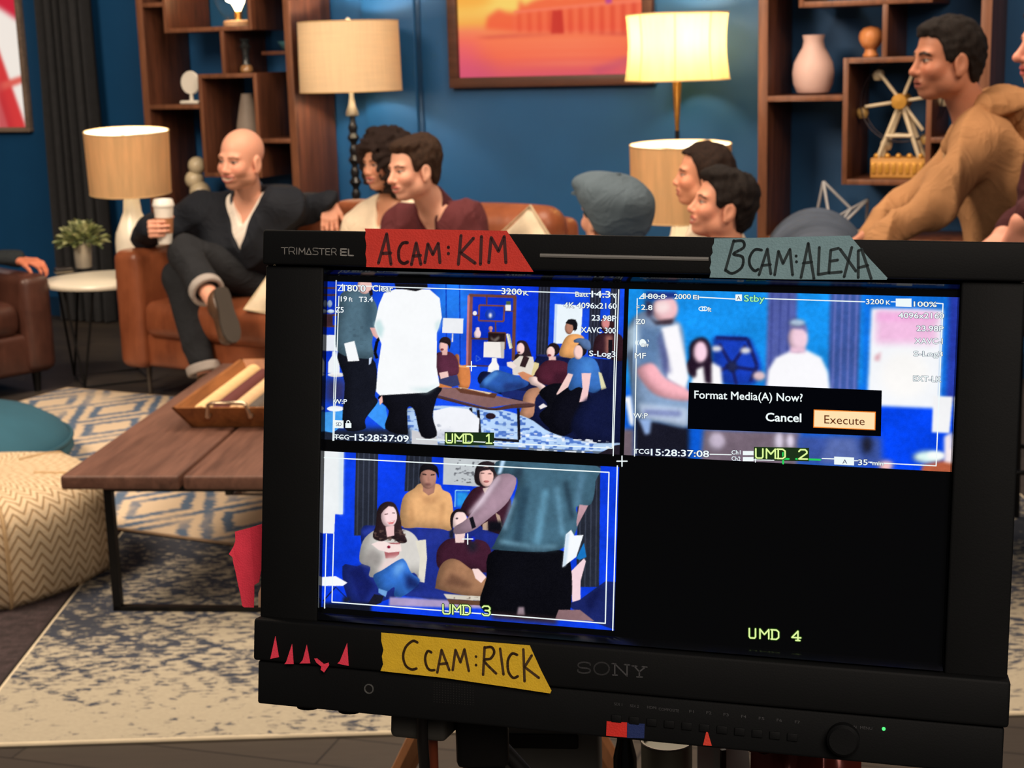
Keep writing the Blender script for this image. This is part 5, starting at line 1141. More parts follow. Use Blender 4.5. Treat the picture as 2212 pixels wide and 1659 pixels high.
P8.top('cardigan', cloth_m('maroon_knit', (70, 34, 38), .95, .2), .022, .90, .068, (.06, .30), .06, .009, 30); P8.trousers(cloth_m('black_trousers', (30, 30, 34))); P8.shoe('l', solem, solem); P8.shoe('r', solem, solem)
P8.hair(dbr, .016, extra=long_h, amp=.004, freq=80, lo=(-.20, -.15, -.29), hi=(.14, .15, .17))
stool('bar stool under the person in the maroon cardigan', (hip[0], hip[1]), .76)
# ------------------------------------------------------------------ 9. person in the armchair at the left edge (hand on the arm)
af = nrm((-AY[0], -AY[1], 0)); alt = nrm((AX[0], AX[1], 0)); seat = np.array([cn[0], cn[1], 0])-np.append(AX, 0)*.72+np.append(AY, 0)*.42; hip = seat+(0, 0, .56)
N = hip+np.array([0, 0, .52])-af*.06; hd = Head(N+np.array([0, 0, .145])+af*.045, nrm(af+alt*.1), (0, 0, 1)); Wp = at(40, 562, 7.56)
sp = dict(N=N, Sl=N+alt*.18-(0, 0, .07), Sr=N-alt*.18-(0, 0, .07), C=N*.5+hip*.5+(0, 0, .03), P=hip, El=(N+alt*.26-(0, 0, .36)+af*.05), Wl=Wp, Er=N-alt*.30-(0, 0, .36)+af*.05, Wr=N-alt*.30-(0, 0, .42)+af*.28)
legs(sp, hip, af, alt, .44, .13, .50)
P9 = Person('person in a dark sleeve at the left edge with a hand on the armchair', 'people on the set', hd, sp, (206, 124, 94), (160, 90, 80), (40, 28, 24), 1.0, (dict(arm='l', pose=dict(W=Wp, d=nrm(at(92, 572, 7.54)-Wp+np.array([0, 0, .012])), n=nrm((.0, .15, -1)), side=-1, curl=(22, 38, 22), spread=.16, thumb=(.5, .8, .2))),), seed=81)
P9.top('sweater', cloth_m('charcoal_sweater', (38, 43, 47)), .016, .97, .062, None, .04, .006); P9.trousers(cloth_m('black_trousers', (30, 30, 34))); P9.shoe('l', solem, solem); P9.shoe('r', solem, solem)
P9.hair(blk, .012)
# ================================================================== THE FIELD MONITOR
MC = np.array([0.0621, 0.8596, 1.3200]); MX = np.array([0.9674, -0.2526, -0.0150]); MY = np.array([0.0539, 0.1480, 0.9875]); MN = np.array([-0.2473, -0.9562, 0.1568])
MX = nrm(MX); MN = nrm(np.cross(MX, MY)); MY = np.cross(MN, MX)
def mframe(o):
    m = Matrix.Identity(4)
    for i in range(3): m[i][0] = MX[i]; m[i][1] = MY[i]; m[i][2] = MN[i]; m[i][3] = MC[i]
    o.matrix_world = m; return o
def om(px, py, off=0.0):      # a spot on the monitor front, in its own metres
    d = ray(px, py); t = ((MC+MN*off-C0)@MN)/(d@MN); q = C0+t*d-MC; return float(q@MX), float(q@MY)
mon = thing('field_monitor', 'large black field monitor showing camera pictures in three quarters of its screen', 'monitor'); mframe(mon)
blackp = mat('black_monitor_plastic', (13, 14, 15), 0.65, var=0.08, scale=40, bump=0.04, bscale=900, spec=0.15)
gloss = mat('glossy_black_bezel', (8, 9, 12), 0.12, var=0.05)
L_, R_, T_, B_ = -0.2222, 0.2178, 0.1295, -0.1612
ix, iy = 0.1835, 0.1062
MB().rbox(((L_+R_)/2, (T_+B_)/2, -0.052), (R_-L_-0.004, T_-B_-0.004, 0.098), 0.006, 3).build('rear_shell', blackp, mon)
MB().rbox(((L_+R_)/2, (T_+0.1085)/2, -0.001), (R_-L_, T_-0.1085, 0.018), 0.0016, 2).build('top_bezel', blackp, mon)
MB().rbox(((L_-ix)/2, 0.0, -0.003), (-ix-L_-0.001, 0.2165, 0.014), 0.0016, 2).build('side_bezel', blackp, mon)
MB().rbox(((R_+ix)/2, 0.0, -0.003), (R_-ix-0.001, 0.2165, 0.014), 0.0016, 2).build('side_bezel', blackp, mon)
MB().rbox(((L_+R_)/2, -0.1205, -0.000), (R_-L_+0.002, 0.026, 0.020), 0.002, 2).build('bottom_bezel', blackp, mon)
MB().rbox(((L_+R_)/2, -0.1475, -0.0015), (R_-L_-0.002, 0.0272, 0.017), 0.0018, 2).build('control_panel', blackp, mon)
# chamfered inner lip
c_ = 0.0045; xo, yo, xi, yi = ix, iy, ix-0.0008, iy-c_*0.75
for a, b, c, d in (((-xo, yo, .0045), (xo, yo, .0045), (xi, yi, 0), (-xi, yi, 0)), ((xo, -yo, .0045), (-xo, -yo, .0045), (-xi, -yi, 0), (xi, -yi, 0)), ((-xo, -yo, .0045), (-xo, yo, .0045), (-xi, yi, 0), (-xi, -yi, 0)), ((xo, yo, .0045), (xo, -yo, .0045), (xi, -yi, 0), (xi, yi, 0))):
    MB().add([a, b, c, d], [(3, 2, 1, 0)]).build('inner_lip', gloss, mon, False)
scr = MB().box((0, 0, -0.0008), (2*ix, 2*iy, 0.0016)).build('screen', mat('dark_screen_glass', (6, 7, 10), 0.08, var=0.02), mon, False)
for px, py in ((640, 1521), (731, 1531)):
    x, y = om(px, py); MB().lathe([(0.007, 0), (0.007, 0.010)], 16).xf(Matrix.Translation((x, B_+0.003, -0.02)) @ Matrix.Rotation(PI/2, 4, 'X')).build('foot', blackp, mon)
xa, ya = om(842, 1530, -.045); xb, yb = om(962, 1606, -.045)
MB().rbox(((xa+xb)/2, (ya+yb)/2, -.060), (xb-xa, ya-yb, .03), .004, 3).build('battery_plate', mat('charcoal_plate', (74, 72, 67), .6), mon)
# ---- lettering helpers
def rib(pts, w_, z, mb, tf, caps=8):
    P = [np.array(tf(*p)) for p in pts]
    for a, b in zip(P[:-1], P[1:]):
        d = b-a; L = np.linalg.norm(d)
        if L < 1e-7: continue
        n = np.array([-d[1], d[0]])/L*w_/2; q = [a+n, a-n, b-n, b+n]; mb.add([(k[0], k[1], z) for k in q], [(0, 1, 2, 3)])
    for p in P:
        mb.add([(p[0]+w_/2*math.cos(2*PI*k/caps), p[1]+w_/2*math.sin(2*PI*k/caps), z) for k in range(caps)], [tuple(range(caps))])
def strokes(name, lines, wpx, tf, z, mt, parent, label=None, smooth=True):
    mb = MB()
    for ln in lines:
        if smooth and len(ln) >= 6: ln = smooth_path(ln, 4)
        rib(ln, wpx*0.00027, z, mb, tf)
    return mb.build(name, mt, parent, False, label=label)
def crop(x0, y0, sc, off=0.0): return lambda x, y: om(x0+x/sc, y0+y/sc, off)
def text(name, body, p0, p1, cap, z, mt, parent, off=0.0, grow=0.0, slant=0.0):
    """built-in face, fitted to the baseline p0-p1 (photo spots) with capitals 'cap' high"""
    cu = bpy.data.curves.new('text', 'FONT'); cu.body = body; cu.resolution_u = 3
    o = bpy.data.objects.new('text', cu); me = bpy.data.meshes.new_from_object(o); bpy.data.objects.remove(o)
    V = np.zeros(len(me.vertices)*3, np.float32); me.vertices.foreach_get('co', V); V = V.reshape(-1, 3)
    fs = [tuple(p.vertices) for p in me.polygons]; bpy.data.meshes.remove(me)
    if not len(V): return None
    x0, x1 = V[:, 0].min(), V[:, 0].max(); out = []; n0 = len(V)
    if grow:
        sh = [(grow*math.cos(a), grow*math.sin(a)) for a in np.linspace(0, 2*PI, 8, endpoint=False)]; V = np.concatenate([V+np.array([a, b, 0]) for a, b in sh]); fs = [tuple(i+k*n0 for i in f) for k in range(8) for f in fs]
    for v in V:
        f = (v[0]-x0)/(x1-x0); h = v[1]/0.70*cap; px = p0[0]+(p1[0]-p0[0])*f+h*slant; py = p0[1]+(p1[1]-p0[1])*f-h; q = om(px, py, off); out.append((q[0], q[1], z))
    mb = MB().add(out, fs); return mb.build(name, mt, parent, False)
# ---- the pictures on the screen: quarters of the screen, painted in their own pixels
SW = 0.3658; QW, QH = 0.4965*SW, 0.2616*SW; NXQ, NYQ = 460, 243
QUAD = {1: (-0.5*SW, 0.2714*SW), 2: (0.0035*SW, 0.2714*SW), 3: (-0.5*SW, -0.0098*SW)}
def qtf(k, x0, y0, sc):
    qx, qy = QUAD[k]
    def f(x, y):
        a, b = om(x0+x/sc, y0+y/sc); return ((a-qx)/QW*NXQ, (qy-b)/QH*NYQ)
    return f
def show(r, k, name, label):
    qx, qy = QUAD[k]
    o = r.mesh(name, SCRM, mon, lambda u, v: np.stack([qx+QW*u, qy-QH*v, np.full(u.shape, 0.0003)], -1)); o['label'] = label
Raster.soft = True
def grainy(r, seed):
    g = np.random.RandomState(seed); lo = np.kron(g.rand(r.h//18+2, r.w//18+2), np.ones((18, 18)))[:r.h, :r.w]; lo = box_blur(box_blur(lo, 9), 9); md = np.kron(g.rand(r.h//4+2, r.w//4+2), np.ones((4, 4)))[:r.h, :r.w]; md = box_blur(md, 2)
    k = np.clip(1.15-r.img.min(-1)/235.0, .04, 1); r.img = np.clip(r.img*(1+k*(.22*(lo-.5)+.12*(md-.5)))[..., None]+(k*(g.rand(r.h, r.w)-.5))[..., None]*6, 0, 255)
SCRM = vcol_emis('screen_picture_light', 1.0)
SKN = (238, 196, 186); BLK = (16, 16, 24)
r = Raster(NXQ, NYQ, qtf(1, 690, 600, 3.3515), (22, 74, 226))
def paint1(r):
    P, E, Rc, Ln = r.poly, r.ell, r.rect, r.line
    Rc((12, 50, 190), 40, 20, 140, 700, 3); E((50, 160, 255), 965, 190, 130, 170, 16); Rc((30, 104, 244), 880, 30, 1080, 640, 10, .5)
    for x in (918, 1016, 1480): Ln((14, 50, 176), [(x, 40), (x+4, 640)], 7)
    Rc((14, 58, 232), 1430, 60, 1590, 700); 
    for a, b in ((1588, 1672), (1962, 2040), (2110, 2175)):
        P((36, 38, 52), [(a, 60), (b, 66), (b-20, 560), (a-20, 560)])
        for k in range(3): Ln((60, 64, 84), [(a+14+k*24, 64), (a-6+k*24, 560)], 7)
    P((236, 246, 252), [(1705, 192), (1905, 204), (1890, 470), (1694, 480)]); P((200, 220, 246), [(1705, 192), (1722, 194), (1712, 480), (1694, 480)])
    # shelving on the left edge and its lamp
    for y in (70, 120, 265, 345, 450): Rc((84, 52, 50), 55, y, 130, y+14)
    Rc((60, 38, 44), 50, 270, 100, 350); E((200, 220, 240), 85, 245, 26, 14); E((150, 170, 200), 78, 190, 18, 26)
    # walnut unit
    Rc((12, 50, 200), 1095, 120, 1425, 640); P((128, 76, 76), [(1082, 118), (1112, 120), (1100, 640), (1064, 640)]); P((196, 120, 128), [(1074, 130), (1090, 130), (1076, 640), (1062, 640)])
    Ln((112, 66, 54), [(1088, 128), (1425, 140)], 20); P((108, 64, 52), [(1404, 140), (1428, 140), (1416, 600), (1392, 600)]); Ln((96, 58, 48), [(1212, 130), (1212, 196)], 10)
    Ln((120, 70, 54), [(1158, 200), (1340, 206), (1334, 318), (1154, 312), (1158, 200)], 12); Ln((92, 56, 48), [(1106, 272), (1156, 274)], 9); Ln((92, 56, 48), [(1340, 240), (1410, 244)], 9)
    Ln((104, 62, 50), [(1276, 320), (1276, 394)], 10); Ln((92, 56, 48), [(1100, 440), (1222, 444)], 12); Ln((80, 48, 42), [(1090, 634), (1240, 640)], 10)
    Rc((38, 24, 26), 1222, 396, 1348, 520); Ln((92, 56, 46), [(1222, 396), (1348, 400), (1344, 520)], 10)
    E((40, 70, 150), 1238, 268, 38, 40, 0, .6); E((255, 250, 236), 1238, 274, 11, 17, 1); Rc((80, 100, 60), 1352, 172, 1384, 200); Rc((244, 242, 240), 1346, 198, 1386, 240); E((244, 240, 240), 1126, 258, 15, 16)
    P((242, 214, 220), [(1134, 362), (1158, 362), (1160, 378), (1170, 402), (1162, 434), (1128, 434), (1120, 402), (1132, 378)]); E((214, 150, 140), 1240, 368, 15, 17); Rc((206, 140, 130), 1232, 380, 1250, 392)
    P((238, 232, 208), [(1352, 408), (1366, 404), (1392, 512), (1376, 516)]); P((200, 206, 160), [(1368, 410), (1378, 408), (1398, 508), (1392, 512)])
    # lamps
    P((238, 240, 244), [(896, 292), (1044, 296), (1040, 404), (890, 400)]); Ln((236, 226, 220), [(966, 404), (964, 466)], 10)
    P((246, 240, 234), [(1192, 464), (1340, 466), (1336, 582), (1188, 576)]); P((206, 196, 186), [(1310, 466), (1340, 466), (1336, 582), (1316, 582)]); P((250, 248, 246), [(1250, 580), (1284, 580), (1286, 612), (1302, 640), (1300, 690), (1218, 690), (1224, 640), (1246, 612)])
    P((150, 140, 130), [(1240, 424), (1262, 448), (1300, 422), (1304, 440), (1276, 464), (1244, 450)], 1, .8); Ln((70, 110, 200), [(1136, 562), (1168, 588), (1136, 606), (1136, 562)], 4)
    P((232, 236, 244), [(52, 415), (134, 416), (134, 530), (50, 530)]); P((236, 240, 244), [(98, 532), (122, 532), (126, 566), (148, 610), (150, 690), (66, 690), (68, 610), (94, 566)]); E((250, 250, 250), 126, 702, 62, 16)
    # sofa, armchair, maroon man
    P((204, 124, 70), [(984, 560), (1012, 562), (1020, 632), (1086, 640), (1086, 790), (1006, 786), (996, 640)]); P((236, 170, 110), [(1010, 632), (1086, 640), (1084, 654), (1012, 646)]); Rc((200, 120, 64), 862, 764, 960, 796)
    P((88, 42, 62), [(846, 556), (884, 536), (952, 540), (1000, 592), (1008, 690), (950, 712), (868, 716), (846, 640)]); P((52, 56, 96), [(866, 716), (1000, 706), (1018, 776), (960, 790), (870, 764)]); P((236, 196, 190), [(868, 688), (930, 676), (938, 716), (880, 732)])
    E((46, 32, 34), 912, 462, 40, 34); E((240, 190, 180), 900, 500, 32, 44); P((46, 32, 34), [(866, 470), (890, 440), (940, 440), (952, 480), (940, 520), (932, 484), (880, 468)]); E((150, 70, 80), 890, 520, 12, 8); P((232, 182, 172), [(890, 530), (930, 520), (926, 560), (890, 560)])
    # navy sofa
    P((20, 26, 66), [(1164, 690), (1240, 684), (1420, 760), (1560, 600), (1570, 556), (1660, 560), (2150, 596), (2200, 600), (2200, 1190), (1960, 1200), (1660, 1130), (1500, 1000), (1440, 900), (1170, 780)]); Ln((34, 44, 104), [(1570, 560), (1790, 572)], 14)
    for x in (1580, 1810, 2040, 2110): Ln((30, 40, 92), [(x, 590), (x-8, 720)], 8, 1)
    P((28, 40, 104), [(1300, 800), (1500, 820), (1490, 890), (1330, 860)])
    # long-haired woman
    P((44, 30, 36), [(1430, 470), (1462, 454), (1500, 468), (1526, 530), (1540, 600), (1500, 640), (1420, 610), (1418, 560), (1440, 540)]); E((244, 206, 202), 1456, 514, 29, 42); E((120, 60, 64), 1444, 540, 12, 5)
    P((228, 218, 208), [(1394, 612), (1450, 566), (1546, 572), (1562, 650), (1530, 710), (1400, 704)]); P((244, 228, 224), [(1356, 612), (1390, 606), (1430, 640), (1400, 660), (1360, 640)]); P((52, 34, 38), [(1480, 560), (1520, 580), (1490, 650), (1450, 640)]); P((224, 206, 150), [(1556, 610), (1590, 620), (1580, 690), (1530, 720)])
    P((44, 88, 168), [(1186, 740), (1270, 672), (1350, 684), (1500, 740), (1490, 790), (1300, 830), (1210, 800), (1160, 790)]); P((80, 140, 214), [(1190, 740), (1270, 676), (1310, 690), (1200, 780)], 2); P((28, 40, 92), [(1330, 760), (1490, 760), (1480, 800), (1330, 820)], 3, .7)
    # short-haired person
    E((34, 24, 28), 1694, 518, 46, 46); E((246, 208, 200), 1674, 540, 30, 42); E((160, 60, 70), 1664, 562, 14, 9); Rc((240, 196, 188), 1660, 570, 1712, 610)
    P((78, 32, 48), [(1560, 690), (1622, 612), (1690, 596), (1790, 616), (1810, 690), (1750, 776), (1600, 764), (1570, 720)]); P((58, 24, 38), [(1700, 690), (1800, 680), (1750, 776), (1680, 770)], 3)
    P((214, 142, 104), [(1434, 690), (1474, 678), (1560, 716), (1550, 770), (1470, 730)]); P((184, 132, 104), [(1480, 850), (1530, 800), (1630, 800), (1566, 870), (1546, 1000), (1450, 1010), (1470, 920)]); P((246, 214, 206), [(1516, 724), (1570, 716), (1584, 750), (1640, 790), (1616, 836), (1580, 790), (1530, 770)])
    P((14, 14, 22), [(1590, 830), (1700, 764), (1860, 800), (1800, 960), (1700, 1100), (1590, 1000), (1650, 920)]); P((240, 232, 230), [(1586, 930), (1620, 908), (1650, 930), (1600, 950)])
    # hooded man, flat cap, right-hand person
    P((238, 170, 104), [(1736, 560), (1752, 490), (1796, 420), (1872, 410), (1920, 450), (1900, 580), (1800, 580)]); E((20, 20, 24), 1826, 342, 42, 42); E((176, 122, 100), 1806, 366, 30, 44); P((22, 20, 24), [(1780, 330), (1800, 304), (1856, 306), (1866, 370), (1846, 390), (1838, 346)])
    P((52, 28, 36), [(1980, 560), (1996, 440), (2050, 400), (2130, 396), (2196, 440), (2200, 596), (2060, 580)]); E((50, 26, 30), 2080, 340, 52, 60); E((206, 130, 130), 2070, 330, 30, 44); Rc((150, 96, 88), 2070, 420, 2120, 560, 2); Rc((20, 18, 26), 2090, 450, 2120, 560)
    P((14, 14, 24), [(1720, 846), (1800, 800), (1900, 790), (1960, 900), (1820, 1120), (1680, 1120), (1664, 1000)]); P((58, 112, 190), [(1798, 620), (1866, 572), (1990, 590), (2034, 700), (2036, 800), (1980, 834), (1880, 790), (1806, 808)]); P((80, 146, 220), [(1900, 600), (1990, 600), (1980, 690), (1900, 690)], 4, .6)
    P((244, 206, 200), [(1800, 690), (1836, 700), (1800, 790), (1720, 848), (1716, 838)]); P((246, 204, 204), [(1896, 690), (1966, 690), (1950, 800), (1936, 890), (1880, 900), (1904, 800)]); E((30, 24, 30), 1896, 520, 40, 48); E((244, 204, 196), 1872, 540, 34, 52); P((84, 112, 158), [(1842, 452), (1880, 438), (1944, 450), (1964, 490), (1956, 524), (1914, 512), (1876, 474), (1846, 470)])
    P((230, 224, 180), [(2018, 680), (2040, 690), (2076, 800), (2040, 812)]); P((18, 24, 60), [(1880, 930), (2000, 830), (2120, 800), (2200, 880), (2200, 1200), (1960, 1190), (1820, 1100)], 2)
    # floor, rug, table
    P((178, 206, 240), [(620, 950), (1200, 940), (1500, 1010), (1680, 1120), (1960, 1190), (2200, 1200), (2000, 1290), (1100, 1240), (600, 1210)]); r.speckle((70, 110, 196), [(620, 950), (1200, 940), (1500, 1010), (1680, 1120), (1960, 1190), (2100, 1230), (2000, 1290), (1100, 1240), (600, 1210)], .42, 3, .9, 4); r.speckle((246, 250, 255), [(1200, 1080), (2150, 1190), (2000, 1290), (1100, 1240)], .3, 3, .9, 9)
    P((36, 30, 40), [(1980, 1290), (2140, 1210), (2210, 1200), (2210, 1310)]); Rc((30, 36, 52), 36, 1088, 660, 1230, 4); r.speckle((120, 140, 170), [(36, 1130), (660, 1130), (660, 1230), (36, 1230)], .3, 3, .8, 3)
    P((134, 98, 96), [(850, 800), (1000, 794), (1545, 908), (1390, 916), (1218, 940), (850, 846)]); P((84, 54, 52), [(850, 846), (1218, 940), (1390, 916), (1545, 908), (1545, 934), (1394, 944), (1216, 956), (850, 868)]); Ln((70, 46, 46), [(1394, 918), (1396, 944)], 6)
    for a in ([(1150, 956), (1166, 1160)], [(1440, 944), (1446, 1170)], [(1166, 1160), (1446, 1180)], [(1096, 940), (1104, 1000)]): Ln((24, 22, 30), a, 20 if a[0][0] < 1445 and a[0][0] != 1166 else 20)
    P((96, 58, 44), [(982, 794), (1290, 838), (1268, 870), (1022, 832)]); P((232, 210, 176), [(1000, 796), (1030, 794), (1250, 832), (1230, 842)]); Ln((120, 70, 50), [(1030, 800), (1200, 838)], 8); E((40, 26, 34), 1240, 1000, 36, 22)
    P((242, 244, 250), [(824, 962), (950, 934), (1080, 950), (1160, 1020), (1150, 1160), (1040, 1200), (860, 1170), (830, 1060)]); P((206, 210, 224), [(850, 1110), (960, 1100), (1000, 1200), (860, 1180)], 3); r.speckle((170, 176, 190), [(850, 1060), (940, 1040), (980, 1190), (860, 1180)], .35, 2, .7, 6); P((206, 206, 210), [(670, 1100), (850, 1140), (860, 1210), (670, 1200)])
    P((58, 144, 238), [(344, 900), (420, 890), (482, 930), (506, 1080), (472, 1094), (332, 980)]); P((70, 160, 240), [(44, 972), (180, 958), (180, 1060), (100, 1120), (44, 1110)]); E((250, 252, 255), 120, 946, 62, 20); Rc((60, 40, 44), 50, 730, 200, 900, 6, .7)
    # crew in front
    P((22, 24, 34), [(138, 540), (384, 580), (420, 760), (404, 850), (424, 900), (336, 1020), (330, 1094), (176, 1080), (186, 760)]); P((80, 108, 124), [(146, 150), (196, 96), (330, 88), (400, 170), (424, 250), (404, 370), (384, 470), (396, 560), (366, 588), (140, 540), (128, 320)]); P((64, 90, 106), [(330, 160), (400, 180), (400, 370), (340, 420)], 5); r.speckle((70, 94, 110), [(146, 300), (380, 300), (384, 560), (146, 530)], .3, 3, .6, 8)
    E((234, 190, 182), 330, 60, 52, 60); P((36, 26, 30), [(360, 100), (386, 86), (390, 126), (370, 136)]); P((226, 170, 164), [(368, 362), (412, 362), (456, 430), (430, 452), (392, 420)]); P((248, 250, 252), [(182, 476), (256, 458), (292, 602), (210, 606)]); P((200, 214, 240), [(362, 582), (384, 574), (376, 620), (360, 632)])
    Ln((14, 14, 20), [(470, 400), (420, 460), (404, 540), (420, 584)], 22); P((18, 18, 26), [(440, 846), (862, 788), (850, 870), (822, 1000), (852, 1140), (740, 1146), (690, 960), (640, 940), (640, 1060), (630, 1136), (480, 1090), (504, 960)])
    P((249, 251, 253), [(432, 200), (470, 112), (556, 84), (800, 88), (872, 150), (888, 290), (852, 400), (850, 650), (872, 780), (780, 830), (440, 850), (412, 822), (426, 650), (452, 480), (400, 350)]); P((200, 226, 228), [(400, 330), (440, 300), (470, 370), (452, 440), (420, 410)], 2); P((190, 220, 222), [(640, 800), (780, 800), (868, 770), (780, 832)], 3, .8); P((214, 234, 236), [(840, 330), (880, 300), (872, 360), (846, 400)], 2)
    P((20, 18, 24), [(546, 40), (784, 46), (784, 74), (700, 100), (600, 84), (556, 84)]); P((240, 186, 176), [(432, 880), (456, 850), (462, 900), (440, 920)])
    E((255, 255, 255), 470, 586, 9, 6)
paint1(r); grainy(r, 1); show(r, 1, 'screen_picture', 'picture of the set with two crew members in the upper left quarter')
r = Raster(NXQ, NYQ, qtf(2, 1330, 600, 2.949), (24, 146, 238))
def paint2(r):
    bl = lambda b: (b+1)//2
    P = lambda c, p, b=0, a=1.0: r.poly(c, p, bl(b), a); E = lambda c, x, y, u, v, b=0, a=1.0: r.ell(c, x, y, u, v, bl(b), a); Rc = lambda c, x0, y0, x1, y1, b=0, a=1.0: r.rect(c, x0, y0, x1, y1, bl(b), a); Ln = lambda c, p, w_, b=0, a=1.0: r.line(c, p, w_, bl(b), a)
    P((14, 96, 224), [(40, 700), (2180, 700), (2180, 1260), (40, 1260)], 14); Rc((6, 68, 236), 1560, 800, 2180, 1260, 10)
    P((84, 96, 168), [(972, 90), (1156, 96), (1150, 720), (950, 720)], 3); P((62, 88, 160), [(1364, 96), (1566, 106), (1540, 760), (1350, 760)], 3)
    for k in range(4): Ln((104, 116, 190), [(1400+k*46, 100), (1380+k*46, 740)], 12, 2); 
    for k in range(3): Ln((66, 78, 150), [(1000+k*52, 96), (982+k*52, 700)], 12, 2)
    Rc((16, 108, 226), 1570, 100, 2180, 800, 6, .8); P((40, 60, 170), [(2120, 110), (2180, 110), (2180, 800), (2100, 800)], 5)
    P((246, 248, 252), [(1628, 196), (2084, 206), (2060, 832), (1600, 812)], 3); P((242, 190, 226), [(1662, 214), (2050, 226), (2040, 420), (1652, 420)], 10); P((240, 170, 220), [(1662, 214), (2050, 226), (2048, 280), (1660, 280)], 5, .7); E((252, 250, 248), 1840, 620, 160, 150, 14); P((226, 180, 190), [(1648, 500), (1690, 470), (1680, 530), (1648, 530)], 3)
    P((244, 244, 246), [(2020, 752), (2146, 756), (2124, 988), (2012, 984)], 2); E((214, 240, 236), 1990, 1140, 100, 42, 5); E((250, 254, 252), 2040, 1130, 60, 26, 4); P((192, 98, 66), [(1954, 1190), (2140, 1150), (2130, 1250), (1940, 1240)], 3); P((246, 232, 236), [(2090, 1010), (2140, 980), (2136, 1180), (2090, 1170)], 4)
    # woman, wheel, man in white
    P((24, 52, 176), [(620, 400), (660, 376), (840, 384), (880, 440), (930, 570), (880, 680), (690, 680), (620, 600)], 5, .9)
    for a in ([(640, 384), (840, 392), (900, 560), (860, 660)], [(660, 420), (740, 560), (770, 680)], [(830, 430), (740, 560), (640, 600)], [(700, 560), (900, 590)]): Ln((26, 34, 104), a, 22, 2)
    E((34, 40, 80), 742, 566, 34, 34, 3); E((222, 220, 224), 644, 452, 34, 18, 3); E((222, 220, 224), 828, 464, 34, 20, 3); E((220, 190, 196), 914, 626, 42, 32, 4)
    P((38, 22, 40), [(470, 440), (500, 396), (560, 380), (606, 430), (616, 560), (616, 670), (560, 660), (500, 640), (444, 590), (468, 520)], 3); P((252, 250, 252), [(505, 590), (545, 570), (620, 540), (672, 570), (684, 700), (470, 700)], 3); P((38, 22, 40), [(556, 540), (610, 520), (612, 680), (572, 668)], 3); P((38, 22, 40), [(448, 560), (500, 500), (516, 620), (500, 640)], 3); E((248, 208, 226), 540, 474, 46, 70, 3)
    P((251, 250, 254), [(960, 700), (972, 590), (1020, 510), (1110, 468), (1220, 462), (1310, 508), (1352, 600), (1366, 720)], 3); E((238, 202, 218), 1162, 386, 64, 88, 3); P((116, 110, 170), [(1096, 330), (1120, 290), (1210, 296), (1226, 360), (1196, 330), (1110, 320)], 3); E((170, 190, 214), 1156, 288, 52, 24, 3); Rc((236, 196, 216), 1112, 440, 1210, 480, 3)
    # crew member on the left
    P((120, 104, 118), [(560, 960), (1180, 980), (1160, 1190), (540, 1170)], 6); E((190, 176, 196), 640, 1040, 60, 60, 6); E((206, 196, 214), 1040, 1040, 34, 60, 5); E((216, 206, 226), 1110, 1040, 30, 50, 5); P((60, 84, 160), [(1160, 1000), (1690, 1010), (1700, 1200), (1160, 1180)], 8); P((90, 110, 176), [(1360, 1020), (1520, 1020), (1560, 1180), (1300, 1180)], 8); E((30, 30, 44), 1600, 1060, 30, 60, 8); E((240, 190, 190), 1720, 1190, 50, 30, 5)
    P((26, 26, 40), [(120, 880), (470, 950), (470, 1170), (120, 1130)], 5); P((130, 156, 190), [(66, 420), (100, 280), (190, 210), (330, 260), (420, 300), (446, 470), (446, 620), (470, 780), (464, 950), (280, 920), (130, 890), (92, 640)], 4); P((90, 122, 164), [(150, 300), (300, 330), (280, 560), (150, 600)], 10, .9); P((200, 224, 240), [(80, 330), (140, 270), (150, 420), (84, 480)], 8, .8); P((84, 96, 150), [(300, 420), (350, 470), (360, 620), (320, 640)], 6); P((200, 214, 236), [(150, 800), (460, 830), (460, 940), (170, 890)], 6, .8); P((100, 110, 170), [(180, 840), (420, 850), (420, 880), (180, 870)], 5, .8)
    P((252, 250, 254), [(292, 320), (400, 296), (436, 470), (470, 640), (440, 720), (330, 640), (330, 520)], 3); P((82, 86, 140), [(288, 330), (330, 480), (356, 610), (300, 600), (270, 400)], 5, .7)
    E((236, 186, 192), 316, 200, 84, 92, 4); P((58, 44, 66), [(186, 130), (240, 160), (240, 240), (200, 250)], 5); P((56, 42, 54), [(196, 232), (260, 280), (372, 262), (390, 230), (360, 296), (260, 300)], 4); P((30, 52, 134), [(190, 90), (390, 92), (392, 128), (220, 150)], 4); E((250, 226, 226), 300, 190, 50, 40, 8)
    P((244, 176, 186), [(140, 580), (236, 544), (320, 640), (470, 720), (470, 784), (270, 752), (170, 660)], 4); P((250, 250, 252), [(60, 760), (100, 750), (120, 900), (116, 950), (90, 930)], 3); P((150, 180, 230), [(150, 900), (230, 900), (220, 990), (190, 1000)], 4)
    P((116, 100, 110), [(40, 960), (120, 960), (120, 1150), (40, 1150)], 5)
paint2(r); grainy(r, 2); show(r, 2, 'screen_picture', 'blurred picture of a man in white in the upper right quarter')
r = Raster(NXQ, NYQ, qtf(3, 680, 960, 3.253), (14, 62, 228))
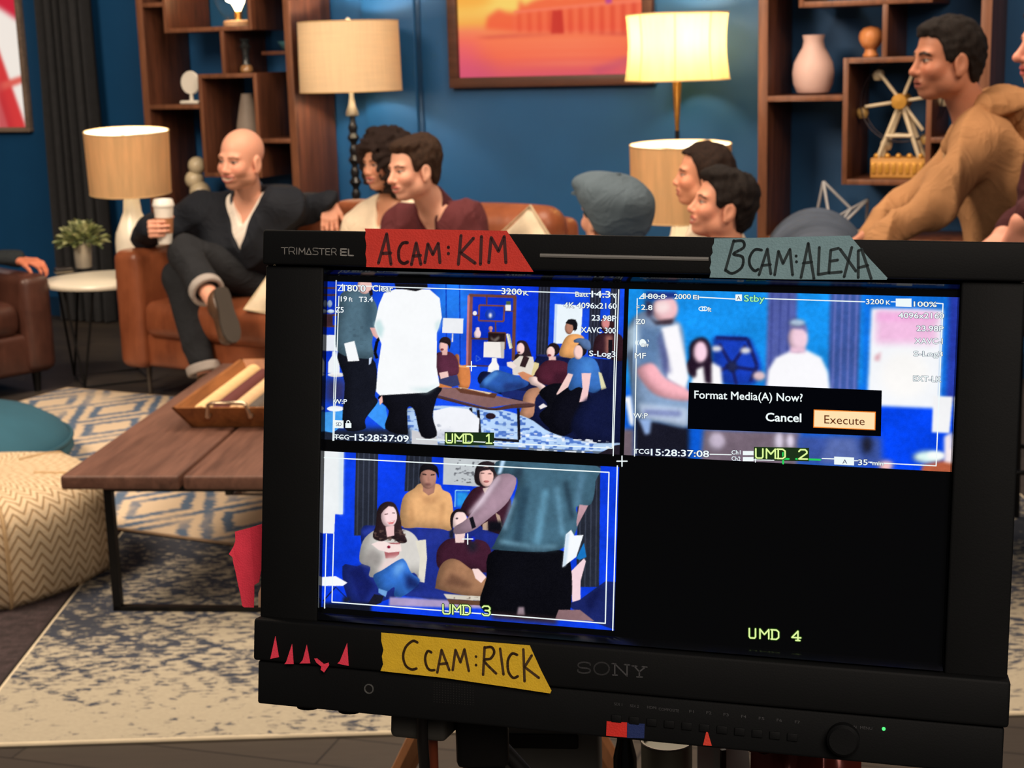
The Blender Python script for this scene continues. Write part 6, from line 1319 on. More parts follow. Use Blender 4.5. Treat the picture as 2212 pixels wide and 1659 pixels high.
def paint3(r):
    P, E, Rc, Ln = r.poly, r.ell, r.rect, r.line
    for a, b, y1 in ((292, 448, 640), (646, 826, 330), (1850, 2006, 1000)):
        P((38, 42, 54), [(a, 50), (b, 56), (b-10, y1), (a-14, y1)])
        for k in range(4): Ln((58, 64, 80), [(a+18+k*38, 56), (a+8+k*38, y1)], 9)
    P((238, 242, 244), [(68, 46), (206, 52), (200, 492), (146, 490), (140, 626), (58, 624)]); P((214, 230, 240), [(176, 52), (206, 52), (200, 492), (176, 490)], 2)
    P((196, 202, 206), [(906, 90), (1340, 108), (1300, 306), (902, 282)]); r.speckle((90, 92, 100), [(1010, 110), (1320, 120), (1290, 290), (960, 270)], .38, 2, .8, 5); Ln((150, 210, 240), [(986, 440), (990, 324), (1090, 326)], 8); Rc((40, 150, 230), 996, 334, 1080, 440, 2)
    P((30, 44, 128), [(330, 596), (436, 572), (760, 590), (1000, 592), (1300, 618), (1300, 1090), (900, 1100), (620, 1060), (280, 1140), (196, 856), (330, 842)]); P((22, 30, 96), [(240, 880), (330, 850), (420, 1000), (330, 1120)], 3); P((40, 58, 150), [(330, 600), (436, 576), (470, 640), (340, 640)], 3); P((38, 54, 150), [(700, 596), (1000, 596), (960, 700), (780, 700)], 6); P((34, 50, 140), [(640, 1030), (760, 1016), (930, 1030), (930, 1090), (640, 1070)], 2)
    P((248, 250, 252), [(54, 930), (150, 924), (232, 970), (200, 992), (54, 992)]); Ln((20, 26, 60), [(60, 1100), (150, 1000)], 8); Ln((20, 26, 60), [(150, 1000), (230, 1080)], 6); Rc((30, 32, 44), 200, 1070, 250, 1110, 2); Rc((20, 24, 40), 60, 1110, 400, 1180, 2)
    # hooded man, dark-haired person
    P((226, 172, 118), [(608, 570), (620, 380), (700, 310), (744, 276), (870, 280), (900, 320), (962, 370), (968, 592), (880, 592), (742, 584)]); P((196, 144, 96), [(680, 400), (700, 560), (670, 580), (670, 420)], 3); P((196, 144, 96), [(890, 400), (910, 420), (884, 590), (876, 580)], 3); P((206, 152, 104), [(720, 300), (770, 370), (850, 370), (880, 310), (860, 410), (770, 420)], 3)
    P((172, 122, 106), [(760, 270), (850, 270), (840, 340), (800, 360), (762, 330)]); E((178, 128, 112), 798, 232, 58, 82); P((22, 20, 26), [(738, 240), (744, 160), (800, 134), (862, 160), (872, 240), (852, 200), (800, 180), (752, 196)]); Ln((36, 24, 26), [(758, 210), (786, 214)], 8); Ln((36, 24, 26), [(816, 216), (844, 214)], 8); E((130, 84, 80), 796, 282, 22, 8, 1); Ln((140, 96, 84), [(800, 230), (800, 256)], 5, 1)
    P((62, 30, 44), [(1032, 440), (1076, 360), (1140, 300), (1290, 290), (1380, 400), (1350, 614), (1220, 604), (1040, 480)]); P((40, 30, 34), [(1122, 240), (1140, 150), (1200, 120), (1268, 140), (1296, 230), (1260, 300), (1150, 290)]); E((238, 190, 180), 1206, 226, 50, 72); P((40, 30, 34), [(1146, 200), (1170, 160), (1240, 160), (1262, 210), (1230, 180), (1180, 186)]); Ln((70, 44, 44), [(1168, 204), (1192, 204)], 6); Ln((70, 44, 44), [(1218, 208), (1242, 208)], 6); E((206, 120, 116), 1206, 262, 20, 8); P((206, 180, 164), [(1180, 310), (1230, 300), (1210, 380)]); P((190, 160, 140), [(1270, 480), (1300, 500), (1320, 580), (1290, 560)]); P((190, 160, 140), [(1180, 560), (1216, 540), (1220, 604), (1180, 600)]); Rc((16, 16, 24), 1220, 540, 1320, 612, 2)
    # long-haired woman
    P((206, 202, 196), [(318, 820), (340, 680), (420, 604), (500, 590), (640, 600), (720, 660), (764, 800), (740, 960), (700, 900), (560, 930), (392, 930), (392, 860)]); P((160, 154, 150), [(400, 720), (470, 770), (470, 860), (400, 850), (330, 830)], 4); P((228, 222, 206), [(708, 676), (782, 668), (790, 800), (772, 970), (728, 960), (740, 800)]); P((176, 100, 104), [(480, 690), (600, 690), (596, 770), (560, 800), (500, 800)]); P((248, 226, 222), [(400, 700), (470, 672), (540, 700), (606, 700), (612, 750), (520, 760), (450, 740)]); E((150, 30, 60), 522, 720, 12, 10); P((236, 214, 210), [(500, 800), (600, 780), (580, 860), (440, 900)], 3)
    P((50, 34, 38), [(432, 560), (440, 470), (470, 420), (520, 402), (570, 424), (604, 520), (616, 600), (650, 680), (600, 692), (540, 660), (470, 680), (410, 650)]); r.speckle((96, 72, 66), [(420, 600), (640, 600), (640, 690), (420, 670)], .4, 2, .8, 2); E((250, 214, 216), 524, 506, 56, 78); P((50, 34, 38), [(462, 500), (476, 440), (520, 420), (560, 440), (520, 434), (486, 464)]); Ln((90, 56, 56), [(492, 492), (516, 488)], 6); Ln((90, 56, 56), [(546, 482), (566, 484)], 6); P((226, 120, 124), [(512, 544), (566, 534), (552, 558), (524, 560)]); Ln((250, 246, 242), [(518, 546), (558, 540)], 5); P((244, 200, 200), [(500, 580), (560, 570), (560, 640), (510, 650)])
    P((50, 108, 196), [(414, 920), (480, 880), (600, 806), (640, 820), (680, 900), (740, 950), (700, 1010), (610, 1070), (560, 1060), (560, 1000), (480, 1050), (438, 990)]); P((120, 176, 236), [(560, 850), (620, 820), (640, 860), (560, 940)], 4, .8); P((24, 40, 100), [(640, 900), (740, 960), (740, 1020), (640, 1010)], 4); P((110, 160, 216), [(450, 1010), (512, 1030), (500, 1070), (450, 1040)]); P((26, 26, 40), [(376, 1116), (420, 1050), (488, 1060), (470, 1110), (420, 1130)])
    # short-haired person in a dark sweater
    P((66, 30, 48), [(858, 760), (900, 690), (960, 660), (1080, 664), (1200, 684), (1244, 780), (1210, 900), (1000, 850), (874, 870)]); E((246, 216, 212), 1016, 536, 56, 70); P((36, 26, 32), [(954, 560), (960, 490), (1010, 452), (1070, 480), (1000, 476), (974, 520), (970, 600)]); P((242, 210, 206), [(980, 590), (1060, 600), (1050, 690), (990, 690)]); E((90, 70, 80), 1000, 520, 10, 6); P((30, 30, 44), [(946, 610), (980, 590), (976, 660), (948, 660)], 1); P((34, 34, 46), [(1070, 680), (1140, 680), (1140, 740), (1090, 760)], 4)
    P((160, 116, 86), [(850, 990), (880, 860), (940, 806), (1010, 812), (1100, 876), (1210, 940), (1206, 1064), (1080, 1064), (870, 1016)]); P((110, 76, 58), [(960, 900), (1110, 980), (1080, 1010), (900, 990)], 4); P((250, 220, 214), [(1106, 872), (1150, 872), (1206, 930), (1170, 972), (1130, 940)])
    P((174, 156, 200), [(528, 1070), (1190, 1106), (1190, 1150), (524, 1132)], 1); P((214, 206, 190), [(906, 1048), (1192, 1068), (1190, 1098), (930, 1082)]); P((100, 68, 50), [(930, 1084), (1190, 1098), (1186, 1130), (950, 1120)]); r.speckle((90, 70, 60), [(930, 1056), (1190, 1072), (1190, 1090), (930, 1078)], .3, 2, .8, 6)
    # crew member in front
    P((248, 216, 224), [(1790, 900), (1890, 800), (1904, 820), (1866, 960), (1866, 1110), (1810, 1116), (1800, 1000)]); P((26, 118, 196), [(1836, 800), (1890, 690), (1908, 790), (1860, 810)]); P((26, 36, 96), [(1760, 1120), (1860, 1090), (2040, 960), (2130, 966), (2110, 1300), (1960, 1250)]); P((18, 24, 70), [(1900, 1100), (1990, 1000), (2010, 1010), (1930, 1200)], 4)
    P((12, 12, 18), [(1262, 740), (1720, 740), (1800, 860), (1796, 1150), (1720, 1230), (1194, 1176), (1206, 940)]); P((66, 102, 122), [(1330, 106), (1960, 146), (1972, 260), (1940, 420), (1836, 440), (1852, 560), (1720, 740), (1280, 740), (1262, 700), (1330, 560), (1396, 390), (1420, 236), (1282, 214)])
    for a, c, wd in (([(1620, 320), (1560, 700)], (104, 158, 186), 50), ([(1700, 300), (1740, 640)], (110, 160, 188), 30), ([(1480, 300), (1420, 700)], (40, 66, 84), 60), ([(1760, 260), (1810, 520)], (28, 42, 56), 26), ([(1300, 680), (1560, 730), (1700, 720)], (132, 182, 206), 24), ([(1300, 720), (1700, 740)], (30, 48, 62), 12), ([(1880, 200), (1840, 430)], (96, 140, 168), 40), ([(1400, 380), (1330, 600)], (170, 214, 244), 20), ([(1440, 160), (1420, 240)], (40, 58, 74), 60)): Ln(c, a, wd, 3, .8)
    P((190, 222, 250), [(1310, 112), (1342, 112), (1310, 206), (1284, 210)], 1); P((170, 140, 156), [(1288, 220), (1416, 240), (1360, 400), (1230, 516), (1110, 606), (990, 630), (984, 580), (1060, 530), (1150, 420)]); P((226, 206, 220), [(1288, 220), (1310, 226), (1180, 420), (1090, 500), (1080, 480)], 3); P((20, 20, 28), [(1086, 520), (1112, 506), (1134, 580), (1106, 594)]); P((190, 150, 160), [(1838, 540), (1858, 424), (1920, 430), (1840, 580)])
    P((246, 250, 254), [(1764, 632), (1800, 600), (1822, 640), (1886, 636), (1836, 790), (1740, 862)]); P((206, 224, 240), [(1764, 632), (1790, 620), (1764, 850), (1740, 862)], 1)
    P((140, 108, 112), [(1712, 1160), (1862, 1160), (1964, 1240), (1688, 1226)]); P((150, 130, 140), [(1430, 1140), (1470, 1140), (1476, 1200), (1420, 1196)], 1); P((60, 40, 44), [(1240, 1180), (1700, 1220), (1700, 1260), (1240, 1220)], 3)
    E((20, 40, 240), 1112, 664, 14, 18, 1)
paint3(r); grainy(r, 3); show(r, 3, 'screen_picture', 'picture of people on a blue sofa in the lower left quarter')
# ---- overlay graphics
white = emis('overlay_white', (240, 250, 250), 1.0); dark = emis('overlay_outline', (24, 40, 84), 1.0); umdc = emis('overlay_yellow_green', (226, 250, 160), 1.0); umdk = emis('overlay_dark_green', (40, 70, 20), .9); grn = emis('overlay_green', (40, 210, 90), 1.0); blackem = emis('overlay_black', (4, 5, 10), 1.0)
def lines(lst, wpx=2.4, mt=None, z=.0007, name='overlay_line'): strokes(name, lst, wpx, lambda x, y: om(x, y), z, mt or white, mon)
lines([[(727, 606), (720, 951)], [(730, 616), (1332, 636)], [(733, 640), (722, 951)], [(1331, 638), (1323, 968), (900, 948)], [(1337, 626), (1325, 984)], [(724, 944), (742, 945)]], 2.2)
lines([[(1377, 645), (1371, 985)], [(1385, 640), (1440, 640)], [(1510, 642), (1588, 646)], [(1652, 645), (1868, 652)], [(1925, 652), (1934, 652)], [(2022, 655), (2037, 656), (2022, 1006), (1880, 999)], [(1534, 981), (1580, 982)], [(1776, 990), (1802, 991)]], 2.2)
lines([[(701, 988), (1316, 1020), (1308, 1346), (718, 1300), (722, 1153)], [(1334, 1006), (1324, 1361)], [(706, 1153), (702, 1313)]], 2.6)
for cx, cy, k in ((1344, 996, 11), (1019, 791, 10), (1011, 1164, 11)): lines([[(cx-k, cy), (cx+k, cy)], [(cx, cy-k), (cx, cy+k)]], 2.6, name='overlay_cross')
def umd(n, xs, y0, y1, dy, boxed, num):
    G = dict(U=[[(0, 1), (0, .15), (.15, 0), (.8, 0), (.95, .15), (.95, 1)]], M=[[(0, 0), (0, 1), (.5, .45), (1, 1), (1, 0)]], D=[[(.08, 0), (.08, 1), (.65, 1), (.95, .8), (.95, .2), (.65, 0), (.08, 0)], [(-.08, 1), (.1, 1)], [(-.08, 0), (.1, 0)]])
    G['1'] = [[(.15, .8), (.5, 1), (.5, 0)], [(.1, 0), (.95, 0)]]; G['2'] = [[(0, .8), (.2, 1), (.75, 1), (.95, .82), (.95, .62), (0, 0), (1, 0)]]; G['3'] = [[(0, .85), (.2, 1), (.75, 1), (.95, .82), (.95, .64), (.72, .53), (.35, .53)], [(.72, .53), (.95, .4), (.95, .16), (.75, 0), (.2, 0), (0, .15)]]; G['4'] = [[(.68, 0), (.68, 1), (0, .3), (1, .3)], [(.45, 0), (.9, 0)]]
    ls = []
    for ch, (a, b) in zip('UMD'+num, xs):
        for s_ in G[ch]: ls.append([(a+(b-a)*u, y1-(y1-y0)*v+dy*(a+(b-a)*u-xs[0][0])) for u, v in s_])
    if boxed:
        a, b = xs[0][0]-4, xs[3][1]+4; mb = MB(); mb.add([(*om(x, y), .0006) for x, y in ((a, y0-4), (b, y0-4+dy*(b-a)), (b, y1+5+dy*(b-a)), (a, y1+5))], [(3, 2, 1, 0)]); mb.build('caption_box', emis('caption_box_green', (34, 56, 30), .8), mon, False)
    strokes('caption_glow', ls, 6.4, lambda x, y: om(x, y), .0008, umdk, mon, None, False); strokes('caption', ls, 3.2, lambda x, y: om(x, y), .0010, umdc, mon, None, False)
umd(1, ((965, 979), (984, 1002), (1006, 1022), (1050, 1064)), 937, 956, .012, True, '1'); umd(2, ((1633, 1649), (1656, 1675), (1680, 1697), (1726, 1744)), 969, 989, .02, True, '2'); umd(3, ((958, 974), (979, 996), (1001, 1017), (1043, 1060)), 1305, 1325, .04, False, '3'); umd(4, ((1619, 1633), (1642, 1661), (1667, 1683), (1711, 1730)), 1357, 1377, .055, False, '4')
lines([[(1680, 990), (1704, 991)], [(1692, 978), (1692, 1001)], [(1720, 991), (1772, 993)]], 4, grn); 
def hud(body, x0, y0, x1, y1, cap, mt=None, ol=True):
    if ol: text('overlay_outline', body, (x0, y0), (x1, y1), cap, .0011, dark, mon, grow=.055)
    text('overlay_text', body, (x0, y0), (x1, y1), cap, .0013, mt or white, mon, grow=.016)
hud('180.0', 744, 629, 791, 630, 14); hud('Clear', 806, 629, 850, 630, 13); hud('19', 738, 651, 751, 651, 11); hud('ft', 755, 651, 763, 651, 9); hud('T3.4', 777, 652, 807, 652, 11); hud('Z5', 726, 675, 744, 675, 12)
lines([[(731, 628), (741, 614), (741, 628), (731, 628)], [(1381, 645), (1391, 634), (1391, 645), (1381, 645)]], 1.8, name='overlay_angle_mark'); hud('3200', 1085, 635, 1128, 637, 13); hud('K', 1132, 638, 1143, 638, 9); hud('Batt', 1244, 641, 1272, 641, 11); hud('14.3', 1279, 642, 1319, 643, 14); hud('V', 1323, 644, 1333, 644, 10)
hud('4K 4096x2160', 1219, 665, 1333, 667, 12); hud('23.98P', 1279, 692, 1332, 694, 12); hud('XAVC 300', 1256, 718, 1331, 720, 12); hud('S-Log3', 1274, 769, 1330, 771, 12); hud('W:P', 722, 872, 751, 872, 10); hud('TCG', 724, 948, 755, 949, 10); hud('15:28:37:09', 768, 951, 884, 954, 14); lines([[(756, 943), (767, 943)]], 2)
def panel(name, pts, z, mt):
    MB().add([(*om(x, y), z) for x, y in pts], [tuple(reversed(range(len(pts))))]).build(name, mt, mon, False)
panel('overlay_badge', [(722, 907), (743, 908), (743, 925), (722, 924)], .0008, white); text('overlay_text', 'SD', (727, 920), (739, 920), 8, .0010, dark, mon)
panel('overlay_padlock', [(747, 914), (760, 914), (760, 924), (747, 924)], .0008, white); lines([[(750, 914), (750, 910), (753, 908), (756, 910), (757, 914)]], 2.2, name='overlay_padlock_bow')
hud('180.0', 1393, 645, 1438, 646, 11); hud('2000', 1457, 646, 1493, 646, 11); hud('EI', 1498, 646, 1510, 647, 9); panel('overlay_badge', [(1589, 636), (1603, 636), (1603, 650), (1589, 650)], .0008, white); text('overlay_text', 'A', (1592, 648), (1600, 648), 9, .0010, dark, mon)
hud('Stby', 1608, 651, 1652, 652, 14, emis('overlay_mint', (150, 240, 180), 1.0)); hud('F', 1376, 669, 1382, 669, 9); hud('2.8', 1386, 669, 1410, 670, 11); hud('Z0', 1374, 700, 1394, 700, 11); hud('MF', 1372, 774, 1396, 774, 12); hud('OFF', 1386, 749, 1402, 750, 7); hud('W:P', 1369, 903, 1400, 903, 11); hud('ft', 1529, 673, 1537, 673, 10)
lines([[(1510+6.5+6.5*math.cos(a)*(1), 667+4.2*math.sin(a)) for a in np.linspace(0, 2*PI, 12)], [(1523+5.5*math.cos(a), 667+4.2*math.sin(a)) for a in np.linspace(0, 2*PI, 12)]], 1.8, name='overlay_infinity')
panel('overlay_hand', [(1381, 742), (1383, 735), (1387, 732), (1392, 733), (1396, 738), (1398, 745), (1394, 748), (1386, 749)], .0008, white); lines([[(1375, 735), (1373, 740), (1375, 746)], [(1379, 736), (1377, 741), (1379, 745)], [(1400, 734), (1402, 738)]], 1.5, name='overlay_shake_mark')
hud('3200', 1871, 657, 1909, 657, 11); hud('K', 1914, 658, 1923, 658, 9); panel('overlay_battery', [(1935, 645), (1969, 645), (1969, 663), (1935, 662)], .0008, white); hud('100%', 1974, 662, 2023, 663, 11); hud('4096x2160', 1941, 687, 2039, 688, 12); hud('23.98P', 1980, 715, 2038, 716, 12); hud('XAVC-I', 1976, 742, 2036, 743, 12); hud('S-Log3', 1974, 769, 2036, 770, 11); hud('EXT-LK', 1973, 823, 2033, 825, 12)
hud('TCG', 1370, 979, 1403, 980, 10); hud('15:28:37:08', 1407, 983, 1532, 987, 14); hud('Ch1', 1581, 981, 1600, 981, 9); hud('Ch2', 1581, 994, 1600, 995, 9); panel('overlay_level', [(1605, 974), (1628, 974), (1628, 983), (1605, 983)], .0008, white); panel('overlay_level', [(1605, 987), (1628, 987), (1628, 996), (1605, 996)], .0008, white); lines([[(1628, 993), (1672, 994)], [(1632, 986), (1632, 998)]], 2)
panel('overlay_card', [(1802, 986), (1845, 988), (1845, 1005), (1802, 1003)], .0008, white); text('overlay_text', 'A', (1820, 1001), (1830, 1001), 9, .0010, dark, mon); hud('35', 1854, 1004, 1874, 1004, 12); hud('min', 1885, 1004, 1908, 1005, 9); lines([[(1845, 995), (1853, 995)], [(1876, 998), (1884, 998)]], 2)
panel('dialog_box', [(1489, 826), (1905, 843), (1903, 942), (1486, 926)], .0015, blackem); text('dialog_text', 'Format Media(A) Now?', (1501, 860), (1734, 867), 17, .0018, white, mon, grow=.012); text('dialog_text', 'Cancel', (1655, 909), (1731, 911), 18, .0018, white, mon, grow=.02)
panel('button_edge', [(1758, 884), (1892, 889), (1891, 929), (1757, 923)], .0016, emis('button_orange', (240, 130, 40), 1.0)); panel('button', [(1760, 886), (1890, 891), (1889, 927), (1759, 921)], .0018, emis('button_cream', (255, 226, 176), 1.0)); text('button_text', 'Execute', (1781, 914), (1868, 918), 18, .0020, emis('button_brown', (96, 40, 12), 1.0), mon)
# ---- maker's lettering on the frame
grey = mat('grey_print', (132, 130, 126), .6, var=.02); dgrey = mat('dim_grey_print', (70, 70, 72), .4, var=.02); ZT = .0082
K = crop(560, 480, 2.765, .008)
strokes('lettering', [[(132, 152), (172, 152)], [(152, 152), (152, 190)], [(180, 190), (180, 152), (208, 153), (212, 166), (204, 174), (182, 174)], [(200, 175), (212, 191)], [(225, 153), (225, 191)], [(238, 191), (240, 154), (256, 180), (272, 154), (274, 192)], [(282, 192), (298, 155), (312, 192), (282, 192)],
    [(352, 156), (326, 155), (322, 164), (330, 172), (346, 174), (352, 184), (346, 193), (320, 192)], [(358, 157), (390, 158)], [(374, 158), (374, 194)], [(424, 158), (398, 158), (398, 194), (424, 195)], [(398, 176), (420, 176)], [(434, 195), (434, 159), (456, 159), (460, 170), (452, 178), (436, 178)], [(450, 179), (461, 196)]], 1.7, K, ZT, grey, mon)
strokes('lettering', [[(522, 161), (488, 160), (488, 197), (522, 198)], [(488, 178), (518, 179)], [(534, 162), (534, 198), (562, 199)]], 3.2, K, ZT, grey, mon)
MB().tube([(*om(1167, 552, .008), .0078), (*om(1531, 560, .008), .0078)], .0013, 8).build('light_strip', mat('grey_strip', (118, 116, 112), .5, var=.03), mon)
Kb = crop(1200, 1300, 2.186, .010); ZB = .0102
strokes('maker_lettering', [[(164, 298), (160, 290), (135, 285), (112, 290), (108, 302), (118, 310), (150, 314), (164, 322), (158, 333), (130, 336), (108, 330), (106, 322)], [(182+36+36*math.cos(a), 315+29*math.sin(a)) for a in np.linspace(0, 2*PI, 20)], [(280, 345), (280, 292), (338, 350), (338, 297)], [(270, 345), (292, 346)], [(268, 291), (284, 292)], [(326, 296), (350, 298)], [(372, 303), (396, 330), (424, 308)], [(396, 330), (396, 354)], [(384, 354), (410, 355)], [(362, 302), (384, 304)], [(410, 306), (432, 308)]], 3.0, Kb, ZB, dgrey, mon)
for s_, a, b, y in (('SDI 1', 1327, 1344, 1523), ('SDI 2', 1361, 1380, 1527), ('HDMI', 1398, 1418, 1530), ('COMPOSITE', 1423, 1467, 1534), ('F1', 1489, 1499, 1539), ('F2', 1526, 1537, 1542), ('F3', 1563, 1574, 1546), ('F4', 1601, 1612, 1550), ('F5', 1639, 1651, 1554), ('F6', 1678, 1689, 1558), ('F7', 1717, 1728, 1562), ('RETURN', 1818, 1850, 1570), ('MENU', 1858, 1884, 1574)):
    text('panel_text', s_, (a, y), (b, y+(b-a)*.1), 6, .0073, dgrey, mon, .007)
for i in range(11):
    px = 1332+i*38; x, y = om(px, 1552+i*4.0, .007); MB().rbox((x, y, .0075), (.006, .0045, .0012), .0005, 2).build('button', blackp, mon)
x, y = om(1822, 1594, .007); MB().lathe([(.009, 0), (.009, .006), (.0075, .0075), (0, .0075)], 24, (x, y, .007)).build('dial', blackp, mon)
x, y = om(1909, 1574, .007); MB().lathe([(.0010, 0), (.0010, .0006), (0, .0008)], 12, (x, y, .0071)).build('power_light', emis('green_led', (90, 240, 130), 1.2), mon)
x, y = om(797, 1488, .007); MB().tube([(x+.0027*math.cos(a), y+.0027*math.sin(a), .0072) for a in np.linspace(0, 2*PI, 20, endpoint=False)], .0005, 6, True).build('jack_ring', mat('nickel_ring', (190, 190, 186), .25, .9), mon); MB().lathe([(.0022, .007), (.0022, .0071), (0, .0071)], 14, (x, y, 0)).build('jack_hole', blackm, mon)
mb = MB()
for i in range(15):
    for j in range(9):
        x, y = om(938+i*6, 1474+j*5.2+i*.5, .007); mb.add([(x+.00035*math.cos(k*PI/3), y+.00035*math.sin(k*PI/3), .0071) for k in range(6)], [tuple(range(6))])
g_ = mb.build('speaker_holes', mat('speaker_hole_black', (8, 8, 8), .8), mon, False); g_['kind'] = 'stuff'
# ------------------------------------------------------------------ tape labels and paper markers stuck on the monitor
def sticker(name, label, cat, pts, z, mt, tf, group=None, th=.00025, edge=()):
    t = thing(name, label, cat, (0, 0, 0), 0, group); mframe(t); P = [tf(*p) for p in pts]
    MB().prism([tuple(p) for p in P][::-1], z, z+th).build('tape' if cat == 'tape' else 'paper', mt, t, False); return t
ink = mat('marker_ink', (44, 26, 30), .6, var=.1)
def tapem(n, c): return mat(n, c, .75, var=.06, scale=120, bump=.15, bscale=900)
t = sticker('tape_label', 'red tape label hand-lettered A CAM: KIM on the monitor top', 'tape', [(632, 38), (900, 42), (1200, 46), (1480, 52), (1560, 172), (1640, 297), (1200, 284), (900, 274), (640, 268), (643, 230), (636, 190), (642, 140), (634, 90), (638, 60)], .0084, tapem('red_paper_tape', (212, 54, 42)), crop(560, 480, 2.765, .008), 'tape labels')
strokes('lettering', [[(713, 243), (762, 70), (788, 250)], [(738, 186), (786, 184)], [(886, 122), (856, 126), (834, 168), (838, 226), (864, 246), (888, 236)], [(910, 252), (938, 124), (966, 250)], [(922, 202), (964, 198)], [(990, 240), (1008, 130), (1038, 192), (1070, 126), (1080, 240)], [(1130, 149), (1131, 151)], [(1130, 186), (1131, 188)], [(1206, 80), (1190, 250)], [(1280, 96), (1204, 182), (1290, 244)], [(1328, 86), (1322, 250)], [(1372, 240), (1386, 92), (1430, 172), (1464, 86), (1474, 240)]], 7.0, crop(560, 480, 2.765, .0087), .0089, mat('dark_red_ink', (70, 22, 26), .7), t)
t = sticker('tape_label', 'pale blue tape label hand-lettered B CAM: ALEXA on the monitor top', 'tape', [(590, 85), (900, 80), (1300, 70), (1400, 188), (1497, 292), (1492, 302), (1000, 300), (565, 290), (572, 262), (566, 240), (574, 210), (570, 180), (582, 160), (578, 130), (588, 110)], .0084, tapem('pale_blue_paper_tape', (118, 150, 158)), crop(1300, 480, 2.4254, .008), 'tape labels')
strokes('lettering', [[(692, 96), (648, 252)], [(690, 100), (738, 98), (744, 132), (690, 166), (738, 182), (734, 236), (684, 268), (648, 250)], [(838, 146), (802, 144), (776, 182), (776, 224), (800, 254), (820, 246)], [(824, 276), (868, 140), (886, 270)], [(840, 226), (884, 222)], [(906, 276), (926, 152), (950, 216), (986, 142), (1000, 276)], [(1018, 176), (1019, 178)], [(1020, 206), (1021, 208)], [(1044, 290), (1082, 110), (1112, 296)], [(1056, 214), (1100, 208)], [(1140, 132), (1134, 274), (1190, 264)], [(1240, 136), (1200, 146), (1190, 266), (1256, 260)], [(1196, 204), (1236, 198)], [(1250, 142), (1332, 256)], [(1310, 132), (1270, 286)], [(1344, 290), (1344, 150), (1362, 142), (1412, 296)], [(1346, 238), (1394, 226)]], 5.6, crop(1300, 480, 2.4254, .0087), .0089, mat('teal_black_ink', (22, 40, 44), .7), t)
t = sticker('tape_label', 'yellow tape label hand-lettered C CAM: RICK below the screen', 'tape', [(790, 197), (1100, 224), (1400, 252), (1748, 280), (1820, 440), (1888, 572), (1880, 590), (1600, 548), (1200, 490), (785, 445), (802, 402), (794, 350), (804, 310), (790, 250)], .0104, tapem('yellow_paper_tape', (224, 182, 34)), crop(560, 1300, 2.989, .010), 'tape labels')
strokes('lettering', [[(1022, 262), (992, 252), (948, 290), (930, 350), (946, 410), (984, 436), (1016, 430)], [(1112, 326), (1088, 318), (1072, 362), (1082, 416), (1104, 440), (1132, 440)], [(1150, 456), (1178, 310), (1228, 440)], [(1164, 402), (1214, 396)], [(1250, 440), (1268, 310), (1300, 390), (1326, 306), (1354, 446)], [(1400, 352), (1401, 354)], [(1400, 407), (1401, 409)], [(1456, 292), (1446, 470)], [(1456, 296), (1500, 292), (1518, 326), (1494, 366), (1452, 380), (1530, 462)], [(1556, 302), (1578, 468)], [(1666, 342), (1632, 334), (1606, 380), (1610, 450), (1640, 490), (1670, 480)], [(1706, 306), (1714, 512)], [(1760, 346), (1714, 420), (1806, 490)]], 5.8, crop(560, 1300, 2.989, .0107), .0109, mat('brown_black_ink', (70, 46, 10), .7), t)
pink = tapem('hot_pink_tape', (236, 58, 84)); Kc = crop(560, 1300, 2.989, .010)
for nm, pts in (('leftmost pink paper arrow pointing up on the monitor frame', [(107, 220), (130, 355), (75, 367)]), ('second pink paper arrow from the left on the monitor frame', [(215, 270), (225, 400), (166, 400), (178, 384)]), ('third pink paper arrow from the left on the monitor frame', [(310, 275), (332, 395), (264, 396), (284, 374)]), ('crumpled pink paper marker lying sideways between the arrows', [(358, 365), (376, 364), (420, 400), (450, 390), (454, 408), (422, 454), (400, 436), (404, 416), (372, 390)]), ('rightmost pink paper arrow, nearest the yellow tape', [(570, 265), (580, 412), (508, 396), (524, 380)])):
    sticker('paper_marker', nm, 'marker', pts, .0104, pink, Kc, 'pink paper markers', .0005)
Kd = crop(1260, 1500, 3.456, .007)
sticker('tape_square', 'red square of tape at the bottom edge of the monitor', 'tape', [(176, 198), (328, 208), (326, 320), (172, 306)], .0074, tapem('red_tape', (214, 40, 30)), Kd)
sticker('tape_square', 'dark blue square of tape beside the red square', 'tape', [(330, 210), (460, 218), (456, 326), (328, 322)], .0074, tapem('blue_tape', (20, 40, 96)), Kd)
sticker('paper_marker', 'small orange-red paper arrow at the bottom edge below the buttons', 'marker', [(924, 255), (960, 380), (895, 376)], .0074, tapem('orange_red_tape', (220, 62, 44)), Kd, None, .0005)
# torn pink tape flag hanging off the left side of the monitor
t = thing('torn_tape', 'torn hot pink tape flag sticking out from the left side of the monitor', 'tape'); mframe(t); Ke = crop(470, 1080, 6.144, -.02)
def flag(nm, pts, mt, z0):
    P = [Ke(*p) for p in pts]; n = len(P); top = [(x, y, z0+.006*math.sin((x+.22)*60)) for x, y in P]; MB().add(top+[(x, y, z-.0003) for x, y, z in top], [tuple(reversed(range(n))), tuple(range(n, 2*n))]+[(i, (i+1) % n, n+(i+1) % n, n+i) for i in range(n)]).build(nm, mt, t, False)
flag('tape', [(620, 310), (590, 318), (380, 385), (180, 438), (184, 500), (186, 560), (160, 640), (105, 735), (150, 780), (160, 860), (185, 960), (215, 1120), (250, 1280), (275, 1430), (300, 1450), (435, 1450), (440, 1280), (440, 1150), (510, 1110), (540, 960), (580, 870), (620, 800)], tapem('torn_pink_tape', (240, 58, 82)), -.02)
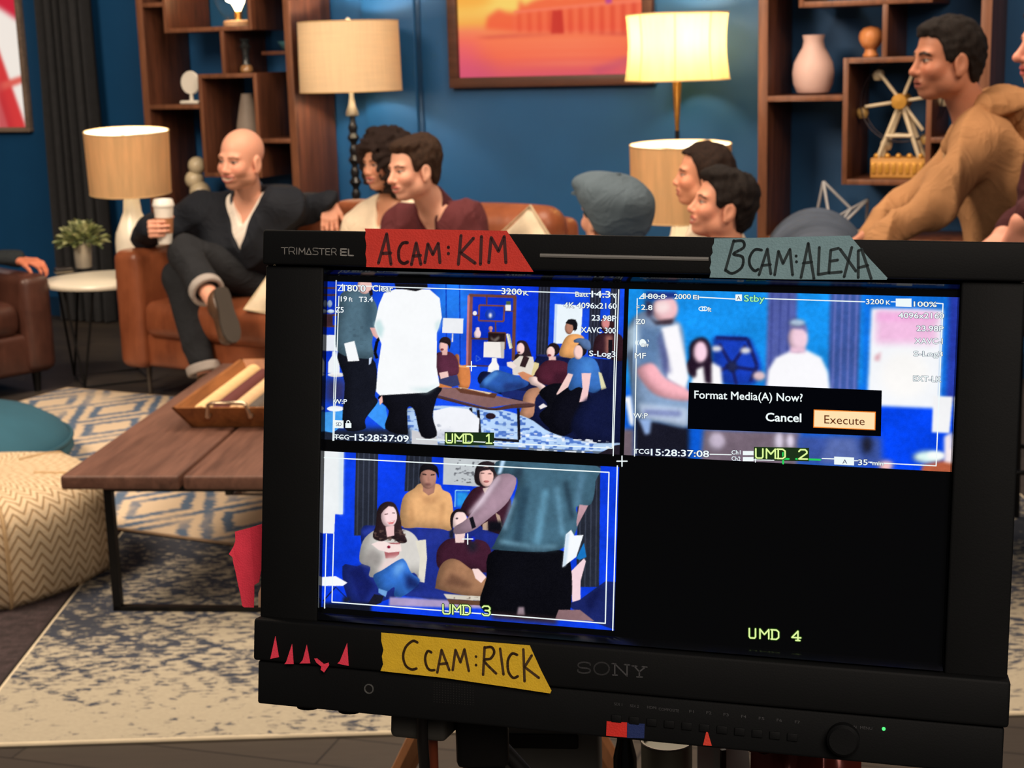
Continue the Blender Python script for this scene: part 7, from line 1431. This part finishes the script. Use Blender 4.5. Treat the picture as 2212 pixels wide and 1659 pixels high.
flag('tape_back', [(580, 860), (640, 840), (640, 1260), (500, 1165), (530, 1000)], tapem('dull_red_tape', (160, 50, 62)), -.024); flag('masking_paper', [(445, 1280), (492, 1168), (540, 1210), (580, 1262), (640, 1270), (640, 1470), (445, 1472)], tapem('beige_masking_paper', (206, 186, 150)), -.026)
# ------------------------------------------------------------------ stand, cables and the odds and ends under the monitor
bc = MC+MY*(B_+.0)-MN*.055
t = thing('monitor_stand', 'black metal stand carrying the monitor, partly hidden behind cables', 'stand', (bc[0], bc[1]+.03, 0))
pz = bc[2]; px_ = om(985, 1560)[0]; off = MX*(px_)
MB().tube([(off[0], off[1], .03), (off[0], off[1], pz-.012)], .014, 16).build('pole', blackm, t)
MB().rbox((off[0], off[1], pz-.028), (.034, .05, .045), .004, 2).build('mount_block', blackm, t); MB().tube([(off[0]-.03, off[1], pz-.30), (off[0]+.03, off[1], pz-.30)], .024, 14).build('clamp', blackm, t)
for k in range(3):
    a = k*2*PI/3+.5; MB().tube([(off[0], off[1], .35), (off[0]+.36*math.cos(a), off[1]+.36*math.sin(a), .012)], .012, 8).build('leg', blackm, t)
def cable(name, label, pts, r, mt, group=None):
    P = np.array([p for p in pts]); q = []
    for k in range(len(P)-1): q += [tuple(P[k]*(1-f)+P[k+1]*f) for f in np.linspace(0, 1, 6)[:-1]]
    q.append(tuple(P[-1])); o = MB().tube(q, r, 10).build(name, mt, None); return tag(o, label, 'cable', group)
rub = mat('black_rubber_cable', (22, 20, 20), .5); org = mat('orange_cable', (150, 70, 40), .55)
cable('cable', 'black cable hanging from the monitor beside the orange cable', [at(912, 1545, .90), at(913, 1600, .905), at(920, 1700, .93), at(926, 1900, .95), np.array([-.05, .93, .02])], .0036, rub)
cable('cable', 'orange cable hanging down behind the monitor', [at(934, 1545, .93), at(935, 1600, .94), at(938, 1700, .96), at(944, 1900, .96), np.array([-.035, .94, .02])], .0034, org)
cable('cable', 'black cable hanging straight down right of the stand pole', [at(1032, 1555, .93), at(1033, 1620, .935), at(1034, 1720, .95), at(1036, 1900, .955), np.array([-.005, .94, .02])], .0032, rub)
cable('cable', 'thick black cable slanting down to the right under the monitor', [at(1040, 1560, .95), at(1080, 1610, .95), at(1130, 1665, .95), at(1230, 1780, .98), at(1290, 1850, 1.04), np.append(at(1330, 1900, 1.07)[:2], .947)], .0052, rub)
ct = .94
t = thing('equipment_cart', 'dark equipment cart shelf under the monitor', 'cart', (.17, 1.085, 0), math.radians(-4)); MB().rbox((0, 0, ct-.015), (.60, .17, .03), .006, 2).build('shelf', mat('dark_cart_shelf', (44, 42, 40), .7), t); MB().rbox((0, 0, .45), (.60, .17, .03), .006, 2).build('shelf', mat('dark_cart_shelf', (44, 42, 40), .7), t)
for sx in (-.28, .28):
    for sy in (-.07, .07): MB().tube([(sx, sy, .05), (sx, sy, ct-.03)], .011, 10).build('post', blackm, t); MB().sphere((sx, sy, .03), .03, 12, 8).build('wheel', rub, t)
def on_cart(px, py, Y): p = at(px, py, Y); return p
def item(px, Y): p = at(px, 1640, Y); return (p[0], p[1], ct)
p = at(1172, 1600, 1.13); t = thing('equipment_case', 'wide dark grey case standing on the cart under the monitor', 'case', (p[0], p[1], ct), -.1); hz = at(1172, 1570, 1.13)[2]-ct+.02; MB().rbox((0, 0, hz/2), (.092, .05, hz), .005, 3).build('case', mat('dark_grey_case', (96, 94, 88), .7), t); MB().rbox((0, -.026, hz-.02), (.06, .004, .012), .002, 2).build('latch', blackm, t)
p = at(1350, 1620, 1.08); t = thing('dark_bottle', 'glossy black bottle under the red tape square', 'bottle', (p[0], p[1], ct)); hz = at(1350, 1575, 1.08)[2]-ct; MB().lathe([(.0, 0), (.0085, 0), (.009, .004), (.009, hz*.8), (.006, hz*.92), (.006, hz)], 20).build('bottle', mat('glossy_black', (14, 14, 14), .1), t); MB().lathe([(.0065, hz), (.0065, hz+.01), (0, hz+.01)], 16).build('cap', steel, t)
p = at(1440, 1620, 1.06); t = thing('metal_can', 'brushed metal can with a rim under the monitor edge', 'can', (p[0], p[1], ct)); hz = at(1440, 1598, 1.06)[2]-ct; MB().lathe([(.0185, 0), (.019, .002), (.019, hz-.003), (.0195, hz), (.0175, hz), (.0175, hz-.004), (0, hz-.004)], 28).build('can', mat('dull_tin', (112, 110, 98), .4, .6), t); MB().tube([(.019*math.cos(a), .019*math.sin(a), hz) for a in np.linspace(0, 2*PI, 28, endpoint=False)], .0009, 6, True).build('rim', steel, t)
p = at(1560, 1640, 1.14); t = thing('paper_sheet', 'folded white paper sheet leaning behind the can', 'paper', (p[0], p[1], ct), .3); hz = at(1560, 1608, 1.14)[2]-ct
MB().add([(-.022, 0, 0), (.03, .004, 0), (.028, .012, hz), (-.018, .008, hz), (-.022, .0008, 0), (.03, .0048, 0), (.028, .0128, hz), (-.018, .0088, hz)], [(0, 1, 2, 3), (7, 6, 5, 4), (0, 4, 5, 1), (1, 5, 6, 2), (2, 6, 7, 3), (3, 7, 4, 0)]).build('sheet', mat('white_paper', (150, 150, 146), .8), t, False); MB().box((0, -.002, hz*.6), (.004, .003, hz*.7)).build('clip', blackm, t, False)
p = at(1740, 1650, 1.05); t = thing('snack_bag', 'crinkled shiny red-brown bag under the right end of the monitor', 'bag', (p[0], p[1], ct), -.15); hz = at(1740, 1622, 1.05)[2]-ct
V = []; Fq = []; nn, mm = 24, 14; rg = np.random.RandomState(5)
for sd in (1, -1):
    for i in range(nn+1):
        for j in range(mm+1):
            u, v = -1+2*i/nn, j/mm; th_ = .028*(1-abs(u)**2.2)*(1-v**3)+.002; V.append((u*.042*(1-.05*v), sd*(th_+.003*rg.rand()*(1-abs(u))), v*hz+.003*math.sin(u*9+sd)*v))
for i in range(nn):
    for j in range(mm):
        a = i*(mm+1)+j; Fq.append((a, a+1, a+mm+2, a+mm+1)); b = a+(nn+1)*(mm+1); Fq.append((b, b+mm+1, b+mm+2, b+1))
np_mesh('bag', V, Fq, mat('shiny_red_foil', (110, 40, 30), .18, .35, var=.2), t); MB().box((0, 0, hz+.004), (.082, .003, .012)).build('seal', mat('shiny_red_foil', (110, 40, 30), .18, .35), t, False)
# wooden easel standing further back, only its legs show under the monitor
ap = at(1082, 1266, 1.75); t = thing('wooden_easel', 'tan wooden easel legs spreading out below the monitor', 'easel', (ap[0], ap[1], 0)); ewood = wood('easel_wood', (150, 96, 58), (190, 128, 82), 2)
for px, py in ((872, 1690), (1338, 1706)):
    q = at(px, py, 1.70); d = q-ap; k = -ap[2]/d[2]; MB().tube([(0, 0, ap[2]+.02), tuple(np.append((d*k)[:2], .006))], .014, 8).build('leg', ewood, t)
MB().tube([(0, .02, ap[2]), (.02, .55, .006)], .014, 8).build('leg', ewood, t); MB().rbox((0, 0, ap[2]+.01), (.07, .05, .05), .006, 2).build('head_block', ewood, t)
